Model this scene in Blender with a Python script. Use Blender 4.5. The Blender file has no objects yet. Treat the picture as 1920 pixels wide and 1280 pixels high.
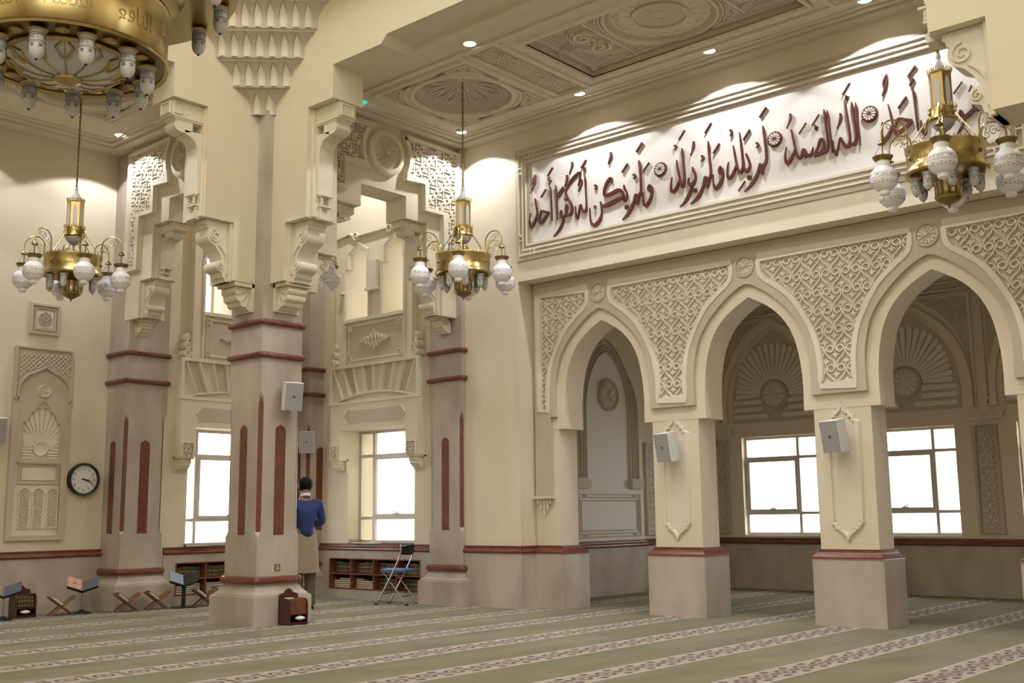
import bpy, bmesh, math, random
from mathutils import Vector, Matrix
from mathutils.geometry import tessellate_polygon
random.seed(7)
SC = bpy.context.scene
COL = SC.collection
PI = math.pi

# ---------------------------------------------------------------- camera
cam_data = bpy.data.cameras.new('camera')
cam = bpy.data.objects.new('camera', cam_data)
COL.objects.link(cam)
SC.camera = cam
cam_data.sensor_width = 36.0
cam_data.lens = 36.0 * 2048.5 / 1920.0
cam_data.clip_start = 0.05
cam_data.clip_end = 400
_yaw, _pit, _rol = (math.radians(a) for a in (41.192, 8.992, -0.643))
_f = Vector((-math.sin(_yaw) * math.cos(_pit), math.cos(_yaw) * math.cos(_pit), math.sin(_pit)))
_r = Vector((math.cos(_yaw), math.sin(_yaw), 0))
_u = _r.cross(_f)
_R = _r * math.cos(_rol) + _u * math.sin(_rol)
_U = -_r * math.sin(_rol) + _u * math.cos(_rol)
cam.matrix_world = Matrix(((_R.x, _U.x, -_f.x, 0), (_R.y, _U.y, -_f.y, 0), (_R.z, _U.z, -_f.z, 1.2), (0, 0, 0, 1)))

# ---------------------------------------------------------------- exposure, sky, lights
SC.view_settings.view_transform = 'Standard'
SC.view_settings.look = 'None'
SC.view_settings.gamma = 1.0
SC.view_settings.exposure = 0.0
SC.view_settings.use_curve_mapping = False
SC.cycles.max_bounces = 8
SC.cycles.diffuse_bounces = 5
SC.cycles.glossy_bounces = 4
SC.cycles.transmission_bounces = 6
SC.cycles.transparent_max_bounces = 8
SC.cycles.caustics_reflective = False
SC.cycles.caustics_refractive = False
SC.cycles.sample_clamp_indirect = 6.0
SC.cycles.use_denoising = True

world = bpy.data.worlds.new('overcast_sky')
SC.world = world
world.use_nodes = True
_bg = world.node_tree.nodes['Background']
_bg.inputs[0].default_value = (0.93, 0.96, 1.0, 1)
_bg.inputs[1].default_value = 7.0

def light(name, kind, loc, energy, color=(1, 1, 1), aim=None, **kw):
    d = bpy.data.lights.new(name, kind)
    d.energy = energy
    d.color = color
    for k, v in kw.items():
        setattr(d, k, v)
    o = bpy.data.objects.new(name, d)
    COL.objects.link(o)
    o.location = loc
    if aim is not None:
        o.rotation_euler = (Vector(aim) - Vector(loc)).to_track_quat('-Z', 'Y').to_euler()
    return o

# unseen fill lamps added over the central space and hall for general brightness
light('dome_fill_light', 'AREA', (-6.2, 2.8, 11.6), 500, (1.0, 0.955, 0.885), aim=(-6.2, 2.8, 0), shape='DISK', size=7.0)
light('hall_fill_light', 'AREA', (0.5, -3.0, 8.6), 470, (1.0, 0.955, 0.885), aim=(-1.0, -1.0, 0), shape='RECTANGLE', size=6.0, size_y=5.0)
light('sun', 'SUN', (0, -30, 40), 5.0, (1.0, 0.97, 0.92), aim=(-9, 0, 0), angle=math.radians(1.0))
CEIL = 6.42
LAMPS_R = [(-10.0, 10.42), (-7.95, 10.42), (-6.07, 10.42), (-4.22, 10.42), (-2.3, 10.42), (-7.95, 8.42), (-6.07, 8.42), (-4.22, 8.42)]
LAMPS_L = [(-13.51, 7.3), (-13.75, 5.2), (-11.6, 5.2)]
LAMPS_BAY = [(-12.2, 10.15)]

# ---------------------------------------------------------------- materials
def mat(name, color, rough=0.6, metal=0.0, noise=None, spec=0.4, bump=0.0, bscale=40.0, emit=None, trans=0.0):
    m = bpy.data.materials.new(name)
    m.use_nodes = True
    nt = m.node_tree
    b = nt.nodes['Principled BSDF']
    b.inputs['Base Color'].default_value = (*color, 1)
    b.inputs['Roughness'].default_value = rough
    b.inputs['Metallic'].default_value = metal
    b.inputs['Specular IOR Level'].default_value = spec
    if trans:
        b.inputs['Transmission Weight'].default_value = trans
    if emit:
        b.inputs['Emission Color'].default_value = (*emit[0], 1)
        b.inputs['Emission Strength'].default_value = emit[1]
    tc = nt.nodes.new('ShaderNodeTexCoord')
    if noise:                                   # noise = (second colour, scale, detail, contrast, stretch)
        c2, sc, det, con, st = noise
        mp = nt.nodes.new('ShaderNodeMapping')
        mp.inputs['Scale'].default_value = st
        nt.links.new(tc.outputs['Object'], mp.inputs[0])
        n = nt.nodes.new('ShaderNodeTexNoise')
        n.inputs['Scale'].default_value = sc
        n.inputs['Detail'].default_value = det
        nt.links.new(mp.outputs[0], n.inputs['Vector'])
        r = nt.nodes.new('ShaderNodeValToRGB')
        r.color_ramp.elements[0].position = 0.5 - con
        r.color_ramp.elements[1].position = 0.5 + con
        r.color_ramp.elements[0].color = (*color, 1)
        r.color_ramp.elements[1].color = (*c2, 1)
        nt.links.new(n.outputs['Fac'], r.inputs[0])
        nt.links.new(r.outputs[0], b.inputs['Base Color'])
    if bump:
        n2 = nt.nodes.new('ShaderNodeTexNoise')
        n2.inputs['Scale'].default_value = bscale
        n2.inputs['Detail'].default_value = 4
        nt.links.new(tc.outputs['Object'], n2.inputs['Vector'])
        bp = nt.nodes.new('ShaderNodeBump')
        bp.inputs['Strength'].default_value = bump
        bp.inputs['Distance'].default_value = 0.01
        nt.links.new(n2.outputs['Fac'], bp.inputs['Height'])
        nt.links.new(bp.outputs[0], b.inputs['Normal'])
    return m

M = {}
M['cream'] = mat('cream_paint', (0.72, 0.645, 0.50), 0.7, noise=((0.745, 0.675, 0.53), 3.0, 3, 0.3, (1, 1, 1)), spec=0.25)
M['trim'] = mat('pale_plaster', (0.73, 0.68, 0.56), 0.65, spec=0.25)
M['taupe'] = mat('taupe_plaster', (0.55, 0.48, 0.38), 0.7, spec=0.25)
M['panel'] = mat('white_panel_plaster', (0.76, 0.73, 0.69), 0.7, spec=0.25)
M['stone'] = mat('beige_travertine', (0.40, 0.345, 0.285), 0.35, noise=((0.54, 0.48, 0.41), 2.6, 9, 0.16, (1, 1, 0.45)), spec=0.35)
M['red'] = mat('red_marble', (0.135, 0.038, 0.024), 0.3, noise=((0.21, 0.068, 0.042), 14, 6, 0.2, (1, 1, 1)), spec=0.5)
M['maroon'] = mat('maroon_lettering', (0.11, 0.022, 0.015), 0.55)
M['brass'] = mat('polished_brass', (0.50, 0.385, 0.165), 0.30, 1.0)
M['brass_dark'] = mat('aged_brass', (0.29, 0.22, 0.10), 0.38, 1.0)
M['frost'] = mat('frosted_white_glass', (0.90, 0.90, 0.93), 0.45, spec=0.5)
M['frost_dim'] = mat('etched_grey_glass', (0.60, 0.60, 0.60), 0.35, spec=0.5)
M['ink'] = mat('black_enamel', (0.02, 0.02, 0.025), 0.5)
M['motif'] = mat('pale_brown_enamel', (0.50, 0.40, 0.36), 0.5)
M['wood'] = mat('dark_mahogany', (0.055, 0.016, 0.012), 0.32, noise=((0.085, 0.026, 0.017), 9, 5, 0.25, (1, 1, 6)), spec=0.5)
M['wood_red'] = mat('red_brown_wood', (0.20, 0.06, 0.03), 0.4, noise=((0.26, 0.085, 0.045), 9, 5, 0.25, (1, 1, 6)))
M['wood_mid'] = mat('walnut_wood', (0.17, 0.07, 0.035), 0.45, noise=((0.24, 0.11, 0.06), 12, 5, 0.25, (6, 1, 1)))
M['black'] = mat('black_metal', (0.02, 0.02, 0.022), 0.4, 0.3)
M['chrome'] = mat('grey_metal_tube', (0.42, 0.42, 0.44), 0.25, 1.0)
M['slate'] = mat('blue_grey_board', (0.10, 0.11, 0.15), 0.55)
M['blue_seat'] = mat('blue_vinyl', (0.05, 0.13, 0.42), 0.45)
M['paper'] = mat('page_edges', (0.72, 0.66, 0.52), 0.8)
M['book_green'] = mat('dark_green_cloth', (0.045, 0.05, 0.032), 0.6)
M['book_brown'] = mat('dark_brown_cloth', (0.07, 0.04, 0.025), 0.6)
M['gold'] = mat('gold_stamping', (0.30, 0.22, 0.09), 0.5, 0.2)
M['book_blue'] = mat('pale_blue_cover', (0.22, 0.29, 0.36), 0.55)
M['book_red'] = mat('ornate_red_page', (0.45, 0.12, 0.08), 0.6)
M['book_cream'] = mat('ornate_cream_page', (0.62, 0.50, 0.36), 0.7)
M['tissue'] = mat('white_tissue', (0.8, 0.8, 0.8), 0.8)
M['spk'] = mat('white_speaker_case', (0.72, 0.71, 0.70), 0.5)
M['spk_grill'] = mat('grey_speaker_mesh', (0.36, 0.36, 0.37), 0.6, bump=0.3, bscale=300)
M['white'] = mat('clock_face_white', (0.80, 0.79, 0.77), 0.5)
M['clock_rim'] = mat('black_gloss_rim', (0.02, 0.018, 0.018), 0.15, spec=0.6)
M['alu'] = mat('pale_window_frame', (0.66, 0.61, 0.57), 0.4)
M['plate'] = mat('brass_socket_plate', (0.42, 0.33, 0.14), 0.3, 0.9)
M['lamp'] = mat('lit_downlight', (1, 1, 1), 0.5, emit=((1.0, 0.96, 0.93), 14.0))
M['lamp_ring'] = mat('white_lamp_ring', (0.8, 0.78, 0.74), 0.4)
M['exit'] = mat('green_exit_sign', (0.05, 0.5, 0.42), 0.5, emit=((0.05, 0.75, 0.6), 0.8))
M['skin'] = mat('skin', (0.36, 0.20, 0.13), 0.55)
M['hair'] = mat('black_hair', (0.008, 0.007, 0.007), 0.7, spec=0.2)
M['sweater'] = mat('blue_knit', (0.035, 0.055, 0.19), 0.85, bump=0.4, bscale=220)
M['khaki'] = mat('khaki_cotton', (0.36, 0.29, 0.20), 0.85)
M['olive'] = mat('olive_trousers', (0.13, 0.11, 0.065), 0.85)
M['collar'] = mat('white_shirt', (0.75, 0.75, 0.74), 0.8)
M['facade'] = mat('pale_facade', (0.88, 0.85, 0.84), 0.8)
M['facade2'] = mat('grey_shutter', (0.72, 0.72, 0.76), 0.7)
M['leaf'] = mat('tree_leaves', (0.30, 0.42, 0.22), 0.8)
M['ground'] = mat('pale_paving', (0.6, 0.58, 0.55), 0.9)

def glass_material():
    m = bpy.data.materials.new('window_glass')
    m.use_nodes = True
    nt = m.node_tree
    for n in list(nt.nodes):
        if n.type == 'BSDF_PRINCIPLED':
            nt.nodes.remove(n)
    t = nt.nodes.new('ShaderNodeBsdfTransparent')
    g = nt.nodes.new('ShaderNodeBsdfGlossy')
    g.inputs['Roughness'].default_value = 0.05
    mx = nt.nodes.new('ShaderNodeMixShader')
    mx.inputs[0].default_value = 0.05
    nt.links.new(t.outputs[0], mx.inputs[1])
    nt.links.new(g.outputs[0], mx.inputs[2])
    nt.links.new(mx.outputs[0], nt.nodes['Material Output'].inputs[0])
    return m
M['glass'] = glass_material()

def carpet_material():
    m = bpy.data.materials.new('striped_prayer_carpet')
    m.use_nodes = True
    nt = m.node_tree
    L = nt.links
    b = nt.nodes['Principled BSDF']
    b.inputs['Roughness'].default_value = 0.95
    b.inputs['Specular IOR Level'].default_value = 0.05
    tc = nt.nodes.new('ShaderNodeTexCoord')
    sx = nt.nodes.new('ShaderNodeSeparateXYZ')
    L.new(tc.outputs['Object'], sx.inputs[0])
    def mth(op, a, bb=None, c=None):
        n = nt.nodes.new('ShaderNodeMath')
        n.operation = op
        for i, v in enumerate((a, bb, c)):
            if v is None:
                continue
            if isinstance(v, (int, float)):
                n.inputs[i].default_value = v
            else:
                L.new(v, n.inputs[i])
        return n.outputs[0]
    def mix(f, a, bb):
        n = nt.nodes.new('ShaderNodeMix')
        n.data_type = 'RGBA'
        L.new(f, n.inputs[0])
        for i, v in ((6, a), (7, bb)):
            if isinstance(v, tuple):
                n.inputs[i].default_value = (*v, 1)
            else:
                L.new(v, n.inputs[i])
        return n.outputs[2]
    x = mth('DIVIDE', mth('ADD', sx.outputs[0], 6.15 + 1.02 * 40), 1.02)
    d = mth('MULTIPLY', mth('SUBTRACT', mth('FRACT', mth('ADD', x, 0.5)), 0.5), 1.02)    # signed distance from the stripe's axis
    a = mth('ABSOLUTE', d)
    instripe = mth('LESS_THAN', a, 0.165)
    border = mth('MULTIPLY', instripe, mth('GREATER_THAN', a, 0.135))
    p = 0.30
    y = mth('MULTIPLY', mth('SUBTRACT', mth('FRACT', mth('ADD', mth('DIVIDE', sx.outputs[1], p), 0.5)), 0.5), p)
    yh = mth('MULTIPLY', mth('SUBTRACT', mth('FRACT', mth('DIVIDE', sx.outputs[1], p)), 0.5), p)
    def ring(yy, dd, r0, r1, ky):
        r = mth('SQRT', mth('ADD', mth('POWER', dd, 2.0), mth('POWER', mth('MULTIPLY', yy, ky), 2.0)))
        return mth('MULTIPLY', mth('GREATER_THAN', r, r0), mth('LESS_THAN', r, r1))
    m1 = ring(y, d, 0.052, 0.082, 0.9)
    m2 = ring(y, d, 0.0, 0.026, 1.0)
    m3 = ring(yh, d, 0.0, 0.045, 1.4)
    m4 = ring(yh, mth('SUBTRACT', a, 0.10), 0.0, 0.032, 0.7)
    dark = mth('MINIMUM', mth('ADD', mth('ADD', m1, m2), mth('ADD', m3, m4)), 1.0)
    n1 = nt.nodes.new('ShaderNodeTexNoise')
    n1.inputs['Scale'].default_value = 1.1
    n1.inputs['Detail'].default_value = 5
    mp = nt.nodes.new('ShaderNodeMapping')
    mp.inputs['Scale'].default_value = (1.8, 0.7, 1)
    L.new(tc.outputs['Object'], mp.inputs[0])
    L.new(mp.outputs[0], n1.inputs['Vector'])
    rp = nt.nodes.new('ShaderNodeValToRGB')
    rp.color_ramp.elements[0].position = 0.3
    rp.color_ramp.elements[1].position = 0.72
    rp.color_ramp.elements[0].color = (0.185, 0.175, 0.115, 1)
    rp.color_ramp.elements[1].color = (0.255, 0.24, 0.165, 1)
    L.new(n1.outputs['Fac'], rp.inputs[0])
    base = mix(instripe, rp.outputs[0], (0.40, 0.35, 0.31))
    base = mix(mth('MULTIPLY', instripe, dark), base, (0.15, 0.115, 0.10))
    base = mix(border, base, (0.46, 0.41, 0.37))
    L.new(base, b.inputs['Base Color'])
    n2 = nt.nodes.new('ShaderNodeTexNoise')
    n2.inputs['Scale'].default_value = 180
    bp = nt.nodes.new('ShaderNodeBump')
    bp.inputs['Strength'].default_value = 0.35
    bp.inputs['Distance'].default_value = 0.01
    L.new(tc.outputs['Object'], n2.inputs['Vector'])
    L.new(n2.outputs['Fac'], bp.inputs['Height'])
    L.new(bp.outputs[0], b.inputs['Normal'])
    return m
M['carpet'] = carpet_material()

# ---------------------------------------------------------------- mesh tools
class Fr:
    """A flat frame: u, v lie on the surface, n points out of it."""
    def __init__(s, o, u, v, n):
        s.o, s.u, s.v, s.n = Vector(o), Vector(u), Vector(v), Vector(n)
    def p(s, u, v, n=0.0):
        return s.o + s.u * u + s.v * v + s.n * n
def FY(y):          # wall facing -Y: u = world X, v = world Z
    return Fr((0, y, 0), (1, 0, 0), (0, 0, 1), (0, -1, 0))
def FX(x):          # wall facing +X: u = world Y, v = world Z
    return Fr((x, 0, 0), (0, 1, 0), (0, 0, 1), (1, 0, 0))
def FC(z):          # ceiling facing down
    return Fr((0, 0, z), (1, 0, 0), (0, 1, 0), (0, 0, -1))
WORLD = Fr((0, 0, 0), (1, 0, 0), (0, 1, 0), (0, 0, 1))

class MB:
    def __init__(s):
        s.v, s.f, s.m = [], [], []
        s.cur = 0
        s.rc = 0
    def add(s, vs, fs):
        b = len(s.v)
        s.v += [tuple(x) for x in vs]
        for f in fs:
            s.f.append(tuple(b + i for i in f))
            s.m.append(s.cur)
    def box(s, fr, u0, u1, v0, v1, n0, n1):
        P = [fr.p(u, v, n) for n in (n0, n1) for v in (v0, v1) for u in (u0, u1)]
        s.add(P, [(0, 1, 3, 2), (4, 6, 7, 5), (0, 4, 5, 1), (2, 3, 7, 6), (0, 2, 6, 4), (1, 5, 7, 3)])
        return s
    def wbox(s, x0, x1, y0, y1, z0, z1):
        return s.box(WORLD, x0, x1, y0, y1, z0, z1)
    def prism(s, fr, out, n0, n1, holes=()):
        loops = [list(out)] + [list(h) for h in holes]
        flat = [q for l in loops for q in l]
        tris = tessellate_polygon([[Vector((a, b, 0)) for a, b in l] for l in loops])
        N = len(flat)
        P = [fr.p(a, b, n0) for a, b in flat] + [fr.p(a, b, n1) for a, b in flat]
        F = [tuple(t) for t in tris] + [tuple(N + i for i in reversed(t)) for t in tris]
        k = 0
        for l in loops:
            n = len(l)
            F += [(k + i, k + (i + 1) % n, N + k + (i + 1) % n, N + k + i) for i in range(n)]
            k += n
        s.add(P, F)
        return s
    def sheet(s, fr, out, n, holes=()):
        loops = [list(out)] + [list(h) for h in holes]
        flat = [q for l in loops for q in l]
        tris = tessellate_polygon([[Vector((a, b, 0)) for a, b in l] for l in loops])
        s.add([fr.p(a, b, n) for a, b in flat], [tuple(t) for t in tris])
        return s
    def ribbon(s, fr, pts, w, n0, n1, closed=False, top=0.6):
        n = len(pts)
        if n < 2:
            return s
        s.rc += 1
        n1 = n1 + (1 if n1 >= n0 else -1) * .0004 * (s.rc % 11)      # crossing bars never share a face
        V = []
        for i, (a, b) in enumerate(pts):
            p0 = pts[i - 1] if (i or closed) else pts[i]
            p1 = pts[(i + 1) % n] if (i < n - 1 or closed) else pts[i]
            tx, ty = p1[0] - p0[0], p1[1] - p0[1]
            L = math.hypot(tx, ty) or 1
            nx, ny = -ty / L, tx / L
            k = 1.0
            if (0 < i < n - 1) or closed:
                ax, ay = a - p0[0], b - p0[1]
                l2 = math.hypot(ax, ay) or 1
                k = 1 / max(0.55, abs((tx * ax + ty * ay) / (L * l2)))
            h = w / 2 * k
            V += [fr.p(a + nx * h, b + ny * h, n0), fr.p(a + nx * h * top, b + ny * h * top, n1),
                  fr.p(a - nx * h * top, b - ny * h * top, n1), fr.p(a - nx * h, b - ny * h, n0)]
        F = []
        for i in range(n if closed else n - 1):
            j = (i + 1) % n
            for k in range(3):
                F.append((4 * i + k, 4 * j + k, 4 * j + k + 1, 4 * i + k + 1))
        if not closed:
            F += [(0, 1, 2, 3), (4 * n - 1, 4 * n - 2, 4 * n - 3, 4 * n - 4)]
        s.add(V, F)
        return s
    def tube(s, pts, r, seg=6, closed=False):
        pts = [Vector(p) for p in pts]
        n = len(pts)
        V, F = [], []
        ref = None
        for i in range(n):
            t = (pts[(i + 1) % n] - pts[i - 1]) if (closed or 0 < i < n - 1) else (pts[1] - pts[0] if i == 0 else pts[-1] - pts[-2])
            t.normalize()
            if ref is None:
                ref = t.orthogonal().normalized()
            ref = (ref - t * ref.dot(t)).normalized()
            q = t.cross(ref)
            rr = r[i] if isinstance(r, (list, tuple)) else r
            V += [pts[i] + ref * (rr * math.cos(2 * PI * k / seg)) + q * (rr * math.sin(2 * PI * k / seg)) for k in range(seg)]
        for i in range(n if closed else n - 1):
            j = (i + 1) % n
            F += [(seg * i + k, seg * i + (k + 1) % seg, seg * j + (k + 1) % seg, seg * j + k) for k in range(seg)]
        if not closed:
            F += [tuple(reversed(range(seg))), tuple(range(seg * (n - 1), seg * n))]
        s.add(V, F)
        return s
    def loft(s, loops, cap=True, closed=True):
        n = len(loops[0])
        V = [q for l in loops for q in l]
        F = []
        for i in range(len(loops) - 1):
            F += [(n * i + k, n * i + (k + 1) % n, n * i + n + (k + 1) % n, n * i + n + k) for k in range(n if closed else n - 1)]
        if cap:
            F += [tuple(reversed(range(n))), tuple(range(n * (len(loops) - 1), n * len(loops)))]
        s.add(V, F)
        return s
    def lathe(s, fr, cu, cv, prof, seg=16, cap=True):       # prof: (radius, height along n)
        return s.loft([[fr.p(cu + r * math.cos(2 * PI * k / seg), cv + r * math.sin(2 * PI * k / seg), h) for k in range(seg)] for r, h in prof], cap)
    def build(s, name, material, parent=None, smooth=False):
        me = bpy.data.meshes.new(name)
        me.from_pydata(s.v, [], s.f)
        mats = material if isinstance(material, (list, tuple)) else [material]
        for k in mats:
            me.materials.append(M[k])
        if len(mats) > 1:
            me.polygons.foreach_set('material_index', s.m)
        bm = bmesh.new()
        bm.from_mesh(me)
        bmesh.ops.recalc_face_normals(bm, faces=bm.faces)
        bm.to_mesh(me)
        bm.free()
        if smooth:
            for p in me.polygons:
                p.use_smooth = True
            try:
                me.set_sharp_from_angle(angle=math.radians(42))
            except Exception:
                pass
        o = bpy.data.objects.new(name, me)
        COL.objects.link(o)
        if parent is not None:
            o.parent = parent
            o.matrix_parent_inverse = BASE.get(parent.name, Matrix()).inverted()
        return o

BASE = {}
def tag(o, label, cat, group=None):
    o['label'] = label
    o['category'] = cat
    if group:
        o['group'] = group
    return o
def thing(name, label, cat, loc=(0, 0, 0), group=None):
    o = bpy.data.objects.new(name, None)
    o.empty_display_size = 0.1
    COL.objects.link(o)
    o.location = loc
    BASE[o.name] = Matrix.Translation(Vector(loc))
    return tag(o, label, cat, group)
def struct(mb, name, material, parent=None, smooth=False):
    o = mb.build(name, material, parent, smooth)
    if parent is None:
        o['kind'] = 'structure'
    return o
def struct_root(name, loc=(0, 0, 0)):
    o = bpy.data.objects.new(name, None)
    COL.objects.link(o)
    o.location = loc
    BASE[o.name] = Matrix.Translation(Vector(loc))
    o['kind'] = 'structure'
    return o
def copy_tree(o, parent=None):
    c = o.copy()
    COL.objects.link(c)
    if parent is not None:
        c.parent = parent
    for ch in list(o.children):
        copy_tree(ch, c)
    return c

def arc(cx, cy, r, a0, a1, n, ry=None):
    return [(cx + r * math.cos(math.radians(a0 + (a1 - a0) * i / n)), cy + (ry or r) * math.sin(math.radians(a0 + (a1 - a0) * i / n))) for i in range(n + 1)]
def smooth_pts(P, n=4):
    if len(P) < 3:
        return P
    Q = [(2 * P[0][0] - P[1][0], 2 * P[0][1] - P[1][1])] + list(P) + [(2 * P[-1][0] - P[-2][0], 2 * P[-1][1] - P[-2][1])]
    out = []
    for i in range(1, len(Q) - 2):
        a, b, c, d = Q[i - 1:i + 3]
        for k in range(n):
            t = k / n
            out.append(tuple(.5 * (2 * b[j] + (c[j] - a[j]) * t + (2 * a[j] - 5 * b[j] + 4 * c[j] - d[j]) * t * t + (3 * b[j] - a[j] - 3 * c[j] + d[j]) * t ** 3) for j in (0, 1)))
    return out + [P[-1]]
def inside(pt, poly):
    x, y = pt
    r = False
    for i in range(len(poly)):
        (x1, y1), (x2, y2) = poly[i - 1], poly[i]
        if (y1 > y) != (y2 > y) and x < (x2 - x1) * (y - y1) / (y2 - y1) + x1:
            r = not r
    return r
def clip_runs(pts, poly):
    runs, cur = [], []
    for q in pts:
        if inside(q, poly):
            cur.append(q)
        else:
            if len(cur) > 1:
                runs.append(cur)
            cur = []
    if len(cur) > 1:
        runs.append(cur)
    return runs
def spiral(cx, cy, r0, r1, a0, turns, n=18):
    return [(cx + (r0 + (r1 - r0) * i / n) * math.cos(a0 + 2 * PI * turns * i / n), cy + (r0 + (r1 - r0) * i / n) * math.sin(a0 + 2 * PI * turns * i / n)) for i in range(n + 1)]
def rect(u0, u1, v0, v1):
    return [(u0, v0), (u1, v0), (u1, v1), (u0, v1)]
def mirror(P, c):
    return [(2 * c - a, b) for a, b in reversed(P)]

def heart_lattice(mb, fr, poly, px, pz, o, n0, n1, w=0.018, rot=0.0):
    """Raised scrolls: staggered hearts of curled tendrils with a small lily in each, cut to the outline."""
    us = [q[0] for q in poly]
    vs = [q[1] for q in poly]
    h = [(-.15, .12), (-.08, .22), (-.14, .36), (-.29, .42), (-.44, .28), (-.455, .04), (-.37, -.13), (-.25, -.25)]
    scroll = smooth_pts(h + [(-.5 - p, -.5 - q) for p, q in reversed(h[:-1])], 3)
    lily = [[(0, -.24), (-.035, -.04), (0, .12), (.035, -.04), (0, -.24)], [(0, -.20), (-.12, -.02), (-.17, -.10)], [(0, -.20), (.12, -.02), (.17, -.10)]]
    c, s_ = math.cos(rot), math.sin(rot)
    bx = [((u - o[0]) * c + (v - o[1]) * s_, -(u - o[0]) * s_ + (v - o[1]) * c) for u in (min(us), max(us)) for v in (min(vs), max(vs))]
    for i in range(int(min(q[0] for q in bx) / px) - 2, int(max(q[0] for q in bx) / px) + 3):
        for j in range(int(min(q[1] for q in bx) / pz) - 2, int(max(q[1] for q in bx) / pz) + 3):
            bu, bv = i * px, j * pz
            def put(ln, ww, nn):
                pts = [(o[0] + (bu + p * px) * c - (bv + q * pz) * s_, o[1] + (bu + p * px) * s_ + (bv + q * pz) * c) for p, q in ln]
                for r in clip_runs(pts, poly):
                    mb.ribbon(fr, r, ww, n0, nn)
            cu, cv = o[0] + bu * c - bv * s_, o[1] + bu * s_ + bv * c
            if not (min(us) - px < cu < max(us) + px and min(vs) - pz < cv < max(vs) + pz):
                continue
            put(scroll, w, n1)
            put([(-p, q) for p, q in scroll], w, n1)
            for ln in lily:
                put(ln, w * .9, n1 * .9 + n0 * .1)
                put([(p - .5, -.5 - q) for p, q in ln], w * .9, n1 * .9 + n0 * .1)

def arabesque(mb, fr, poly, step, n0, n1, w=0.014, seed=3):
    """Curling leaf scrolls that fill an outline."""
    rnd = random.Random(seed)
    us = [q[0] for q in poly]
    vs = [q[1] for q in poly]
    u = min(us) + step * .4
    row = 0
    v = min(vs) + step * .4
    while v < max(vs):
        u = min(us) + step * (.4 + .5 * (row % 2))
        while u < max(us):
            sg = 1 if (int((u - min(us)) / step) + row) % 2 else -1
            pts = spiral(u, v, step * .52, step * .10, rnd.uniform(0, 6.28), sg * 1.3, 13)
            for r in clip_runs(pts, poly):
                mb.ribbon(fr, r, w, n0, n1)
            for k in range(2):
                a = rnd.uniform(0, 6.28)
                leaf = [(u + step * .5 * math.cos(a) + step * .22 * t * math.cos(a + 1), v + step * .5 * math.sin(a) + step * .22 * t * math.sin(a + 1)) for t in (0, .5, 1)]
                for r in clip_runs(leaf, poly):
                    mb.ribbon(fr, r, w * 1.7, n0, n1)
            u += step
        v += step * .9
        row += 1

def rosette(mb, fr, cu, cv, r, n0, n1, petals=16, disc=True):
    if disc:
        mb.lathe(fr, cu, cv, [(r, n0), (r, n0 + (n1 - n0) * .15)], 32)
    for k in range(petals):
        a = 2 * PI * k / petals
        da = PI / petals * .86
        pts = [(r * .12, 0, .3), (r * .62, da * .62, .75), (r * .90, da * .92, .9), (r * .97, da * .5, .8)]
        V = [fr.p(cu + r * .12 * math.cos(a), cv + r * .12 * math.sin(a), n0)]
        loop = [(rr, a - d) for rr, d, h in pts] + [(rr, a + d) for rr, d, h in reversed(pts)]
        base = [fr.p(cu + q * math.cos(b), cv + q * math.sin(b), n0) for q, b in loop]
        ridge = [fr.p(cu + q * math.cos(a), cv + q * math.sin(a), n0 + (n1 - n0) * h) for q, h in ((r * .14, .4), (r * .62, 1.0), (r * .93, .9))]
        n = len(base)
        mb.add(base + ridge, [(0, 1, 9, 8), (1, 2, 10, 9), (2, 3, 10), (3, 4, 10), (4, 5, 10), (5, 6, 9, 10), (6, 7, 8, 9), (7, 0, 8)])
    mb.lathe(fr, cu, cv, [(r * .13, n0), (r * .13, n0 + (n1 - n0) * .9), (r * .05, n1)], 12)

def ring(mb, fr, cu, cv, r, w, n0, n1, seg=40):
    mb.ribbon(fr, [(cu + r * math.cos(2 * PI * k / seg), cv + r * math.sin(2 * PI * k / seg)) for k in range(seg)], w, n0, n1, closed=True)

# Arabic lettering from the joined letter forms
_AR = {'ا': 'ﺍﺎﺍﺎ', 'ل': 'ﻝﻞﻟﻠ', 'ه': 'ﻩﻪﻫﻬ', 'إ': 'ﺇﺈﺇﺈ', 'م': 'ﻡﻢﻣﻤ', 'ح': 'ﺡﺢﺣﺤ', 'د': 'ﺩﺪﺩﺪ', 'ر': 'ﺭﺮﺭﺮ', 'س': 'ﺱﺲﺳﺴ', 'و': 'ﻭﻮﻭﻮ',
       'غ': 'ﻍﻎﻏﻐ', 'ن': 'ﻥﻦﻧﻨ', 'ي': 'ﻱﻲﻳﻴ', 'ع': 'ﻉﻊﻋﻌ', 'ف': 'ﻑﻒﻓﻔ', 'ب': 'ﺏﺐﺑﺒ'}
def shape_ar(t):
    out = ''
    for i, ch in enumerate(t):
        if ch not in _AR:
            out += ch
            continue
        def joins(c):
            return c in _AR and _AR[c][2] != _AR[c][0]
        pv = i > 0 and joins(t[i - 1])
        nx = i + 1 < len(t) and t[i + 1] in _AR and joins(ch)
        out += _AR[ch][(3 if pv else 2) if nx else (1 if pv else 0)]
    return out[::-1]
def text_mesh(s, res=2):
    """Flat outline of a line of text: vertices (x, y) and faces, about one unit high."""
    c = bpy.data.curves.new('lettering', 'FONT')
    c.body = s
    c.resolution_u = res
    o = bpy.data.objects.new('lettering', c)
    COL.objects.link(o)
    bpy.context.view_layer.update()
    me = bpy.data.meshes.new_from_object(o.evaluated_get(bpy.context.evaluated_depsgraph_get()))
    V = [(v.co.x, v.co.y) for v in me.vertices]
    F = [tuple(p.vertices) for p in me.polygons]
    bpy.data.objects.remove(o)
    bpy.data.curves.remove(c)
    bpy.data.meshes.remove(me)
    return V, F
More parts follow.
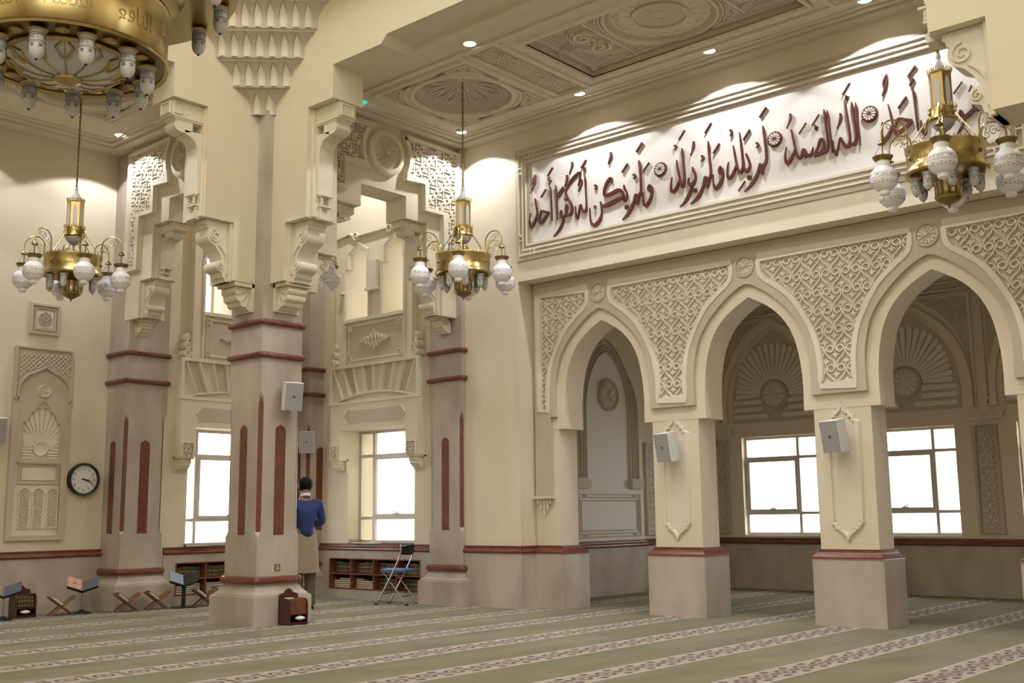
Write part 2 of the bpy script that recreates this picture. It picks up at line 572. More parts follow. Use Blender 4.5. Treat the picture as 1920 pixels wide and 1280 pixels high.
CALLI = {
'v4a': '323 972 335 972 325 952 341 951 328 932 347 931 330 910 353 909 335 886 359 885 340 861 365 859 345 834 371 832 350 803 375 801 354 771 378 769 359 739 384 738 365 707 392 707 372 676 402 676 379 650 411 653 385 633 419 640 393 621 425 634 400 613 430 628 410 606 433 621 421 602 435 614 430 599 439 606|247 786 257 783 241 764 251 761 235 743 246 739 230 720 244 716 226 695 244 692 224 669 247 666 224 645 252 643 227 621 259 621 234 597 267 603 260 574 260 605 289 583 256 608 305 602 269 624 319 622 284 643 333 643 300 662 347 667 316 684 358 691 330 704 365 713 340 723 369 734 348 742 372 755 357 761|423 669 409 671 424 693 407 695 424 716 406 720 428 735 407 742 435 751 413 762 446 762 423 779 454 767 441 790 460 764 465 788 476 756 486 779 497 747 504 771 520 741 524 764 543 737 546 757 565 732 568 749|553 747 576 732 533 728 561 710 514 710 546 689 494 692 527 667 467 671 504 643 440 651 477 618 421 641 448 602 425 638 413 606 418 641 395 623 404 649 386 635|339 1302 352 1295 325 1286 342 1276 311 1269 332 1258 299 1250 323 1238 291 1226 314 1217 285 1200 305 1193 280 1175 296 1169|335 1301 352 1297 335 1286 351 1282 334 1271 351 1267 332 1254 351 1249 329 1230 350 1225 324 1204 350 1197 319 1184 347 1174 315 1175 339 1161 310 1168 329 1155 303 1156 320 1146 294 1136 310 1129 285 1114 298 1107 275 1091 286 1085|517 1065 531 1055 428 969 443 959|586 1220 600 1211 577 1211 593 1201 569 1202 588 1192 562 1191 585 1183 561 1177 585 1173 563 1161 587 1162 577 1145 583 1163 596 1146 583 1164 610 1154 596 1170 623 1162 611 1176|602 1176 623 1164 566 1112 583 1103|636 1338 652 1327 548 1236 564 1225|585 1093 594 1092 587 1070 602 1069 588 1048 612 1046 589 1023 618 1019 591 993 619 989 594 960 618 955 597 922 617 918 599 880 619 876 601 834 621 830 603 784 623 781 605 729 623 726 607 671 623 668 609 613 623 610',
'v4b': '682 1081 691 1081 682 1056 698 1054 682 1031 706 1028 682 1003 712 1000 685 973 713 969 689 939 713 936 693 902 713 899 695 860 715 857 697 814 717 810 698 765 719 762 700 715 718 712 701 662 717 659 703 609 716 607|810 1041 826 1029 718 956 734 944|811 1003 828 991 723 913 739 900|1068 990 1058 994 1079 1016 1066 1021 1089 1042 1074 1048 1098 1068 1081 1075 1106 1096 1088 1103 1113 1124 1095 1130 1116 1147 1097 1150 1114 1163 1094 1159 1098 1177 1095 1157 1076 1179 1090 1155 1051 1171 1071 1147 1020 1158 1045 1131 989 1140 1017 1112 957 1118 987 1091 925 1093 956 1067 898 1067 928 1044 877 1044 908 1023 862 1022 892 1004 851 1001 879 986 842 985 870 972 838 968 865 961 840 947 866 946 849 919 874 922 865 888 888 893 880 859 903 865 894 834 918 841 909 811 933 818 921 788 947 793 931 763 959 766 940 738 970 738 943 716 976 712 940 701 975 689 933 687 969 669 923 675 960 653 912 663 949 637 901 653 933 622 894 649 911 613 890 649 884 618 881 651 862 631 871 657 847 650 864 672 839 672 859 694 837 696 857 716 837 721 860 737 841 743 867 757 848 765 874 779 855 786|856 784 873 786 863 767 879 768 869 750 885 749 872 731 887 728 867 710 885 704 858 686 879 678 849 662 873 653|770 728 784 721 760 713 779 704 750 697 774 688 745 679 774 675 747 658 781 662 756 635 792 650 777 615 795 648 807 609 797 648 830 613 811 649 847 620 826 651 859 627 835 653 867 636 844 657 874 643 855 661|764 722 790 715 759 703 790 694 754 682 790 675 753 662 792 660 759 643 796 652 768 630 804 643 775 619 812 632|797 634 822 629 795 613 821 606 792 591 820 584 786 571 816 560 777 551 808 537 764 531 797 513 750 511 783 491 734 490 765 469 717 468 744 449 698 449 720 430 677 431 695 415 655 414 668 401 633 398 642 388|842 872 871 867 843 835 872 831|869 1182 892 1178 870 1169 893 1166 871 1156 894 1153 873 1144 895 1142 877 1133 897 1134 882 1125 899 1124 882 1118 898 1112 877 1106 890 1099 867 1093 879 1085 857 1079 870 1072 850 1064 861 1058 842 1048 853 1043 835 1033 845 1028|960 1338 984 1334 961 1319 986 1316 962 1302 988 1296 961 1286 987 1277 957 1270 979 1259 950 1253 968 1244 943 1236 958 1229 936 1219 949 1212 929 1201 941 1196 922 1184 932 1179',
'v4c': '1167 1108 1176 1107 1167 1083 1183 1081 1166 1058 1190 1055 1166 1032 1194 1028 1168 1003 1195 999 1171 973 1194 969 1174 937 1193 934 1176 894 1194 891 1177 847 1196 844 1179 803 1198 800 1180 767 1199 764 1180 734 1200 731 1179 706 1201 702 1175 683 1201 677 1170 664 1201 654 1164 652 1198 636 1157 645 1189 621 1154 643 1173 612 1157 642 1150 612 1154 644 1131 626 1143 653 1118 643 1132 666 1108 663 1123 690 1101 690 1116 719 1096 718 1107 739 1093 731 1085 738 1102 727 1076 723 1096 714 1069 703 1090 695 1062 680 1084 673 1056 653 1079 645 1050 627 1073 619 1041 602 1066 592 1033 579 1059 567 1031 572 1045 550 1042 571 1019 565 1034 587 1012 587 1027 613 1008 614 1022 647 1006 649 1018 689 1005 690 1014 730 1005 732|1109 1071 1130 1068 1110 1053 1132 1050 1110 1036 1134 1031 1109 1020 1132 1012 1103 1003 1123 993 1095 985 1110 977 1086 967 1098 961 1078 950 1088 944 1069 933 1079 928 1060 917 1071 911|1191 1317 1207 1305 1108 1224 1122 1213|1153 1222 1190 1216 1156 1171 1191 1165',
'v4d': '1407 709 1419 709 1409 690 1426 690 1411 669 1433 672 1424 647 1441 665 1450 632 1453 665 1480 624 1471 667 1514 621 1497 671 1553 625 1530 677 1595 633 1570 684 1636 642 1609 692 1674 652 1647 701 1711 663 1684 710 1738 672 1717 717 1753 677 1741 716 1763 680 1758 711 1775 683 1772 706|1411 714 1420 713 1413 689 1425 688 1415 664 1429 663 1417 639 1433 637 1419 612 1437 610 1421 585 1440 582 1419 561 1440 556 1412 540 1438 531 1402 522 1433 508 1389 504 1423 484 1372 485 1409 460 1352 466 1390 437 1334 453 1369 418 1319 447 1347 407 1309 444 1320 402 1306 443 1289 409 1296 448 1266 430 1279 464 1252 456 1265 485 1242 483 1257 511 1238 512 1254 542 1237 544 1251 573 1237 576 1249 603 1237 605 1248 633 1237 635 1247 663 1237 665|1600 915 1591 918 1604 932 1591 936 1608 949 1591 953 1610 964 1589 966 1607 979 1585 975 1596 994 1584 977 1573 999 1588 974 1552 990 1577 966 1529 974 1560 949 1509 953 1543 930 1492 927 1527 907 1478 896 1510 881 1468 868 1497 856 1461 844 1489 834 1457 821 1486 814 1457 802 1487 799 1459 784 1492 790 1472 764 1493 792 1498 752 1496 793 1530 750 1517 794 1566 753 1549 797 1602 759 1580 802 1637 768 1611 810 1668 778 1645 821 1692 783 1678 827 1706 782 1710 822 1718 779 1736 810 1727 774 1756 793 1737 763 1770 771 1746 746 1777 749 1753 729 1782 730 1758 717 1784 716 1760 707 1785 704 1762 696 1785 693|1778 856 1787 855 1777 836 1794 835 1776 816 1802 816 1779 795 1809 798 1789 775 1816 782 1802 758 1825 764 1810 742 1832 743 1812 724 1836 722 1811 706 1837 700 1807 691 1835 679 1797 678 1829 659 1785 668 1818 642 1781 665 1801 629 1792 662 1773 637 1785 665 1765 652 1773 671 1760 663|1783 582 1807 582 1792 536 1817 536|1814 584 1839 581 1817 542 1842 539|1312 679 1340 675 1314 636 1340 632|1327 929 1316 942 1335 932 1322 946 1341 934 1330 951 1341 933 1343 953 1341 932 1357 945 1344 929 1366 934 1345 927 1369 919 1342 918 1361 907 1334 906 1350 895 1326 893 1338 884|1580 1325 1606 1322 1581 1308 1608 1304 1582 1291 1610 1286 1581 1277 1609 1266 1577 1261 1600 1249 1570 1244 1588 1234 1562 1227 1577 1219 1556 1210 1569 1204 1549 1194 1562 1188 1543 1178 1554 1173|1840 1121 1854 1111 1749 1024 1762 1014',
'v4e': '1926 937 1915 951 1935 938 1921 957 1942 939 1928 963 1937 939 1945 963 1937 938 1960 952 1941 934 1969 938 1943 931 1970 922 1941 925 1960 910 1932 915 1946 902 1923 904 1933 894|2063 1342 2079 1329 1973 1241 1986 1231|2162 1063 2176 1052 2070 961 2083 951|2011 1120 2019 1120 2011 1097 2029 1096 2011 1074 2039 1072 2013 1048 2046 1044 2015 1016 2048 1011 2018 980 2046 975 2021 941 2045 937 2023 896 2047 892 2024 848 2049 844 2024 806 2051 801 2025 772 2052 767 2025 744 2053 738 2021 722 2052 712 2013 705 2047 688 2002 693 2039 668 1996 688 2025 652 2000 688 1999 651 1995 688 1980 662 1985 692 1969 671 1976 696 1960 680 1966 702 1952 690 1957 708 1945 699|1942 698 1964 694 1937 683 1969 678 1933 667 1975 662 1932 648 1980 648 1936 628 1986 633 1943 609 1994 615 1949 595 1999 597 1954 585 1999 581 1959 573 1995 568 1964 561 1991 557|1982 654 2015 643 1964 571 1991 562|1936 696 1952 691 1930 670 1950 664 1924 645 1949 637 1916 620 1944 609 1903 596 1934 580 1886 572 1921 552 1869 548 1906 526 1854 525 1890 502 1838 504 1872 479 1819 483 1849 458 1796 459 1819 437 1770 434 1785 419 1743 408 1751 400|2158 784 2170 777 2148 773 2167 763 2138 761 2163 749 2131 748 2161 737 2129 731 2159 724 2130 714 2157 712 2137 697 2158 707 2154 684 2157 710 2170 680 2166 713 2182 676 2178 714|2158 773 2171 780 2168 758 2184 767 2177 745 2197 753 2183 731 2208 733 2186 711 2213 708 2186 686 2214 680 2182 661 2210 651 2171 633 2202 619 2155 605 2190 586 2138 581 2175 557 2120 560 2156 532 2101 543 2133 510 2095 538 2104 499 2101 535 2072 518 2090 549 2061 544 2080 568 2056 567 2074 588 2054 590 2072 612 2054 614 2070 634 2055 637 2069 654 2056 657 2069 674 2058 676 2069 693 2060 695',
'v3a': '2561 997 2570 996 2560 970 2575 968 2560 942 2580 940 2561 912 2585 910 2566 875 2592 874 2573 836 2599 835 2580 798 2606 797 2585 762 2612 760 2589 726 2617 725 2595 695 2623 696 2603 672 2631 678 2612 655 2640 666 2620 640 2650 651|2639 1128 2648 1127 2639 1103 2657 1102 2638 1080 2665 1077 2638 1052 2671 1048 2641 1020 2673 1015 2645 984 2672 980 2648 942 2672 939 2651 890 2675 887 2654 833 2679 829 2655 783 2681 779 2653 745 2682 739 2648 714 2680 705 2643 691 2677 678 2635 676 2670 656 2629 668 2659 640 2638 668 2632 634 2642 666 2611 654 2631 681 2604 674 2620 698 2598 693|2486 804 2494 801 2479 778 2490 774 2473 752 2486 748 2468 726 2483 722 2464 698 2483 694 2461 670 2485 666 2460 646 2489 644 2463 626 2494 630 2472 608 2497 625 2496 594 2491 629 2519 599 2495 631 2538 612 2509 640 2555 629 2524 653 2571 653 2539 672 2584 680 2556 696 2594 705 2569 718 2600 723 2578 733 2602 739 2585 746 2605 754 2592 760|2541 1171 2533 1184 2549 1170 2538 1189 2554 1170 2546 1193 2551 1170 2561 1192 2550 1170 2573 1181 2552 1167 2580 1168 2553 1164 2579 1153 2550 1156 2570 1141 2542 1144 2557 1131 2534 1132 2545 1122|2688 1345 2701 1335 2599 1243 2610 1234|2798 1174 2821 1170 2797 1154 2824 1150 2797 1135 2827 1129 2795 1118 2825 1107 2791 1099 2816 1086 2785 1078 2803 1068 2779 1058 2791 1051 2772 1041 2782 1035 2765 1026 2774 1020 2758 1010 2766 1005|2776 864 2784 864 2775 849 2791 849 2774 834 2798 835 2777 816 2805 820 2786 795 2813 802 2799 776 2823 781 2806 758 2830 758 2809 740 2833 737 2807 722 2832 715 2802 707 2829 694 2791 693 2820 673 2776 681 2809 653 2763 672 2794 637 2754 668 2777 628 2744 666 2761 626 2731 663 2748 624|2720 744 2735 738 2713 726 2732 719 2706 707 2730 700 2703 688 2731 687 2707 668 2739 679 2716 650 2749 673 2728 637 2756 668 2744 629 2757 666 2756 629 2761 660 2765 631 2769 654|2749 666 2771 661 2747 648 2772 642 2745 631 2772 623 2740 612 2769 600 2729 589 2762 573 2715 563 2752 543 2700 538 2737 514 2682 511 2716 487 2663 485 2691 462 2643 461 2665 441 2625 443 2640 426 2605 428 2615 416 2585 412 2591 405|2778 594 2802 593 2785 547 2809 546|2808 594 2831 591 2811 549 2835 547',
'v3b': '3002 1132 3010 1131 3002 1103 3019 1102 3002 1076 3028 1073 3002 1046 3034 1041 3003 1014 3034 1008 3005 978 3031 973 3007 939 3030 935 3010 893 3033 890 3014 844 3038 841 3016 801 3041 797 3016 767 3043 762 3015 740 3044 733 3011 718 3042 707 3004 701 3037 684 2995 690 3027 665 2992 688 3010 652 2998 687 2984 658 2990 691 2970 672 2978 699 2961 683 2968 706 2954 691 2959 711 2947 700 2950 717 2940 709|2939 702 2958 699 2934 683 2965 678 2930 663 2971 658 2929 641 2977 642 2934 620 2982 629 2943 604 2989 613 2948 594 2994 595 2951 587 2992 579 2954 578 2986 568 2957 567 2980 560|2980 668 3011 655 2960 575 2982 566|2933 709 2948 705 2928 687 2946 681 2922 665 2944 658 2915 642 2940 633 2907 617 2935 606 2897 591 2927 577 2884 565 2915 547 2865 539 2899 517 2844 512 2878 486 2821 487 2852 458 2795 464 2817 438 2765 441 2779 423 2735 417 2742 409|3052 1349 3065 1339 2962 1239 2973 1230|3152 1069 3164 1059 3064 967 3076 957|2910 953 2902 968 2918 952 2908 972 2922 951 2916 977 2917 952 2933 972 2919 950 2943 960 2923 943 2950 946 2925 939 2950 929 2923 933 2941 917 2914 923 2928 910 2906 912 2915 902|3150 793 3162 787 3141 779 3159 770 3132 765 3157 754 3126 750 3155 740 3125 734 3154 728 3126 718 3153 716 3132 701 3154 711 3147 688 3155 713 3160 683 3163 713 3171 678 3174 712|3149 785 3162 791 3158 768 3174 774 3166 751 3188 757 3172 734 3198 736 3175 716 3202 713 3176 695 3202 689 3172 673 3199 663 3163 649 3192 635 3150 624 3182 606 3134 601 3169 578 3114 579 3150 550 3092 559 3127 524 3084 553 3097 508 3094 548 3061 529 3084 562 3053 556 3073 581 3049 579 3066 599 3047 599 3062 618 3046 619 3059 638 3047 640 3059 660 3048 663 3060 684 3050 686 3061 707 3052 709',
'v3c': '3263 816 3271 813 3256 796 3266 792 3249 775 3261 770 3243 752 3257 747 3239 723 3256 719 3235 693 3256 689 3234 666 3259 663 3235 643 3264 644 3239 622 3270 632 3258 601 3267 635 3285 602 3265 636 3303 613 3277 642 3320 630 3291 654 3336 655 3307 674 3351 685 3324 701 3363 711 3338 725 3369 729 3348 740 3372 744 3355 752 3374 758 3362 764|3334 999 3342 998 3336 970 3348 969 3337 940 3354 939 3339 909 3360 907 3343 873 3366 872 3348 836 3371 835 3353 800 3377 799 3358 768 3382 767 3363 737 3388 737 3368 710 3394 712 3374 686 3402 691 3381 666 3411 676 3392 648 3417 669 3413 638 3412 670 3427 642 3416 670 3435 645 3425 670|3422 1136 3430 1135 3423 1097 3436 1095 3424 1057 3443 1055 3426 1013 3448 1010 3430 956 3453 953 3435 894 3457 891 3438 839 3460 836 3440 795 3464 792 3442 757 3468 753 3440 727 3468 719 3433 705 3460 691 3422 686 3449 670 3411 667 3439 650|3492 866 3502 867 3492 853 3509 854 3493 840 3516 842 3497 822 3523 825 3506 796 3532 800 3519 767 3542 770 3527 741 3549 742 3529 722 3552 719 3528 706 3553 698 3522 693 3548 678 3511 682 3538 659 3497 673 3523 641 3495 672 3497 632 3499 670 3471 650 3490 681 3462 671 3479 695 3456 688 3472 705 3452 700 3466 714 3449 711 3460 724 3447 722|3498 598 3520 597 3506 549 3526 549|3528 593 3550 590 3531 550 3551 547|3301 1173 3295 1186 3311 1171 3300 1192 3316 1169 3308 1198 3307 1171 3329 1193 3306 1172 3339 1177 3309 1165 3341 1162 3311 1157 3339 1146 3309 1147 3331 1133 3304 1133 3320 1122 3298 1119 3309 1112|3552 1139 3566 1128 3463 1035 3475 1025|3465 545 3475 536 3373 444 3383 436',
'v3d': '3720 1137 3727 1136 3720 1110 3735 1109 3720 1084 3743 1082 3721 1056 3749 1053 3724 1027 3751 1023 3728 996 3752 992 3731 960 3753 957 3734 917 3756 915 3737 870 3759 867 3738 828 3762 824 3739 793 3764 789 3740 763 3765 757 3737 737 3764 728 3728 716 3758 701 3717 698 3749 677 3709 689 3735 659 3708 688 3713 654 3703 689 3694 662 3695 692 3681 672 3688 695 3671 684 3681 702 3666 696 3672 711 3662 707|3660 701 3678 699 3657 680 3685 677 3653 658 3692 656 3653 637 3698 639 3659 618 3703 627 3666 604 3709 614 3670 597 3713 598 3674 590 3711 582 3677 580 3705 572 3680 569 3700 563|3702 672 3731 660 3683 578 3702 570|3658 708 3672 703 3651 686 3669 679 3644 664 3666 655 3635 641 3660 629 3622 615 3650 600 3607 588 3638 569 3590 561 3622 540 3570 535 3600 511 3548 509 3575 484 3525 484 3548 460 3501 462 3519 442 3477 442 3489 427 3452 421 3459 413|3629 942 3624 957 3636 940 3629 960 3641 938 3637 964 3637 938 3652 961 3639 937 3662 950 3642 933 3668 936 3645 930 3668 920 3643 924 3659 909 3635 914 3646 902 3627 903 3635 895|3771 1353 3784 1341 3681 1251 3693 1241',
'v2a': '4057 1194 4078 1192 4058 1176 4082 1174 4058 1159 4085 1154 4057 1143 4084 1133 4053 1126 4075 1113 4047 1107 4063 1096 4039 1087 4051 1080 4031 1069 4041 1062 4022 1051 4031 1045 4013 1033 4021 1028|4248 1044 4258 1035 4156 939 4165 931|4404 1101 4414 1092 4313 991 4322 983|4348 992 4358 993 4348 981 4364 982 4349 970 4369 971 4349 960 4375 961 4349 950 4378 949 4349 938 4381 940 4373 919 4362 951 4385 931 4359 950 4389 945 4367 959 4392 958 4376 969|4069 1008 4076 1008 4070 988 4082 988 4071 968 4087 967 4073 943 4092 942 4077 910 4098 909 4082 872 4105 871 4088 835 4111 834 4093 800 4116 799 4098 765 4122 765 4104 734 4129 735 4111 705 4137 708 4118 678 4146 684 4130 655 4153 673 4152 643 4152 673 4172 648 4155 673 4185 661 4163 678 4196 681 4170 695 4206 706 4178 719 4213 725 4185 740 4217 735 4192 751 4218 742 4198 756 4220 750 4204 761|4202 751 4222 752 4201 734 4231 736 4199 718 4240 719 4199 704 4245 699 4202 688 4243 679 4206 669 4236 661 4210 649 4229 644|4214 693 4231 710 4227 677 4247 696 4241 660 4262 683 4258 646 4271 677 4278 640 4273 677 4295 645 4275 677 4306 657 4280 679 4313 674 4288 688 4317 694 4297 704 4320 711 4304 718 4321 724 4309 728 4321 734 4312 737 4322 744 4315 746|3997 822 4005 819 3991 801 4000 797 3985 780 3995 776 3979 759 3992 754 3974 736 3991 731 3970 712 3991 708 3969 689 3994 687 3972 662 4001 664 3978 635 4009 643 4000 610 4007 643 4028 616 4003 646 4044 634 4016 659 4058 654 4031 676 4072 674 4046 693 4085 697 4061 713 4095 719 4073 731 4100 738 4082 746 4102 755 4087 761 4104 771 4093 776|4334 626 4324 630 4340 636 4324 643 4345 646 4324 656 4352 658 4328 673 4362 675 4338 692 4374 696 4352 712 4386 719 4363 732 4396 745 4371 757 4405 770 4379 784 4414 787 4387 805 4421 796 4399 820 4424 799 4414 827 4421 801 4435 822 4425 796 4447 805 4432 782 4454 784 4436 765 4458 763 4435 747 4457 741 4431 727 4452 718 4424 710 4445 696 4413 696 4433 678 4398 685 4418 661 4383 675 4402 648 4369 669 4385 639 4353 663 4367 634 4337 657 4350 629|4338 631 4331 651 4363 632 4354 659 4388 633 4376 667 4412 635 4398 674 4435 638 4421 679 4459 643 4441 683 4480 652 4455 687 4493 669 4463 692 4498 685 4472 702 4501 700 4481 713|4463 1140 4470 1140 4464 1115 4478 1115 4464 1090 4486 1089 4465 1066 4491 1062 4466 1042 4490 1037 4467 1017 4487 1012 4469 984 4486 981 4471 941 4488 938 4474 891 4492 889 4477 845 4496 843 4480 806 4499 804 4482 771 4503 769 4482 743 4504 738 4478 722 4503 713 4472 707 4500 695 4465 690 4497 677|4499 1119 4506 1119 4500 1094 4514 1093 4501 1068 4522 1067 4503 1039 4528 1036 4505 1004 4530 1001 4509 965 4530 962 4512 922 4531 919 4515 872 4533 870 4517 818 4536 816 4520 767 4539 764 4523 720 4540 718 4527 676 4540 674 4531 632 4541 630',
'v2b': '4549 766 4556 765 4547 742 4558 740 4545 717 4559 715 4545 693 4562 691 4548 666 4567 667 4552 641 4574 642 4557 620 4579 622 4561 603 4584 606 4568 588 4586 598 4590 582 4574 600 4597 597 4577 607 4603 619 4584 628 4609 644 4591 651 4614 670 4596 677 4620 699 4602 706 4626 723 4608 732 4634 743 4616 754 4643 758 4624 773 4642 760 4641 784 4637 761 4659 767 4641 743 4665 747 4648 723 4672 729 4655 701 4683 710 4664 676 4695 690 4678 654 4702 682 4702 641 4704 682 4723 642 4707 682 4740 652 4712 684 4749 667 4719 688 4753 687 4727 699 4756 710 4732 717 4756 740 4735 744 4756 775 4734 778 4754 813 4733 816 4752 857 4730 859 4748 905 4727 907 4743 951 4723 953 4739 995 4720 996 4734 1036 4716 1038 4730 1073 4713 1074 4726 1100 4712 1102 4723 1122 4712 1123 4719 1144 4712 1145|4783 1143 4789 1142 4782 1117 4796 1116 4781 1091 4803 1089 4782 1064 4809 1061 4785 1035 4810 1031 4789 1003 4810 1001 4793 969 4811 967 4796 930 4814 928 4799 889 4818 887 4801 849 4821 847 4804 813 4824 811 4805 780 4827 776 4804 750 4827 744 4796 721 4823 710 4785 696 4817 679 4777 684 4807 654 4780 684 4782 647 4776 685 4761 659 4769 690 4749 672 4763 694 4742 686 4758 704 4739 700 4752 715 4736 712|4824 1122 4830 1122 4825 1095 4838 1095 4826 1069 4847 1068 4828 1040 4853 1037 4829 1006 4853 1002 4831 968 4851 964 4832 926 4850 923 4834 877 4852 874 4837 824 4855 821 4839 773 4857 771 4842 728 4858 725 4845 684 4857 682 4848 641 4857 640|4643 1047 4665 1045 4643 1027 4669 1024 4643 1007 4672 1002 4641 990 4671 978 4637 972 4662 957 4631 951 4648 939 4624 932 4636 923 4617 915 4627 908 4610 900 4618 894 4602 885 4610 880|4775 1363 4785 1354 4685 1247 4692 1241|4721 1233 4730 1234 4721 1224 4735 1225 4721 1214 4740 1216 4721 1206 4744 1206 4720 1197 4747 1196 4721 1185 4749 1189 4745 1169 4730 1198 4754 1181 4730 1198 4758 1195 4738 1208 4762 1208 4746 1218',
'v1a': '5180 1345 5190 1337 5170 1330 5181 1321 5159 1315 5172 1305 5150 1300 5165 1290 5143 1284 5158 1275 5137 1268 5151 1261 5133 1252 5148 1247 5134 1235 5148 1234 5137 1219 5151 1220 5140 1204 5154 1205|5180 1341 5191 1341 5182 1326 5194 1325 5183 1310 5196 1309 5183 1296 5197 1292 5179 1283 5195 1275 5173 1269 5191 1259 5166 1253 5186 1243 5162 1233 5181 1224 5157 1213 5175 1204 5151 1191 5166 1182 5142 1168 5154 1159 5130 1144 5141 1136 5119 1119 5127 1113|5487 1354 5498 1341 5397 1253 5406 1242|5423 1258 5438 1246 5419 1250 5434 1238 5414 1241 5431 1231 5413 1227 5430 1230 5420 1214 5433 1228 5431 1204 5440 1224 5444 1198 5443 1222 5456 1201 5443 1222 5462 1209 5448 1225 5466 1215 5455 1228|5451 1225 5469 1211 5411 1153 5423 1143|5441 1127 5447 1128 5442 1102 5455 1102 5442 1077 5463 1076 5444 1049 5468 1046 5446 1014 5470 1011 5448 976 5469 972 5451 934 5469 931 5453 889 5471 887 5454 842 5473 840 5457 795 5475 792 5459 747 5475 745 5462 698 5475 697 5465 650 5474 649|5372 1045 5382 1035 5278 940 5287 931|5176 1012 5182 1013 5179 988 5190 988 5182 963 5197 964 5185 937 5204 937 5189 907 5209 907 5193 876 5214 875 5197 843 5219 842 5201 809 5224 808 5205 773 5229 772 5209 741 5234 741 5213 714 5239 715 5218 688 5245 695 5233 664 5249 687 5258 654 5256 685 5280 657 5273 687 5300 659 5293 688|5104 831 5112 827 5098 810 5107 806 5091 789 5102 785 5086 767 5099 763 5083 742 5099 739 5081 716 5101 714 5081 691 5105 690 5084 664 5111 666 5090 636 5118 645 5112 612 5115 645 5139 620 5116 650 5158 640 5131 666 5175 663 5147 686 5189 687 5163 707 5202 714 5179 731 5212 740 5191 752 5217 762 5199 769 5217 781 5204 785 5218 799 5209 802|5247 734 5236 738 5253 759 5239 764 5260 782 5242 790 5267 800 5248 812 5274 809 5259 827 5282 814 5273 835 5291 814 5291 837 5306 808 5312 831 5326 794 5335 820 5349 782 5355 811 5373 775 5376 803 5397 771 5399 794 5421 768 5422 785|5411 783 5429 762 5392 767 5412 744 5373 751 5394 725 5353 737 5373 707 5326 723 5346 690 5297 709 5316 674 5274 700 5288 663 5263 697 5267 663 5255 698 5252 669 5243 699 5240 675',
'v1b': '5942 1048 5951 1038 5848 947 5856 938|6031 985 6040 977 5997 927 6004 921|6046 897 6054 903 6050 885 6063 895 6054 875 6073 886 6054 871 6080 873 6054 872 6079 858 6054 867 6073 851 6050 857 6066 844 6044 845 6059 833 6035 830 6051 819 6029 813 6045 805 6026 794 6043 789 6025 772 6042 771 6028 752 6045 757 6036 734 6053 748 6048 717 6063 743 6064 706 6070 740 6081 703 6076 739 6097 708 6083 739 6110 719 6090 742 6118 734 6096 749 6123 752 6102 761 6124 772 6104 774 6121 794 6101 792 6116 817 6093 811 6108 838 6086 827 6097 853 6080 836 6086 863 6073 845 6077 871 6064 855|6069 824 6080 821 6061 756 6077 752|5903 762 5914 755 5896 747 5909 739 5889 732 5904 724 5885 715 5904 712 5886 695 5908 700 5893 676 5915 690 5907 658 5920 688 5926 651 5924 688 5945 651 5934 690 5962 655 5946 693 5979 663 5959 700 5996 674 5974 709 6011 684 5989 719 6024 695 6002 727 6036 706 6015 736 6048 717 6029 745|5906 744 5924 750 5924 692 5946 698|5933 650 5948 642 5926 634 5944 624 5919 618 5939 606 5912 603 5933 589 5904 591 5924 573 5895 578 5913 560 5886 564 5902 548 5876 550 5889 536 5866 535 5876 524 5856 519 5863 512|6162 808 6169 805 6156 782 6163 779|6161 651 6171 650 6160 641 6173 640 6159 630 6175 632 6164 616 6178 629 6173 604 6184 626 6187 594 6192 625 6204 589 6200 625 6221 591 6209 626 6237 598 6220 630 6252 611 6232 636 6263 630 6244 647 6271 652 6257 663 6279 673 6270 680|5505 752 5513 751 5504 728 5514 726 5503 703 5516 702 5503 677 5520 676 5505 644 5527 644 5509 608 5536 612 5519 581 5540 600 5549 581 5527 604 5557 602 5535 615 5564 628 5545 637 5570 661 5554 667 5576 701 5564 706 5582 741 5573 745',
}
# ================================================================ the room
struct(MB().box(WORLD, -16.5, 4.2, -6.2, 16.4, -0.12, 0.0), 'floor', 'carpet')

def skirting(mb, fr, u0, u1, z0=0.70, z1=0.795, n=0.0):
    """Red marble ogee rail along the top of the stone dado."""
    prof = [(n, z0), (n + .045, z0), (n + .06, z0 + .02), (n + .055, z0 + .035), (n + .03, z0 + .06), (n + .028, z0 + .075), (n + .035, z0 + .08), (n + .035, z1), (n, z1)]
    mb.loft([[fr.p(u, z, nn) for nn, z in prof] for u in (u0, u1)])

XL, YR, XB = -14.3, 10.885, -13.80
# left wall with the clock
struct(MB().box(FX(XL), -6.2, 8.5, 0, 6.9, -0.3, 0), 'wall_left', 'cream')
struct(MB().box(FX(XL), -6.2, 7.75, 0, 0.70, 0.0, 0.03), 'baseboard_left', 'stone')
t = MB(); skirting(t, FX(XL), -6.2, 7.75); struct(t, 'trim_1', 'red')
# calligraphy wall: pier strip beside the pilaster and the band above the arcade
struct(MB().prism(FY(YR), [(-11.2, 0), (-9.41, 0), (-9.41, 4.283), (4.2, 4.283), (4.2, 6.9), (-11.2, 6.9)], 0.0, -0.30), 'wall_right', 'cream')
struct(MB().box(FY(YR), -10.42, -9.38, 0, 0.70, -0.29, 0.03), 'baseboard_right', 'stone')
t = MB(); skirting(t, FY(YR), -10.42, -9.36); skirting(t, Fr((-9.41, 0, 0), (0, 1, 0), (0, 0, 1), (1, 0, 0)), 10.84, 11.18); struct(t, 'trim_2', 'red')
# enclosing walls and ceilings out of the picture
struct(MB().box(WORLD, 4.2, 4.5, -6.2, 16.4, 0, 12.4), 'wall_east', 'cream')
struct(MB().box(WORLD, -16.5, 4.5, -6.5, -6.2, 0, 12.4), 'wall_rear', 'cream')
struct(MB().box(WORLD, -11.1, 4.5, -6.5, 8.09, 12.1, 12.4), 'ceiling_dome', 'cream')

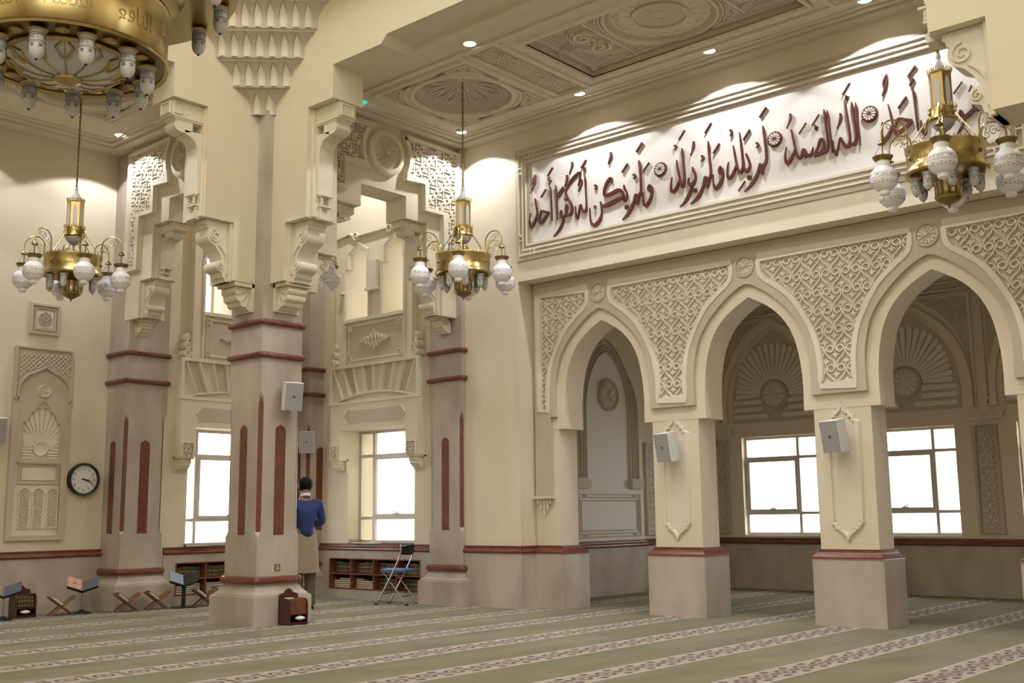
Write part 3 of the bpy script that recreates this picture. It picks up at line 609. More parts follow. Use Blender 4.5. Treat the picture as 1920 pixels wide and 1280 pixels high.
struct(MB().box(WORLD, -16.5, 4.5, 7.3, 16.5, 7.25, 7.4), 'sun_block_north', 'cream')  # unseen slab added above the ceilings to stop sun leaking through gaps
struct(MB().box(WORLD, -16.6, -10.8, -6.5, 8.0, 7.25, 7.4), 'sun_block_west', 'cream')  # same added sun blocker over the left aisle
# ---------------------------------------------------------------- arcade into the side hall
ARC = [-8.27, -6.145, -4.02, -1.895, 0.23]
INTR = smooth_pts([(.625, 2.30), (.63, 2.55), (.62, 2.75), (.595, 2.93), (.545, 3.13), (.45, 3.32), (.31, 3.475), (.15, 3.585), (0, 3.665)], 3)
BIN = smooth_pts([(.745, 2.46), (.75, 2.70), (.735, 2.92), (.66, 3.22), (.50, 3.46), (.28, 3.665), (.10, 3.78), (0, 3.815)], 3)
BOUT = smooth_pts([(.865, 2.545), (.87, 2.80), (.82, 3.10), (.715, 3.34), (.555, 3.59), (.37, 3.75), (.235, 3.85), (.185, 3.94), (.178, 4.10)], 3)
def arch_right(c, P):
    return [(c + a, b) for a, b in P]
def arch_left(c, P):
    return [(c - a, b) for a, b in P]
FA = FY(11.20)
out = [(-9.45, 2.30), (-9.005, 2.30)]
for c in ARC:
    out += arch_left(c, INTR) + list(reversed(arch_right(c, INTR)))[1:]
out += [(4.2, 2.30), (4.2, 4.46), (-9.45, 4.46)]
struct(MB().prism(FA, out, 0.0, -0.39), 'wall_arcade', 'cream')
# raised taupe border round the arches, with a long leg at its left end
out = [(-9.36, 1.42), (-9.10, 1.42), (-9.10, 2.46)] + arch_left(ARC[0], BIN)
holes = []
spand = []
for i, c in enumerate(ARC):
    if i:
        out += arch_left(c, BIN)
    out += list(reversed(arch_right(c, BIN)))[1:]
    nx = ARC[i + 1] if i + 1 < len(ARC) else None
    if nx:
        h = arch_right(c, BOUT) + list(reversed(arch_left(nx, BOUT)))
        spand.append(h)
h0 = [(-9.285, 2.545)] + arch_left(ARC[0], BOUT) + [(-9.285, 4.10)]
spand.insert(0, h0)
out += [(4.1, 2.46), (4.1, 4.275), (-9.36, 4.275)]
band = MB().prism(FA, out, 0.0, 0.055, holes=spand)
struct(band, 'trim_3', 'taupe')
SP_LAB = ['narrow lattice panel of curled plaster hearts left of the first arch', 'plaster heart lattice spandrel between the first and second arches, over the first pier',
          'plaster heart lattice spandrel between the second and third arches, over the second pier', 'plaster heart lattice spandrel right of the third arch, cut by the photo edge', '']
for i, h in enumerate(spand[:4]):
    th = thing('lattice_spandrel', SP_LAB[i], 'carved panel', (sum(q[0] for q in h) / len(h), 11.2, 2.6), 'carved lattice spandrels of the arcade')
    b = MB().sheet(FA, h, 0.008); b.build('backing', 'taupe', th)
    e = MB().ribbon(FA, h, 0.075, 0.0, 0.07, closed=True, top=0.75); e.build('frame', 'trim', th)
    l = MB(); heart_lattice(l, FA, h, 0.232, 0.212, (-7.4255, 3.955), 0.006, 0.034, 0.021); l.build('lattice', 'trim', th)
RO = ['first', 'second', 'third']
for i, c in enumerate(ARC[:3]):
    th = thing('rosette', 'small round flower rosette above the point of the %s arch' % RO[i], 'rosette', (c, 11.2, 4.02), 'rosettes above the arcade arches')
    b = MB(); ring(b, FA, c, 4.02, 0.118, 0.035, 0.03, 0.075, 32); b.build('ring', 'taupe', th)
    b = MB(); rosette(b, FA, c, 4.02, 0.095, 0.056, 0.085, 12); b.build('petals', 'trim', th)
th = thing('corbel', 'small fluted corbel ending the long border strip left of the first arch', 'bracket', (-9.23, 11.2, 1.42))
b = MB()
for k, (w, z0, z1) in enumerate([(.15, 1.40, 1.43), (.12, 1.33, 1.40), (.085, 1.26, 1.33), (.045, 1.18, 1.26)]):
    nf = max(1, int(w / .024))
    if k == 0:
        b.box(FA, -9.23 - w, -9.23 + w, z0, z1, 0, .10)
    else:
        for q in range(nf):
            x = -9.23 - w + (q + .5) * 2 * w / nf
            b.lathe(Fr((x, 11.2 - .05, 0), (1, 0, 0), (0, -1, 0), (0, 0, 1)), 0, 0, [(.012, z0), (.018, z0 + .02), (.014, z1)], 6)
b.build('flutes', 'trim', th)

# piers
PLAB = {-7.2075: 'free-standing arcade pier between the first and second arches, with a white loudspeaker', -5.0825: 'free-standing arcade pier between the second and third arches, with a white loudspeaker'}
def pier_base(mb_s, mb_r, x0, x1, y0, y1):
    mb_s.wbox(x0, x1, y0, y1, 0, .695)
    loops = []
    for d, z in [(-.005, .69), (.0, .70), (.0, .715), (.03, .745), (.045, .765), (.045, .775), (.062, .778), (.062, .795)]:
        loops.append([(x0 + d, y0 + d, z), (x1 - d, y0 + d, z), (x1 - d, y1 - d, z), (x0 + d, y1 - d, z)])
    mb_r.loft(loops)
CART = [(0, 2.34), (.025, 2.275), (.06, 2.245), (.085, 2.235), (.085, 2.21), (.12, 2.205), (.125, 2.16), (.165, 2.14), (.165, 1.08), (.15, 1.06), (.125, 1.055), (.12, 1.02), (.09, 1.015), (.08, .99), (.05, .975), (.02, .945), (0, .905)]
for xc in (-7.2075, -5.0825, -2.9575):
    lab = PLAB.get(xc)
    if lab is None:
        lab = 'arcade pier right of the third arch, mostly outside the photo'
    th = thing('pier', lab, 'pier', (xc, 11.4, 0), 'free-standing piers of the arcade')
    s_, r_ = MB(), MB()
    pier_base(s_, r_, xc - .395, xc + .395, 11.124, 11.671)
    s_.build('plinth', 'stone', th); r_.build('moulding', 'red', th)
    MB().wbox(xc - .325, xc + .325, 11.205, 11.585, .79, 2.302).build('shaft', 'cream', th)
    oc = [(xc + a, b) for a, b in CART] + [(xc - a, b) for a, b in reversed(CART[1:-1])]
    c_ = MB().ribbon(FY(11.205), oc, 0.05, 0, 0.035, closed=True, top=.5)
    c_.build('cartouche', 'trim', th)
    MB().prism(FY(11.205), [(xc + (a - xc) * .86, 1.62 + (b - 1.62) * .95) for a, b in oc], 0, .008).build('cartouche_field', 'trim', th)
# half pier at the left end
th = thing('pier', 'half pier built against the wall at the left of the first arch', 'pier', (-9.16, 11.4, 0))
s_, r_ = MB(), MB(); pier_base(s_, r_, -9.44, -8.905, 11.124, 11.671)
s_.build('plinth', 'stone', th); r_.build('moulding', 'red', th)
MB().wbox(-9.45, -9.005, 11.205, 11.585, .79, 2.302).build('shaft', 'cream', th)

# ---------------------------------------------------------------- side hall behind the arcade
FB = FY(15.8)
VC = [-8.27, -6.15, -4.03, -1.91]
wh = [rect(c - .64, c + .64, .83, 2.385) for c in VC]
struct(MB().prism(FB, rect(-10.4, 4.2, 0, 4.6), 0, -.35, holes=wh), 'wall_side_hall', 'cream')
struct(MB().box(FB, -9.9, 4.2, 0, .70, 0, .02), 'baseboard_side_hall', 'stone')
t = MB(); skirting(t, FB, -9.9, 4.2); struct(t, 'trim_4', 'red')
struct(MB().box(WORLD, -10.2, 4.2, 11.18, 16.0, 4.46, 4.6), 'ceiling_side_hall', 'cream')
def window_unit(name, fr, u0, u1, z0, z1, cols, rows, n, sash=None):
    """Aluminium window: frame with bars, a hinged sash with its handle, one pane per light."""
    w = struct_root(name, fr.p((u0 + u1) / 2, z0, n))
    f = MB(); d = .05
    f.box(fr, u0, u1, z0, z0 + .045, n - d, n); f.box(fr, u0, u1, z1 - .04, z1, n - d, n)
    f.box(fr, u0, u0 + .035, z0 + .045, z1 - .04, n - d, n); f.box(fr, u1 - .035, u1, z0 + .045, z1 - .04, n - d, n)
    for c in cols:
        f.box(fr, c - .022, c + .022, z0 + .045, z1 - .04, n - d, n + .004)
    for r in rows:
        f.box(fr, u0 + .035, u1 - .035, r - .022, r + .022, n - d, n + .002)
    struct(f, 'frame', 'alu', w)
    if sash:
        a, b = sash
        s_ = MB()
        for q in (rect(a, b, rows[0] + .022, rows[0] + .062), rect(a, b, rows[1] - .062, rows[1] - .022), rect(a, a + .04, rows[0] + .06, rows[1] - .06), rect(b - .04, b, rows[0] + .06, rows[1] - .06)):
            s_.prism(fr, q, n - .02, n + .018)
        struct(s_, 'sash', 'alu', w)
        h = MB(); m = (a + b) / 2
        h.box(fr, m - .05, m + .05, rows[0] + .055, rows[0] + .075, n + .018, n + .04); h.tube([fr.p(m - .02, rows[0] + .08, n + .03), fr.p(m + .06, rows[0] + .10, n + .05)], .008)
        struct(h, 'handle', 'alu', w)
    g = MB().sheet(fr, rect(u0, u1, z0, z1), n - .03)
    struct(g, 'pane', 'glass', w)
    return w
for i, c in enumerate(VC):
    window_unit('window_%d' % (i + 1), FB, c - .64, c + .64, .83, 2.385, [c - .64 + .93], [1.175, 2.045], -.10, (c - .60, c - .64 + .915))
FAN_R, FAN_Z = .78, 3.04
for i, c in enumerate(VC):
    wd = ['leftmost', 'middle', 'right-hand', 'last'][i]
    th = thing('sunburst_tympanum', 'carved sunburst arch over the %s window of the side hall' % wd, 'carved panel', (c, 15.8, 2.6), 'sunburst panels over the side hall windows')
    P = [(.90, 2.62), (.90, 2.95), (.87, 3.2), (.78, 3.48), (.62, 3.74), (.40, 3.95), (.17, 4.11), (0, 4.21)]
    sh = smooth_pts(P, 3)
    arcp = [(c - a, b) for a, b in sh] + [(c + a, b) for a, b in reversed(sh[:-1])]
    e = MB().ribbon(FB, arcp, .11, 0, .06, top=.8)
    e.build('arch_border', 'cream', th)
    Pi = [(c + (a - c) * .86, 2.62 + (b - 2.62) * .93) for a, b in arcp]
    MB().prism(FB, Pi, 0, .012).build('field', 'taupe', th)
    rr = MB()
    for k in range(23):
        a = PI * k / 22
        ca, sa = math.cos(a), math.sin(a)
        r1 = .25
        # length to the arch border
        r2 = .70 + .22 * max(0, sa - .35)
        w1, w2 = .018, .040
        q = [(r1, -w1), (r2 - .04, -w2), (r2, 0), (r2 - .04, w2), (r1, w1)]
        rr.prism(FB, [(c + x * ca - y * sa, FAN_Z + x * sa + y * ca) for x, y in q], .012, .035)
    for k in range(3):
        zz = FAN_Z - .10 - .115 * k
        for sg in (-1, 1):
            x0, x1 = c + sg * (.12 if k > 1 else .22), c + sg * .74
            rr.box(FB, min(x0, x1), max(x0, x1), zz - .035, zz + .035, .012, .035)
    rr.build('rays', 'trim', th)
    m = MB(); m.lathe(FB, c, FAN_Z, [(.235, 0), (.235, .04), (.215, .055), (.20, .04)], 28); m.build('hub_ring', 'taupe', th)
    m = MB(); rosette(m, FB, c, FAN_Z, .18, .04, .075, 12); m.build('hub_flower', 'trim', th)
for i, x in enumerate([-9.33, -7.21, -5.09, -2.97]):
    wd = ['left of the first', 'between the first and second', 'between the second and third', 'right of the third'][i]
    th = thing('carved_pilaster_panel', 'tall carved scroll panel %s side hall windows' % wd if i not in (0, 3) else 'tall carved scroll panel %s side hall window' % wd, 'carved panel', (x, 15.8, .85), 'scroll panels between the side hall windows')
    f = MB(); f.ribbon(FB, rect(x - .15, x + .15, .865, 2.355), .05, 0, .05, closed=True); f.build('frame', 'taupe', th)
    MB().box(FB, x - .15, x + .15, .865, 2.355, 0, .006).build('backing', 'taupe', th)
    l = MB()
    for k in range(9):
        z = .95 + k * .152
        for sg in (-1, 1):
            l.ribbon(FB, spiral(x + sg * .055, z + .05, .055, .015, 0 if sg > 0 else PI, sg * 1.2, 12), .018, .006, .03)
            l.ribbon(FB, [(x, z + .12), (x + sg * .05, z + .06), (x + sg * .10, z + .13)], .016, .006, .03)
        l.prism(FB, [(x - .02, z), (x, z - .03), (x + .02, z), (x, z + .03)], .006, .03)
    l.build('scrollwork', 'trim', th)
    c_ = MB()
    for z0, z1, w, n1 in [(2.44, 2.465, .29, .07), (2.465, 2.52, .27, .05), (2.52, 2.545, .29, .07)]:
        c_.box(FB, x - w, x + w, z0, z1, 0, n1)
    for q in range(3):
        ring(c_, FB, x - .16 + .16 * q, 2.492, .022, .012, .05, .06, 10)
    c_.build('capital', 'trim', th)
    s_ = MB()
    for sg in (-1, 1):
        s_.ribbon(FB, [(x + sg * .105 + .045 * math.cos(PI * k / 3), 2.68 + .055 * math.sin(PI * k / 3)) for k in range(6)], .022, 0, .05, closed=True)
        s_.ribbon(FB, [(x + sg * .075, 2.75), (x + sg * .075, 4.26), (x + sg * .92, 4.28)], .03, 0, .05)
        s_.ribbon(FB, [(x + sg * .135, 2.75), (x + sg * .135, 3.2)], .02, 0, .04)
    s_.build('spandrel_border', 'cream', th)
    b = MB()
    for sg in (-1, 1):
        poly = [(x + sg * q, z) for q, z in ((.12, 3.1), (.12, 4.22), (.85, 4.24), (.55, 4.05), (.32, 3.78), (.19, 3.45))]
        b.sheet(FB, poly, .004)
    b.build('spandrel_field', 'taupe', th)
    for sg in (-1, 1):
        l = MB()
        poly = [(x + sg * q, z) for q, z in ((.14, 3.15), (.14, 4.2), (.80, 4.22), (.54, 4.06), (.33, 3.80), (.20, 3.48))]
        arabesque(l, FB, poly, .15, .004, .022, .013, 5 + i)
        l.build('spandrel_scrolls', 'trim', th)
t = MB(); t.box(FB, -9.9, 4.2, 4.31, 4.34, 0, .06); t.box(FB, -9.9, 4.2, 4.42, 4.45, 0, .08)
for k in range(60):
    t.box(FB, -9.8 + k * .22, -9.8 + k * .22 + .12, 4.365, 4.395, 0, .03)
struct(t, 'trim_5', 'trim')
# end wall of the side hall with its blind arch
FE = FX(-9.86)
struct(MB().box(FE, 11.3, 14.35, 0, 4.6, -.3, 0), 'wall_side_hall_end', 'cream')
struct(MB().box(FX(-10.0), 14.2, 16.0, 0, 4.6, -.3, 0), 'wall_side_hall_corner', 'cream')
t = MB(); t.box(FE, 11.6, 14.35, 0, .70, 0, .02); t.box(FX(-10.0), 14.3, 15.8, 0, .70, 0, .02); struct(t, 'baseboard_side_hall_end', 'stone')
t = MB(); skirting(t, FE, 11.6, 14.37); skirting(t, FX(-10.0), 14.3, 15.8); struct(t, 'trim_6', 'red')
th = thing('blind_arch', 'pointed blind arch with thin ridges and a round medallion on the side hall end wall', 'niche', (-9.86, 13.42, .8))
f = MB()
for w in (.56, .62, .68, .77):
    sh = smooth_pts([(w, 1.62), (w, 2.6), (w * .985, 2.85), (w * .88, 3.12), (w * .62, 3.40), (w * .30, 3.58 + (w - .56) * .6), (0, 3.64 + (w - .56) * .9)], 3)
    f.ribbon(FE, [(13.42 - a, b) for a, b in sh] + [(13.42 + a, b) for a, b in reversed(sh[:-1])], .03, 0, .05, top=.5)
f.build('ridges', 'taupe', th)
sh = smooth_pts([(.55, 1.56), (.55, 2.6), (.54, 2.85), (.48, 3.12), (.34, 3.40), (.16, 3.57), (0, 3.63)], 3)
MB().prism(FE, [(13.42 - a, b) for a, b in sh] + [(13.42 + a, b) for a, b in reversed(sh[:-1])], 0, .006).build('field', 'panel', th)
f = MB()
for sg in (-1, 1):
    f.box(FE, 13.42 + sg * .68 - .16, 13.42 + sg * .68 + .16, 1.57, 1.69, 0, .09); f.box(FE, 13.42 + sg * .68 - .13, 13.42 + sg * .68 + .13, 1.69, 1.72, 0, .07)
f.build('feet', 'taupe', th)
f = MB(); f.lathe(FE, 13.45, 2.98, [(.245, 0), (.245, .05), (.22, .07), (.19, .03), (0, .03)], 32); f.build('medallion_ring', 'taupe', th)
f = MB(); rosette(f, FE, 13.45, 2.98, .165, .03, .07, 12); f.build('medallion_flower', 'trim', th)
th = thing('framed_wall_panel', 'square wall panel with interlaced corner lines below the blind arch', 'carved panel', (-9.86, 13.42, .8))
MB().box(FE, 12.55, 14.29, .80, 1.56, 0, .015).build('board', 'panel', th)
def line_frame(mb, fr, u0, u1, v0, v1, g, w, n0, n1, inner=True):
    """Double-line border whose lines cross at the corners, with a knot of small loops."""
    for d in ((0, g, 2 * g) if inner else (0, g)):
        mb.ribbon(fr, rect(u0 + d, u1 - d, v0 + d, v1 - d), w, n0, n1, closed=True)
    for (cu, su) in ((u0, 1), (u1, -1)):
        for (cv, sv) in ((v0, 1), (v1, -1)):
            mb.ribbon(fr, [(cu + su * 3.2 * g, cv), (cu + su * 3.2 * g, cv + sv * g)], w, n0, n1)
            mb.ribbon(fr, [(cu, cv + sv * 3.2 * g), (cu + su * g, cv + sv * 3.2 * g)], w, n0, n1)
            mb.ribbon(fr, [(cu + su * 4.6 * g, cv), (cu + su * 4.2 * g, cv + sv * .5 * g), (cu + su * 4.6 * g, cv + sv * g)], w, n0, n1)
            mb.ribbon(fr, [(cu, cv + sv * 4.6 * g), (cu + su * .5 * g, cv + sv * 4.2 * g), (cu + su * g, cv + sv * 4.6 * g)], w, n0, n1)
f = MB(); line_frame(f, FE, 12.64, 14.23, .86, 1.48, .045, .016, .015, .03); f.build('lines', 'taupe', th)
th = thing('carved_pilaster_panel', 'narrow tracery panel in the far left corner of the side hall', 'carved panel', (-10.0, 14.8, .85))
f = MB(); f.ribbon(FX(-10.0), rect(14.62, 14.98, .86, 2.30), .05, 0, .04, closed=True); f.build('frame', 'taupe', th)
f = MB(); heart_lattice(f, FX(-10.0), rect(14.64, 14.96, .9, 2.27), .11, .13, (14.68, .9), 0, .025, .018); f.build('tracery', 'trim', th)

# ---------------------------------------------------------------- calligraphy band
th = struct_root('trim_7', (-6.2, YR, 5.2))
FW = FY(YR)
BX0, BX1, BZ0, BZ1 = -9.415, -2.85, 4.552, 6.105
t = MB().prism(FW, rect(BX0, BX1, BZ0, BZ1), 0, .022, holes=[rect(BX0 + .26, BX1 - .26, BZ0 + .225, BZ1 - .225)]); struct(t, 'border', 'taupe', th)
t = MB().sheet(FW, rect(BX0 + .25, BX1 - .25, BZ0 + .21, BZ1 - .21), .006); struct(t, 'field', 'panel', th)
t = MB(); line_frame(t, FW, BX0 + .075, BX1 - .075, BZ0 + .075, BZ1 - .075, .062, .024, .022, .05); struct(t, 'lines', 'trim', th)
CX0, CZ0 = -9.4, 4.4
FT = FY(YR - .012)
VERSES = [('v1', ['v1a', 'v1b'], 'raised maroon Arabic lettering behind the right-hand chandelier, before the last rosette'),
          ('v2', ['v2a', 'v2b'], 'raised maroon Arabic lettering between the two rosettes nearest the right-hand chandelier'),
          ('v3', ['v3a', 'v3b', 'v3c', 'v3d'], 'raised maroon Arabic lettering between the first two rosettes from the left'),
          ('v4', ['v4a', 'v4b', 'v4c', 'v4d', 'v4e'], 'raised maroon Arabic lettering filling the left end of the white band')]
for nm, ws, lab in VERSES:
    th = thing('calligraphy_verse', lab, 'lettering', (0, 0, 0), 'maroon verses on the white band')
    for w in ws:
        mb = MB()
        for k, s_ in enumerate(CALLI[w].split('|')):
            q = [int(a) / 1000 for a in s_.split()]
            P = [(CX0 + q[i], CZ0 + q[i + 1]) for i in range(0, len(q), 2)]
            A, B = P[0::2], P[1::2]
            n1 = .020 + .0004 * (k % 7)
            V = []
            for a, b in zip(A, B):
                V += [FT.p(*a, 0), FT.p(*a, n1), FT.p(*b, n1), FT.p(*b, 0)]
            F = []
            n = len(A)
            for i in range(n - 1):
                for e in range(4):
                    F.append((4 * i + e, 4 * i + 4 + e, 4 * i + 4 + (e + 1) % 4, 4 * i + (e + 1) % 4))
            F += [(0, 1, 2, 3), (4 * n - 1, 4 * n - 2, 4 * n - 3, 4 * n - 4)]
            mb.add(V, F)
        mb.build('word', 'maroon', th)
for x, z, lab in [(-7.071, 5.333, 'maroon and white wheel rosette, leftmost of the three on the calligraphy band'), (-5.533, 5.345, 'maroon and white wheel rosette, middle of the three on the calligraphy band'), (-4.424, 5.355, 'maroon and white wheel rosette nearest the right-hand chandelier')]:
    th = thing('verse_rosette', lab, 'rosette', (x, YR, z), 'wheel rosettes between the verses')
    b = MB(); b.lathe(FT, x, z, [(.09, 0), (.09, .018), (.078, .024), (0, .024)], 32); b.build('disc', 'maroon', th)
    b = MB()
    for k in range(12):
        a = 2 * PI * k / 12
        q = [(.018, 0), (.06, -.011), (.068, -.008), (.071, 0), (.068, .008), (.06, .011)]
        b.prism(FT, [(x + r * math.cos(a) - s_ * math.sin(a), z + r * math.sin(a) + s_ * math.cos(a)) for r, s_ in q], .024, .031)
    b.build('petals', 'panel', th)
# ================================================================ column, pilasters
def sq(cx, cy, h, z, ch=0.0, hy=None):
    hy = h if hy is None else hy
    return [(cx - h + ch, cy - hy, z), (cx + h - ch, cy - hy, z), (cx + h, cy - hy + ch, z), (cx + h, cy + hy - ch, z), (cx + h - ch, cy + hy, z), (cx - h + ch, cy + hy, z), (cx - h, cy + hy - ch, z), (cx - h, cy - hy + ch, z)]
def torus_ring(mb, cx, cy, h, z, r, hy=None):
    hy = h if hy is None else hy
    b = r * .9
    pts = []
    for sx, sy, a0 in ((1, -1, -90), (1, 1, 0), (-1, 1, 90), (-1, -1, 180)):
        for k in range(4):
            a = math.radians(a0 + 30 * k)
            pts.append((cx + sx * (h - b) + b * math.cos(a), cy + sy * (hy - b) + b * math.sin(a), z))
    mb.tube(pts, r, 8, closed=True)
def inlay_strip(mb, fr, u, w, z0, z1, arch=True, n=0.004):
    p = [(u - w, z0), (u + w, z0), (u + w, z1 - .06)] + ([(u + w * .8, z1 - .03), (u, z1), (u - w * .8, z1 - .03)] if arch else [(u, z1)]) + [(u - w, z1 - .06)]
    mb.prism(fr, p, -.004, n)
def column(name, cx, cy, h, top, label, faces, corners, hy=None, ph=None, group=None, ch=.055):
    """Stone column: plinth, moulded base, roll mouldings and red inlay strips."""
    hy = h if hy is None else hy
    d = .115
    th = thing(name, label, 'column', (cx, cy, 0), group)
    MB().loft([sq(cx, cy, h + d, z, .0, hy + d) for z in (0, .305)]).build('plinth', 'stone', th)
    mb = MB()
    mb.loft([sq(cx, cy, h + e, z, 0, hy + e) for e, z in ((d - .005, .304), (d - .005, .318), (.085, .322), (.085, .336), (.078, .34), (.04, .375), (.02, .41), (.012, .425), (.004, .43), (.004, .47))])
    mb.build('base_moulding', 'stone', th)
    mb = MB()
    eps = .001
    mb.loft([sq(cx, cy, h, z, c, hy) for z, c in ((.46, eps), (.97, eps), (1.045, ch), (2.56, ch), (2.64, eps), (top, eps))])
    mb.build('shaft', 'stone', th)
    for z, r in ((.492, .044), (3.075, .034), (3.464, .034)):
        mb = MB(); torus_ring(mb, cx, cy, h + .018, z, r, hy + .018); mb.build('roll_moulding', 'red', th, smooth=True)
    for f in faces:
        mb = MB()
        if f == '-y':
            inlay_strip(mb, FY(cy - hy), cx, .068, 1.0, 2.27)
        else:
            inlay_strip(mb, FX(cx + h), cy, .072, 1.0, 2.27)
        mb.build('inlay', 'red', th)
    for sx, sy in corners:
        px, py = cx + sx * (h - ch / 2), cy + sy * (hy - ch / 2)
        u = Vector((-sy, sx, 0)).normalized() * 1.0
        fr = Fr((px, py, 0), u, (0, 0, 1), Vector((sx, sy, 0)).normalized())
        mb = MB()
        w = ch * .52
        mb.prism(fr, [(-w, 1.05), (0, .96), (w, 1.05), (w, 2.52), (0, 2.60), (-w, 2.52)], -.01, .006)
        mb.build('inlay', 'red', th)
    return th
CCX, CCY = -10.785, 7.835
column('stone_column', CCX, CCY, .312, 6.05, 'thick beige stone column in the middle with red rings and red inlay strips', ['-y', '+x'], [(1, -1), (1, 1), (-1, -1)], hy=.29)
column('pilaster', -10.71, 11.10, .315, 6.43, 'stone pilaster beside the blue folding chair, left of the calligraphy wall', ['-y'], [(1, -1), (-1, -1)], hy=.29, group='stone wall pilasters')
column('pilaster', -14.08, 8.03, .30, 6.43, 'stone pilaster right of the wall clock', ['+x', '-y'], [(1, -1), (1, 1)], hy=.31, group='stone wall pilasters')
column('pilaster', -13.70, 10.83, .24, 6.43, 'slim corner pilaster behind the man, partly hidden by the middle column', ['-y', '+x'], [(1, -1)], hy=.24, group='stone wall pilasters')

# ================================================================ stepped arches
def steps_outline(c, half, lo, hi, ramp=None, span=None):
    pass
def big_outline(c, left, right, top, zt=3.93):
    """Wall face with the stepped opening: c = middle of the opening, left/right = ends of the wall."""
    R = [(3.99, zt), (3.99, 4.62), (3.594, 4.62), (3.594, 5.94), (3.14, 5.94), (3.14, 6.34), (2.33, 6.34), (2.23, 6.43), (0, 6.43)]
    h = arch_left(c, R) + list(reversed(arch_right(c, R)))[1:]
    return [(left, zt)] + h + [(right, zt), (right, top), (left, top)]
struct(MB().prism(FY(7.64), big_outline(-6.23, -10.66, -1.2, 12.1), 0, -.45), 'wall_arch_right', 'cream')
struct(MB().prism(FX(-10.65), [(a, b) for a, b in big_outline(3.24, -1.9, 7.66, 12.1)], 0, -.45), 'wall_arch_left', 'cream')
struct(MB().box(WORLD, -11.09, -10.651, 7.641, 8.089, 6.0, 6.95), 'trim_8', 'cream')
def small_outline(c, half_out, zt=3.92, top=7.2):
    R = [(1.085, zt), (1.085, 4.435), (.79, 4.435), (.79, 5.17), (.40, 5.17), (.40, 5.475)]
    return [(c - half_out, zt)] + arch_left(c, R) + list(reversed(arch_right(c, R))) + [(c + half_out, zt), (c + half_out, top), (c - half_out, top)]
CR, CLX = 9.44, -12.47
struct(MB().prism(FX(-10.49), small_outline(CR, 1.40), 0, -.40), 'wall_small_arch_right', 'cream')
struct(MB().prism(FY(7.71), small_outline(CLX, 1.44), 0, -.40), 'wall_small_arch_left', 'cream')

def grille(fr, c, side, label):
    th = thing('pierced_grille', label, 'carved panel', fr.p(c, 5.4, 0), 'stepped lattice panels of the small arches')
    s = side
    ro, rz = .425, 5.97
    a0, a1 = math.degrees(math.asin((6.27 - rz) / ro)), math.degrees(math.asin((5.72 - rz) / ro))
    cir = [(ro * math.cos(math.radians(a0 + (a1 - a0) * k / 8)), rz + ro * math.sin(math.radians(a0 + (a1 - a0) * k / 8))) for k in range(9)]
    P = [(1.345, 6.27)] + cir + [(.715, 5.72), (.715, 5.345), (1.085, 5.345), (1.085, 4.59), (1.345, 4.59)]
    poly = [(c + s * a, b) for a, b in P]
    MB().sheet(fr, poly, .006).build('backing', 'panel', th)
    m = MB(); m.ribbon(fr, poly, .075, 0, .085, closed=True, top=.8); m.build('frame', 'trim', th)
    m = MB(); heart_lattice(m, fr, poly, .20, .20, (c + s * 1.0, 5.9), .0, .05, .028, rot=s * .78); m.build('lattice', 'trim', th)
def big_rosette(fr, c, label):
    th = thing('rosette', label, 'rosette', fr.p(c, 5.97, 0), 'large fluted rosettes of the small arches')
    m = MB(); m.lathe(fr, c, 5.97, [(.315, 0), (.31, .06), (.275, .085), (.235, .085), (.215, .03), (0, .03)], 48); m.build('ring', 'cream', th, smooth=True)
    m = MB(); rosette(m, fr, c, 5.97, .212, .03, .085, 16); m.build('flutes', 'trim', th)
FSR, FSL = FX(-10.49), FY(7.71)
grille(FSR, CR, 1, 'pierced heart lattice right of the large rosette, behind the middle chandelier')
grille(FSR, CR, -1, 'pierced heart lattice left of the large rosette, partly hidden by the middle column arch')
grille(FSL, CLX, -1, 'pierced heart lattice above the pilaster by the clock')
big_rosette(FSR, CR, 'large fluted round rosette between two pierced lattices, left of the middle chandelier')
big_rosette(FSL, CLX, 'large fluted round rosette half hidden behind the arch left of the middle column')

# ---------------------------------------------------------------- brackets
def bfr(o, d, w):
    """Side frame of a bracket: u = outward, v = up, n = along its width."""
    return Fr(o, d, (0, 0, 1), w)
def scroll_bracket(o, d, w, H, D, W, label, group='scroll brackets of the stepped arches'):
    fr = bfr(o, d, w)
    th = thing('scroll_bracket', label, 'bracket', o, group)
    MB().box(fr, 0, .035, -H, 0, -W * .68, W * .68).build('back_plate', 'cream', th)
    prof = [(0, 0), (D, 0), (D, -.07 * H), (.93 * D, -.09 * H), (.93 * D, -.13 * H)] + arc(.62 * D, -.25 * H, .30 * D, 35, -75, 6, .15 * H) + \
        smooth_pts([(.60 * D, -.42 * H), (.42 * D, -.52 * H), (.30 * D, -.64 * H)], 3) + arc(.36 * D, -.745 * H, .20 * D, 70, -80, 6, .09 * H) + \
        [(.30 * D, -.85 * H), (.26 * D, -.93 * H), (.18 * D, -.95 * H), (.16 * D, -H), (0, -H)]
    MB().prism(fr, prof, -W / 2, W / 2).build('console', 'trim', th)
    for sg in (-1, 1):
        v = MB()
        f2 = Fr(fr.o, fr.u, fr.v, fr.n * sg)
        v.ribbon(f2, spiral(.60 * D, -.26 * H, .24 * D, .05 * D, PI * .5, -1.6, 22), .035 * D + .006, W / 2, W / 2 + .02)
        v.ribbon(f2, spiral(.36 * D, -.745 * H, .13 * D, .03 * D, PI * .5, -1.4, 16), .03 * D + .006, W / 2, W / 2 + .02)
        v.ribbon(f2, smooth_pts([(.48 * D, -.40 * H), (.30 * D, -.48 * H), (.16 * D, -.60 * H), (.12 * D, -.75 * H), (.14 * D, -.88 * H)], 4), .03 * D + .006, W / 2, W / 2 + .02)
        v.build('volute', 'trim', th)
    return th
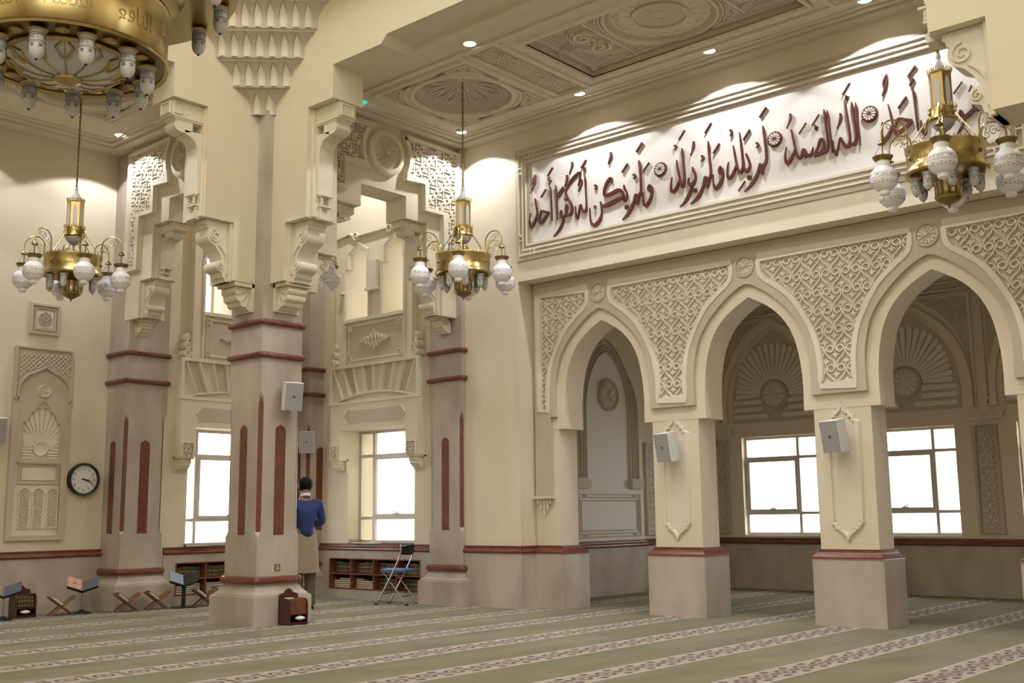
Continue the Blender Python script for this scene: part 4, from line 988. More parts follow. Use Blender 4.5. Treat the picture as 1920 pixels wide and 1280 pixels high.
def lobed_bracket(o, d, w, H, D, W, label, group='tall lobed brackets of the stepped arches'):
    fr = bfr(o, d, w)
    th = thing('lobed_bracket', label, 'bracket', o, group)
    m = MB(); m.box(fr, 0, .03, -H * .98, 0, -W * .62, W * .62); m.build('back_plate', 'cream', th)
    m = MB()
    m.box(fr, 0, D, -.13 * H, 0, -W / 2, W / 2)
    m.ribbon(Fr(fr.o, fr.u, fr.v, fr.n), rect(.70 * D, .92 * D, -.115 * H, -.02 * H), .016, W / 2, W / 2 + .014, closed=True)
    m.ribbon(Fr(fr.o + fr.u * D, fr.n, fr.v, fr.u), rect(-W * .34, W * .34, -.115 * H, -.02 * H), .016, 0, .014, closed=True)
    m.box(fr, 0, .90 * D, -.16 * H, -.13 * H, -W * .46, W * .46); m.box(fr, 0, .97 * D, -.145 * H, -.13 * H, -W * .5, W * .5)
    m.build('block', 'cream', th)
    m = MB(); m.prism(fr, [(.34 * D, -.16 * H), (.86 * D, -.16 * H)] + arc(.64 * D, -.215 * H, .24 * D, 40, -130, 7, .055 * H) + [(.34 * D, -.24 * H)], -W * .42, W * .42); m.build('knob', 'trim', th)
    m = MB()
    m.prism(fr, [(.02, -.24 * H), (.56 * D, -.24 * H), (.54 * D, -.265 * H)] + arc(.54 * D, -.40 * H, .36 * D, 90, 180, 7, .12 * H) + [(.16 * D, -.62 * H), (.13 * D, -.78 * H), (.02, -.78 * H)], -W * .42, W * .42)
    m.build('arched_stem', 'trim', th)
    m = MB()
    for lvl, (z0, z1, dd) in enumerate(((-.78, -.87, .20), (-.87, -.95, .12))):
        m.box(fr, 0, dd * D + .03, z0 * H - .018, z0 * H, -W * .34, W * .34)
        for sg in (-1, 1):
            cc = fr.p(dd * D * .8, 0, sg * W * .22)
            m.lathe(Fr((cc.x, cc.y, o[2]), (1, 0, 0), (0, 1, 0), (0, 0, 1)), 0, 0, [(.012, z1 * H), (.022, z1 * H + .02), (.013, z1 * H + .035), (.020, (z0 + z1) / 2 * H), (.014, z0 * H - .03), (.024, z0 * H - .018)], 8)
    m.box(fr, 0, .13 * D + .02, -H, -.95 * H, -W * .34, W * .34)
    m.build('pendants', 'trim', th)
    return th
def shell_corbel(o, d, w, H, D, W, label, group='lobed corbels under the arch ends'):
    fr = bfr(o, d, w)
    th = thing('corbel', label, 'bracket', o, group)
    m = MB(); m.box(fr, 0, D, -.13 * H, 0, -W / 2, W / 2); m.build('cap', 'cream', th)
    P = [(0, -.14 * H)]
    for k in range(4):
        for q in range(5):
            t = math.radians((k + q / 4) * 22.5)
            g = .90 + .10 * math.sin(PI * q / 4)
            P.append((D * .92 * math.cos(t) * g, -.14 * H - .82 * H * math.sin(t) * g))
    P.append((0, -.97 * H))
    m = MB(); m.prism(fr, P, -W * .38, W * .38); m.build('lobes', 'cream', th)
    for sg in (-1, 1):
        m = MB()
        for k in range(5):
            t = math.radians(k * 22.5)
            m.ribbon(Fr(fr.o, fr.u, fr.v, fr.n * sg), [(D * .10, -.20 * H), (D * .84 * math.cos(t), -.14 * H - .74 * H * math.sin(t))], .012, W * .38, W * .38 + .012)
        m.build('rays', 'cream', th)
    m = MB(); m.box(fr, 0, .03, -H, 0, -W * .5, W * .5); m.build('back_plate', 'cream', th)
    return th
X1, Y1 = (1, 0, 0), (0, 1, 0)
XM, YM = (-1, 0, 0), (0, -1, 0)
ax, ay = -10.875, 7.865
# big arch to the left of the column (runs towards -Y)
shell_corbel((ax + .04, CCY - .29, 3.925), YM, X1, .33, .27, .36, 'lobed corbel at the left shoulder of the middle column')
scroll_bracket((ax + .03, 7.235 + .0, 4.615), YM, X1, .70, .34, .25, 'scroll bracket under the middle step, left of the middle column')
lobed_bracket((ax + .03, 6.846, 5.935), YM, X1, 1.33, .44, .25, 'tall lobed bracket under the top step, left of the middle column')
# big arch to the right of the column (runs towards +X)
shell_corbel((CCX + .312, ay, 3.925), X1, Y1, .33, .27, .36, 'lobed corbel at the right shoulder of the middle column')
scroll_bracket((-10.22, ay, 4.615), X1, Y1, .70, .34, .25, 'scroll bracket under the middle step, right of the middle column')
lobed_bracket((-9.824, ay, 5.935), X1, Y1, 1.33, .44, .25, 'tall lobed bracket under the top step, right of the middle column')
# far end of the same arch, upper right of the picture
scroll_bracket((-2.24, ay, 4.615), XM, Y1, .70, .34, .25, 'scroll bracket beside the right-hand chandelier, at the upper right edge')
lobed_bracket((-2.636, ay, 5.935), XM, Y1, 1.33, .44, .25, 'lobed bracket cut by the top edge above the right-hand chandelier')
# small arch right of the column
sx_ = -10.69
shell_corbel((sx_, CR + 1.345, 3.915), YM, X1, .20, .19, .22, 'lobed corbel on the pilaster by the folding chair')
scroll_bracket((sx_, CR + 1.085, 4.43), YM, X1, .50, .27, .22, 'scroll bracket on the small arch behind the middle chandelier')
lobed_bracket((sx_, CR + .79, 5.165), YM, X1, .74, .36, .22, 'lobed bracket at the right of the carved double window')
lobed_bracket((sx_, CR - .79, 5.165), Y1, X1, .74, .36, .22, 'lobed bracket at the left of the carved double window, mostly hidden')
scroll_bracket((sx_, CR - 1.085, 4.43), Y1, X1, .50, .27, .22, 'scroll bracket half hidden behind the white globes right of the middle column')
# small arch left of the column
sy_ = 7.91
shell_corbel((CLX - 1.33, sy_, 3.915), X1, Y1, .20, .19, .22, 'lobed corbel on the pilaster by the clock')
scroll_bracket((CLX - 1.085, sy_, 4.43), X1, Y1, .50, .27, .22, 'scroll bracket on the pilaster by the clock, just above its corbel')
lobed_bracket((CLX - .79, sy_, 5.165), X1, Y1, .74, .36, .22, 'lobed bracket of the small arch between the left chandelier and the left window')

# ---------------------------------------------------------------- honeycomb corner vault above the column
th = thing('muqarnas', 'tiered honeycomb vault of pointed niches fanning out above the middle column', 'carved vault', (-10.6, 7.6, 6.0))
DV, WV = Vector((1, -1, 0)).normalized(), Vector((1, 1, 0)).normalized()
KO = Vector((-10.66, 7.65, 0))
TIERS = [(6.0, 6.255, .17, .305, 2), (6.285, 6.55, .36, .505, 5), (6.58, 6.845, .535, .69, 7), (6.875, 7.15, .71, .86, 9), (7.18, 7.46, .88, 1.03, 11)]
PM = .147
for i, (z0, z1, t0, t1, nn) in enumerate(TIERS):
    f2 = Fr(KO, WV, (0, 0, 1), DV)
    H = z1 - z0
    fl = lambda f: t0 + (t1 - t0) * (0.0 if f < .25 else ((f - .25) / .75) ** 2.2)
    hw = lambda f: .056 * (1 if f < .45 else max(0.0, 1 - ((f - .45) / .53) ** 1.9))
    FS = [0, .15, .3, .45, .55, .65, .74, .82, .89, .94, .98]
    body, nich = MB(), MB()
    rows_b, rows_n = [], []
    for f in FS:
        z = z0 + H * f
        t = fl(f)
        half = max(t, nn * PM / 2 + .002)
        row = [(-half, t)]
        rn = []
        for k in range(nn):
            u = -nn * PM / 2 + (k + .5) * PM
            w = hw(f)
            tn = t0 + .86 * (t - t0)
            row += [(u - PM / 2, t), (u - w, t), (u - w, tn - .012), (u + w, tn - .012), (u + w, t), (u + PM / 2, t)]
            rn.append([(u - w, tn - .012), (u - w * .5, tn + .010), (u, tn + .018), (u + w * .5, tn + .010), (u + w, tn - .012)])
        row.append((half, t))
        rows_b.append([f2.p(a, z, b) for a, b in row])
        rows_n.append([[f2.p(a, z, b) for a, b in q] for q in rn])
    body.loft(rows_b, cap=False, closed=False)
    body.prism(Fr(KO + Vector((0, 0, z0 + H * .97)), WV, DV, (0, 0, 1)), [(-t1, t1), (t1, t1), (.0, .0)], 0, .028)
    if i:
        body.prism(Fr(KO + Vector((0, 0, z0 - .012)), WV, DV, (0, 0, 1)), [(-t0, t0), (t0, t0), (.0, .0)], 0, .010)
    body.build('tier', 'taupe', th)
    for k in range(nn):
        for r in range(len(FS) - 1):
            nich.loft([rows_n[r][k], rows_n[r + 1][k]], cap=False, closed=False)
    nich.build('niches', 'trim', th)
# ================================================================ window bays behind the small arches
def bay(fr, tagw, side):
    """Carved window bay: fr.u runs from the pilaster, v = height, n = into the room."""
    sh = lambda P: P
    # wall with the lower and upper openings is built by the caller
    th = thing('window_surround', 'carved plaster surround of the %s lower window, with fan panels and two legs' % side, 'window surround', fr.p(1.04, 2.9, .18), 'carved window surrounds')
    m = MB().prism(fr, [(.08, 2.05), (.33, 2.05), (.33, 2.478), (1.785, 2.478), (1.785, 2.05), (2.0, 2.05), (2.0, 2.875), (.08, 2.875)], 0, .18); m.build('lower_box', 'cream', th)
    m = MB().box(fr, .08, 2.0, 2.875, 3.44, 0, .135); m.build('upper_box', 'cream', th)
    m = MB(); m.prism(fr, rect(.06, 2.02, 2.865, 3.46), .135, .19, holes=[rect(.115, 1.965, 2.91, 3.415)]); m.build('frame', 'trim', th)
    m = MB()
    cu, rz = 1.04, .75
    R = 3.20
    def az(u):
        return 2.89 + .125 * (1 - ((u - cu) / .92) ** 2)
    m.ribbon(fr, [(.12 + .0923 * k, az(.12 + .0923 * k)) for k in range(21)], .035, .135, .18)
    for k in range(9):
        q = (k - 4) / 4
        ub, ut = cu + q * .86, cu + q * .70 * (1.0)
        ub, ut = cu + q * .70, cu + q * .90
        m.ribbon(fr, [(ub, az(ub)), (ut, 3.42)], .035, .135, .18)
    m.build('fan_ribs', 'trim', th)
    m = MB()
    for k in range(8):
        q0, q1 = (k - 4) / 4, (k - 3) / 4
        if k % 2 == 0:
            a0, a1, b0, b1 = cu + q0 * .70 + .03, cu + q1 * .70 - .03, cu + q0 * .90 + .03, cu + q1 * .90 - .03
            m.prism(fr, [(a0, az(a0) + .03), (a1, az(a1) + .03), (b1, 3.40), (b0, 3.40)], .135, .142)
    m.build('fan_panels', 'taupe', th)
    m = MB().prism(fr, [(.33, 2.665), (.42, 2.76), (1.56, 2.76), (1.655, 2.665), (1.56, 2.565), (.42, 2.565)], .18, .186); m.build('long_panel', 'taupe', th)
    m = MB().ribbon(fr, [(.42, 2.77), (.33, 2.665), (.42, 2.555)], .015, .18, .196); m.ribbon(fr, [(1.57, 2.77), (1.665, 2.665), (1.57, 2.555)], .015, .18, .196); m.build('panel_edge', 'trim', th)
    for u in (.205, 1.893):
        m = MB(); m.sheet(fr, rect(u - .085, u + .085, 2.06, 2.245), .183); m.build('tile_ground', 'taupe', th)
        m = MB()
        m.ribbon(fr, rect(u - .085, u + .085, 2.06, 2.245), .012, .18, .205, closed=True)
        for k in range(8):
            a = PI * k / 4
            m.ribbon(fr, [(u + .03 * math.cos(a), 2.152 + .03 * math.sin(a)), (u + .06 * math.cos(a + .4), 2.152 + .06 * math.sin(a + .4)), (u + .09 * math.cos(a), 2.152 + .09 * math.sin(a))], .012, .18, .205)
        ring(m, fr, u, 2.152, .03, .012, .18, .205, 10)
        m.build('tile_tracery', 'trim', th)
        shell = fr.p(u, 2.05, 0)
        shell_corbel(tuple(shell), tuple(fr.n), tuple(fr.u), .20, .17, .22, 'fluted corbel under the %s leg of the %s window surround' % ('outer' if (u > 1) else 'inner', side))
    # console scrolls standing on the box
    for u, sg, nm in ((.17, -1, 'near'), (1.97, 1, 'far')):
        t2 = thing('scroll_console', 'stacked leaf scroll standing on the %s end of the %s window surround' % (nm, side), 'bracket', fr.p(u, 3.46, .1))
        m = MB()
        for k in range(3):
            z = 3.46 + .12 * k
            r = .07 - .012 * k
            m.prism(fr, arc(u, z + .06, r, 0, 360, 12, .062)[:-1], .02, .17 - .02 * k)
        m.build('rolls', 'trim', t2)
        m = MB()
        for k in range(3):
            m.ribbon(fr, spiral(u, 3.52 + .12 * k, .055 - .01 * k, .012, 0, 1.5, 14), .014, .17 - .02 * k, .185 - .02 * k)
        m.build('volutes', 'trim', t2)
    # panel between the windows
    th = thing('panel_relief', 'framed taupe panel with a pale diamond flower, between the %s windows' % side, 'carved panel', fr.p(1.08, 3.8, .1), 'flower panels between the windows')
    m = MB().box(fr, .46, 1.71, 3.46, 4.14, 0, .10); m.build('board', 'cream', th)
    m = MB().sheet(fr, rect(.50, 1.66, 3.54, 4.05), .104); m.build('field', 'taupe', th)
    m = MB(); m.ribbon(fr, rect(.49, 1.67, 3.53, 4.06), .024, .10, .125, closed=True)
    for u in (.525, 1.635):
        for z in (3.565, 4.025):
            m.ribbon(fr, rect(u - .035, u + .035, z - .035, z + .035), .022, .10, .135, closed=True); m.box(fr, u - .012, u + .012, z - .012, z + .012, .10, .135)
    m.build('frame', 'trim', th)
    m = MB()
    for k in range(7):
        for s_ in (-1, 1):
            q = k - 3
            hgt = .13 * (1 - abs(q) / 3.6)
            m.ribbon(fr, [(1.08 + q * .075 - .04, 3.80), (1.08 + q * .075, 3.80 + s_ * hgt), (1.08 + q * .075 + .04, 3.80)], .022, .104, .135)
            ring(m, fr, 1.08 + q * .075, 3.80 + s_ * hgt * .55, .028, .014, .104, .13, 8)
    for s_ in (-1, 1):
        m.prism(fr, [(1.08 + s_ * .26, 3.78), (1.08 + s_ * .345, 3.80), (1.08 + s_ * .26, 3.82)], .104, .135)
        m.prism(fr, [(1.06, 3.80 + s_ * .10), (1.08, 3.80 + s_ * .165), (1.10, 3.80 + s_ * .10)], .104, .135)
    m.build('flower', 'trim', th)
    # upper screen with two pointed openings
    th = thing('window_screen', 'thick carved screen with two stepped pointed openings over the %s window' % side, 'window screen', fr.p(1.1, 4.8, .1), 'upper window screens')
    def opening(u0, u1, ua):
        return [(u0, 4.16), (u1, 4.16), (u1, 4.97), (u1 - .06, 4.97), (u1 - .06, 5.22), (ua, 5.35), (u0 + .04, 5.22), (u0 + .04, 4.97), (u0, 4.97)]
    o1, o2 = opening(.43, .95, .70), opening(1.22, 1.77, 1.47)
    m = MB().prism(fr, [(.25, 3.46), (.44, 3.46), (.44, 4.13), (1.74, 4.13), (1.74, 3.46), (2.0, 3.46), (2.0, 5.45), (1.58, 5.50), (.82, 5.50), (.25, 5.52)], -.02, .10, holes=[o1, o2]); m.build('screen', 'cream', th)
    m = MB()
    for o in (o1, o2):
        m.ribbon(fr, o, .035, .09, .125, closed=True)
    m.ribbon(fr, [(2.0, 5.47), (1.66, 5.52), (1.56, 5.46), (.82, 5.47), (.62, 5.52), (.25, 5.54)], .04, .08, .15)
    m.box(fr, .42, 1.78, 4.115, 4.165, .10, .15)
    m.box(fr, .98, 1.20, 4.58, 5.0, .10, .19); m.box(fr, .96, 1.22, 4.55, 4.59, .10, .20); m.box(fr, 1.76, 1.86, 4.58, 4.62, .10, .17)
    for u in (1.50, .74):
        m.ribbon(fr, [(u + .05 * math.cos(PI * k / 3), 5.45 + .06 * math.sin(PI * k / 3)) for k in range(6)], .022, .10, .16, closed=True)
    for u in (.27, .44):
        m.box(fr, u - .012, u + .012, 3.46, 5.5, .10, .13)
    m.build('mouldings', 'trim', th)
    return o1, o2
OPEN = rect(.33, 1.785, .80, 2.478)
UP1, UP2 = rect(.40, .985, 4.13, 5.38), rect(1.19, 1.80, 4.13, 5.38)
for nm, fr, u0, u1, side, wn in (('wall_bay_right', Fr((-11.07, 10.88, 0), (-1, 0, 0), (0, 0, 1), (0, -1, 0)), -.05, 3.3, 'right-bay', 10), ('wall_bay_left', Fr((XB, 8.39, 0), (0, 1, 0), (0, 0, 1), (1, 0, 0)), -.25, 2.6, 'left-bay', 20)):
    BKH = rect(.17, 2.155, .13, .585)
    struct(MB().prism(fr, rect(u0, u1, 0, 7.1), 0, -.58, holes=[OPEN, UP1, UP2, BKH]), nm, 'cream')
    struct(MB().prism(fr, rect(-.02, u1, 0, .70), 0, .03, holes=[BKH]), nm.replace('wall_bay', 'baseboard_bay'), 'stone')
    t = MB(); skirting(t, fr, -.02, u1, .70, .80); t.box(fr, .33, 1.785, .78, .80, -.30, .03); struct(t, 'trim_%d' % wn, 'red')
    window_unit('window_%d' % wn, fr, .33, 1.785, .80, 2.478, [1.785 - .32 if side == 'right-bay' else 1.785 - .32, .40] if side == 'right-bay' else [.62], [1.17, 2.10], -.24, (.42, 1.44) if side == 'right-bay' else (.645, 1.75))
    window_unit('window_%d' % (wn + 1), fr, .40, .985, 4.13, 5.38, [.69], [], -.50)
    window_unit('window_%d' % (wn + 2), fr, 1.19, 1.80, 4.13, 5.38, [1.5], [], -.50)
    bay(fr, '', side)
    # bookcase let into the dado
    bc = thing('bookcase', 'low mahogany bookcase let into the stone dado under the %s window' % side, 'bookcase', fr.p(1.16, .13, -.1), 'built-in bookcases')
    m = MB()
    m.box(fr, .17, 2.155, .13, .585, -.30, -.29)
    m.build('back', 'wood_red', bc)
    m = MB().prism(fr, rect(.17, 2.155, .13, .585), -.29, .035, holes=[rect(.19, 2.135, .145, .57)]); m.build('case', 'wood_red', bc)
    for k in range(3):
        u = .17 + 1.985 * (k + 1) / 4
        MB().box(fr, u - .011, u + .011, .145, .57, -.288, .03).build('divider', 'wood_red', bc)
    MB().box(fr, .19, 2.135, .347, .365, -.288, .032).build('shelf', 'wood_red', bc)
struct(MB().box(WORLD, -14.4, -10.9, 8.1, 11.0, 7.03, 7.15), 'ceiling_bay', 'cream')
# ================================================================ ceilings
def dome_coffer(cx, cy, z, label, star=True):
    th = thing('ceiling_medallion', label, 'ceiling medallion', (cx, cy, z), 'round ceiling medallions')
    fr = FC(z)
    m = MB(); m.lathe(fr, cx, cy, [(.605, 0.0), (.60, .0), (.57, -.05), (.50, -.10), (.36, -.135), (.20, -.15), (0.0, -.155)], 48, cap=False); m.build('shallow_dome', 'taupe', th, smooth=True)
    m = MB(); ring(m, fr, cx, cy, .64, .07, 0, .03, 56); ring(m, fr, cx, cy, .73, .05, 0, .022, 56); m.build('rings', 'trim', th)
    m = MB()
    n = 16
    for k in range(n):
        a = 2 * PI * k / n
        ca, sa = math.cos(a), math.sin(a)
        for sc, w in ((1, .014), (.72, .010)):
            pts = []
            for r, s_ in ((.10, 0), (.33, .052 * sc), (.44, .052 * sc), (.49, .0), (.44, -.052 * sc), (.33, -.052 * sc), (.10, 0)):
                r = .30 + (r - .30) * (.85 if sc < 1 else 1)
                h = -.155 + .10 * (r / .56) ** 2.2
                pts.append((cx + r * ca - s_ * sa, cy + r * sa + s_ * ca, h))
            for q in range(6):
                p, p2 = pts[q], pts[q + 1]
                m.tube([fr.p(*p), fr.p(*p2)], w * .55, 4)
    m.build('star_petals', 'trim', th)
    return th
def square_panel(cx, cy, z, label, seed):
    th = thing('ceiling_panel', label, 'ceiling panel', (cx, cy, z), 'square corner panels of the ceilings')
    fr = FC(z)
    m = MB(); m.ribbon(fr, rect(cx - .78, cx + .78, cy - .78, cy + .78), .07, 0, .035, closed=True); m.build('frame', 'trim', th)
    m, b = MB(), MB()
    for sx in (-1, 1):
        for sy in (-1, 1):
            a0 = math.degrees(math.atan2(sy, sx))
            cur = [(cx + .79 * math.cos(math.radians(a0 + d)), cy + .79 * math.sin(math.radians(a0 + d))) for d in range(-36, 37, 9)]
            poly = [(cx + sx * .70, cy + sy * .70)] + (cur if sx * sy < 0 else cur[::-1])
            poly = [(max(cx - .70, min(cx + .70, p)), max(cy - .70, min(cy + .70, q))) for p, q in poly]
            m.ribbon(fr, poly, .03, 0, .028, closed=True)
            arabesque(m, fr, poly, .115, 0, .022, .018, seed + sx + 3 * sy)
            b.sheet(fr, poly, .003)
    m.build('corner_scrolls', 'trim', th)
    b.build('corner_ground', 'taupe', th)
RC = (-9.08, 9.49)
XC = -6.12
def circ(cx, cy, r, n=48):
    return [(cx + r * math.cos(2 * PI * k / n), cy + r * math.sin(2 * PI * k / n)) for k in range(n)]
KOF = (XC - 1.42, XC + 1.42, 8.80, 10.18)          # raised middle coffer
fr = FC(CEIL)
hs = [circ(*RC, .60), circ(2 * XC - RC[0], RC[1], .60), rect(*KOF)]
for x in (-8.0, 2 * XC + 8.0):
    hs.append(rect(x - .19, x + .19, 8.66, 10.30))
struct(MB().prism(fr, rect(-10.55, 4.2, 8.05, 10.95), 0, -.03, holes=hs), 'ceiling_right', 'cream')
t = MB()
t.prism(fr, rect(KOF[0] - .02, KOF[1] + .02, KOF[2] - .02, KOF[3] + .02), -.12, -.15)
for q in (rect(KOF[0] - .03, KOF[0], KOF[2], KOF[3]), rect(KOF[1], KOF[1] + .03, KOF[2], KOF[3]), rect(KOF[0], KOF[1], KOF[2] - .03, KOF[2]), rect(KOF[0], KOF[1], KOF[3], KOF[3] + .03)):
    t.prism(fr, q, 0, -.13)
for x in (-8.0, 2 * XC + 8.0):
    t.prism(fr, rect(x - .20, x + .20, 8.65, 10.31), -.035, -.05)
struct(t, 'ceiling_coffer', 'cream')
# cornice ridges
t = MB()
for (n, d0, d1) in ((.02, .325, .365), (.035, .235, .285), (.05, 0, .185)):
    t.prism(fr, [(4.2, 10.885 - d1), (-10.49 + d1, 10.885 - d1), (-10.49 + d1, 8.17), (-10.49 + d0, 8.17), (-10.49 + d0, 10.885 - d0), (4.2, 10.885 - d0)], 0, n)
t.box(fr, -10.5, 4.2, 8.09, 8.16, 0, .06)
for y in (8.56, 10.34):
    t.box(fr, -10.0, 4.2, y - .03, y + .03, 0, .025)
for x in (-8.28, -7.72, 2 * XC + 8.28, 2 * XC + 7.72):
    t.box(fr, x - .025, x + .025, 8.56, 10.34, 0, .0244)
for q in (rect(*KOF),):
    t.ribbon(fr, q, .06, 0, .03, closed=True)
t.ribbon(fr, rect(KOF[0] + .06, KOF[1] - .06, KOF[2] + .06, KOF[3] - .06), .05, -.12, -.09, closed=True)
struct(t, 'trim_9', 'trim')
square_panel(*RC, CEIL, 'square ceiling panel with scrolled corners above the middle chandelier', 11)
dome_coffer(*RC, CEIL, 'round star medallion in the ceiling above the middle chandelier')
for x, lab in ((-8.0, 'long ceiling panel of interlaced lines right of the star medallion'),):
    th = thing('ceiling_panel', lab, 'ceiling panel', (x, 9.48, CEIL), 'interlaced strips of the ceiling')
    m = MB()
    f2 = FC(CEIL + .035)
    for d in (0, .045, .09):
        for y0, y1 in ((8.74, 9.02), (9.14, 9.82), (9.94, 10.22)):
            m.ribbon(f2, rect(x - .13 + d, x + .13 - d, y0 + d * .6, y1 - d * .6), .018, 0, .028, closed=True)
    for yc in (9.08, 9.88):
        for k in range(-2, 3):
            m.ribbon(f2, [(x - .13, yc + .05 * k - .1), (x + .13, yc + .05 * k + .1)], .016, 0, .03)
            m.ribbon(f2, [(x - .13, yc + .05 * k + .1), (x + .13, yc + .05 * k - .1)], .016, 0, .03)
    m.build('interlace', 'trim', th)
# middle coffer: scroll panels either side of a round medallion
f3 = FC(CEIL + .12)
for sg, lab in ((-1, 'carved coffer panel with big leaf scrolls left of the round flower medallion'), (1, 'carved coffer panel at the right of the flower medallion, cut by the top edge')):
    x0 = XC + sg * 1.03
    th = thing('ceiling_panel', lab, 'ceiling panel', (x0, 9.49, CEIL + .12), 'scroll panels of the middle coffer')
    MB().sheet(f3, rect(x0 - .29, x0 + .29, 8.90, 10.08), .004).build('ground', 'taupe', th)
    m = MB()
    m.ribbon(f3, rect(x0 - .30, x0 + .30, 8.89, 10.09), .03, 0, .03, closed=True)
    for s_ in (-1, 1):
        w = [(x0 + sg * .27, 9.49 + s_ * .02), (x0 + sg * .10, 9.49 + s_ * .08), (x0 + sg * .02, 9.49 + s_ * .25), (x0 - sg * .12, 9.49 + s_ * .36), (x0 - sg * .28, 9.49 + s_ * .42)]
        for d in (0, .045):
            m.ribbon(f3, [(a, b + s_ * d) for a, b in smooth_pts(w, 5)], .022, 0, .035)
        m.ribbon(f3, spiral(x0 - sg * .10, 9.49 + s_ * .16, .13, .03, 0, s_ * 1.4, 18), .045, 0, .045)
        for k in range(6):
            a = k * 1.05
            m.ribbon(f3, [(x0 - sg * .10 + .12 * math.cos(a), 9.49 + s_ * .16 + .12 * math.sin(a)), (x0 - sg * .10 + .17 * math.cos(a + .3), 9.49 + s_ * .16 + .17 * math.sin(a + .3))], .03, 0, .03)
        cy = 9.49 + s_ * .46
        for k in range(5):
            m.ribbon(f3, [(x0 + sg * (.25 - .1 * k), cy + s_ * .10), (x0 + sg * (.25 - .1 * k) - sg * .05, cy - s_ * .02 + s_ * .09 * (k / 5))], .016, 0, .025)
        m.ribbon(f3, [(x0 + sg * .26, cy + s_ * .10), (x0 - sg * .26, cy + s_ * .10)], .018, 0, .028)
        m.ribbon(f3, [(x0 + sg * .26, cy + s_ * .05), (x0 - sg * .20, cy + s_ * .05)], .018, 0, .028)
        m.ribbon(f3, [(x0 + sg * .22, cy + s_ * .12), (x0 + sg * .22, cy - s_ * .28)], .018, 0, .028)
        m.ribbon(f3, [(x0 + sg * .17, cy + s_ * .12), (x0 + sg * .17, cy - s_ * .20)], .018, 0, .028)
        ring(m, f3, x0 + sg * .30, 9.49 + s_ * .60, .045, .02, 0, .05, 12)
    ring(m, f3, x0 + sg * .31, 9.49, .05, .022, 0, .05, 12)
    m.build('scrolls', 'trim', th)
th = thing('ceiling_medallion', 'large round ceiling medallion with lacy centre at the top edge of the photo', 'ceiling medallion', (XC, 9.49, CEIL + .12), 'round ceiling medallions')
m = MB(); m.lathe(f3, XC, 9.49, [(.60, .0), (.60, .02), (.57, .03), (.545, .0), (.50, -.02), (.33, -.03), (.32, .015), (.29, .015), (.28, -.02), (0, -.02)], 56, cap=False); m.build('bowl', 'taupe', th, smooth=True)
m = MB(); ring(m, f3, XC, 9.49, .62, .05, 0, .045, 56); ring(m, f3, XC, 9.49, .675, .03, 0, .03, 56); ring(m, f3, XC, 9.49, .305, .035, 0, .03, 40); m.build('rings', 'trim', th)
m = MB()
for k in range(20):
    a = 2 * PI * k / 20
    m.ribbon(f3, [(XC + .33 * math.cos(a), 9.49 + .33 * math.sin(a)), (XC + .52 * math.cos(a), 9.49 + .52 * math.sin(a))], .012, -.02, .004)
    for s_ in (-1, 1):
        m.ribbon(f3, [(XC + r * math.cos(a + s_ * d), 9.49 + r * math.sin(a + s_ * d)) for r, d in ((.52, 0), (.50, .07), (.47, .10), (.45, .15))], .016, -.02, .008)
    for r in (.10, .16, .22):
        ring(m, f3, XC + r * math.cos(a + r * 3), 9.49 + r * math.sin(a + r * 3), .020 + r * .05, .012, -.02, .005, 8)
m.build('lace', 'trim', th)
b, m = MB(), MB()
th = thing('ceiling_panel', 'four lacy corner pieces around the lacy round medallion', 'ceiling panel', (XC, 9.49, CEIL + .12))
for sx in (-1, 1):
    for sy in (-1, 1):
        a0 = math.degrees(math.atan2(sy, sx))
        cur = [(XC + .71 * math.cos(math.radians(a0 + d)), 9.49 + .71 * math.sin(math.radians(a0 + d))) for d in range(-40, 41, 8)]
        poly = [(XC + sx * .68, 9.49 + sy * .60)] + (cur if sx * sy < 0 else cur[::-1])
        poly = [(max(XC - .68, min(XC + .68, p)), max(8.89, min(10.09, q))) for p, q in poly]
        b.sheet(f3, poly, .004)
        arabesque(m, f3, poly, .085, 0, .022, .016, 30 + sx + 3 * sy)
        m.ribbon(f3, poly, .02, 0, .025, closed=True)
b.build('ground', 'taupe', th); m.build('lace', 'trim', th)
# left aisle
LC = (-12.30, 6.12)
struct(MB().prism(fr, rect(-14.35, -11.05, -6.2, 7.75), 0, -.03, holes=[circ(*LC, .60)]), 'ceiling_left', 'cream')
t = MB()
for (n, d0, d1) in ((.02, .37, .41), (.035, .27, .32), (.05, 0, .22)):
    t.prism(fr, [(-14.3 + d0 * 1.3, -6.2), (-14.3 + d1 * 1.3, -6.2), (-14.3 + d1 * 1.3, 7.71 - d1), (-11.1, 7.71 - d1), (-11.1, 7.71 - d0), (-14.3 + d0 * 1.3, 7.71 - d0)], 0, n)
for q in (rect(-13.15, -11.45, 5.25, 6.98),):
    t.ribbon(fr, q, .05, 0, .025, closed=True)
struct(t, 'trim_11', 'trim')
square_panel(*LC, CEIL, 'square ceiling panel with scrolled corners above the left chandelier', 41)
dome_coffer(*LC, CEIL, 'round star medallion in the ceiling behind the big top-left chandelier')
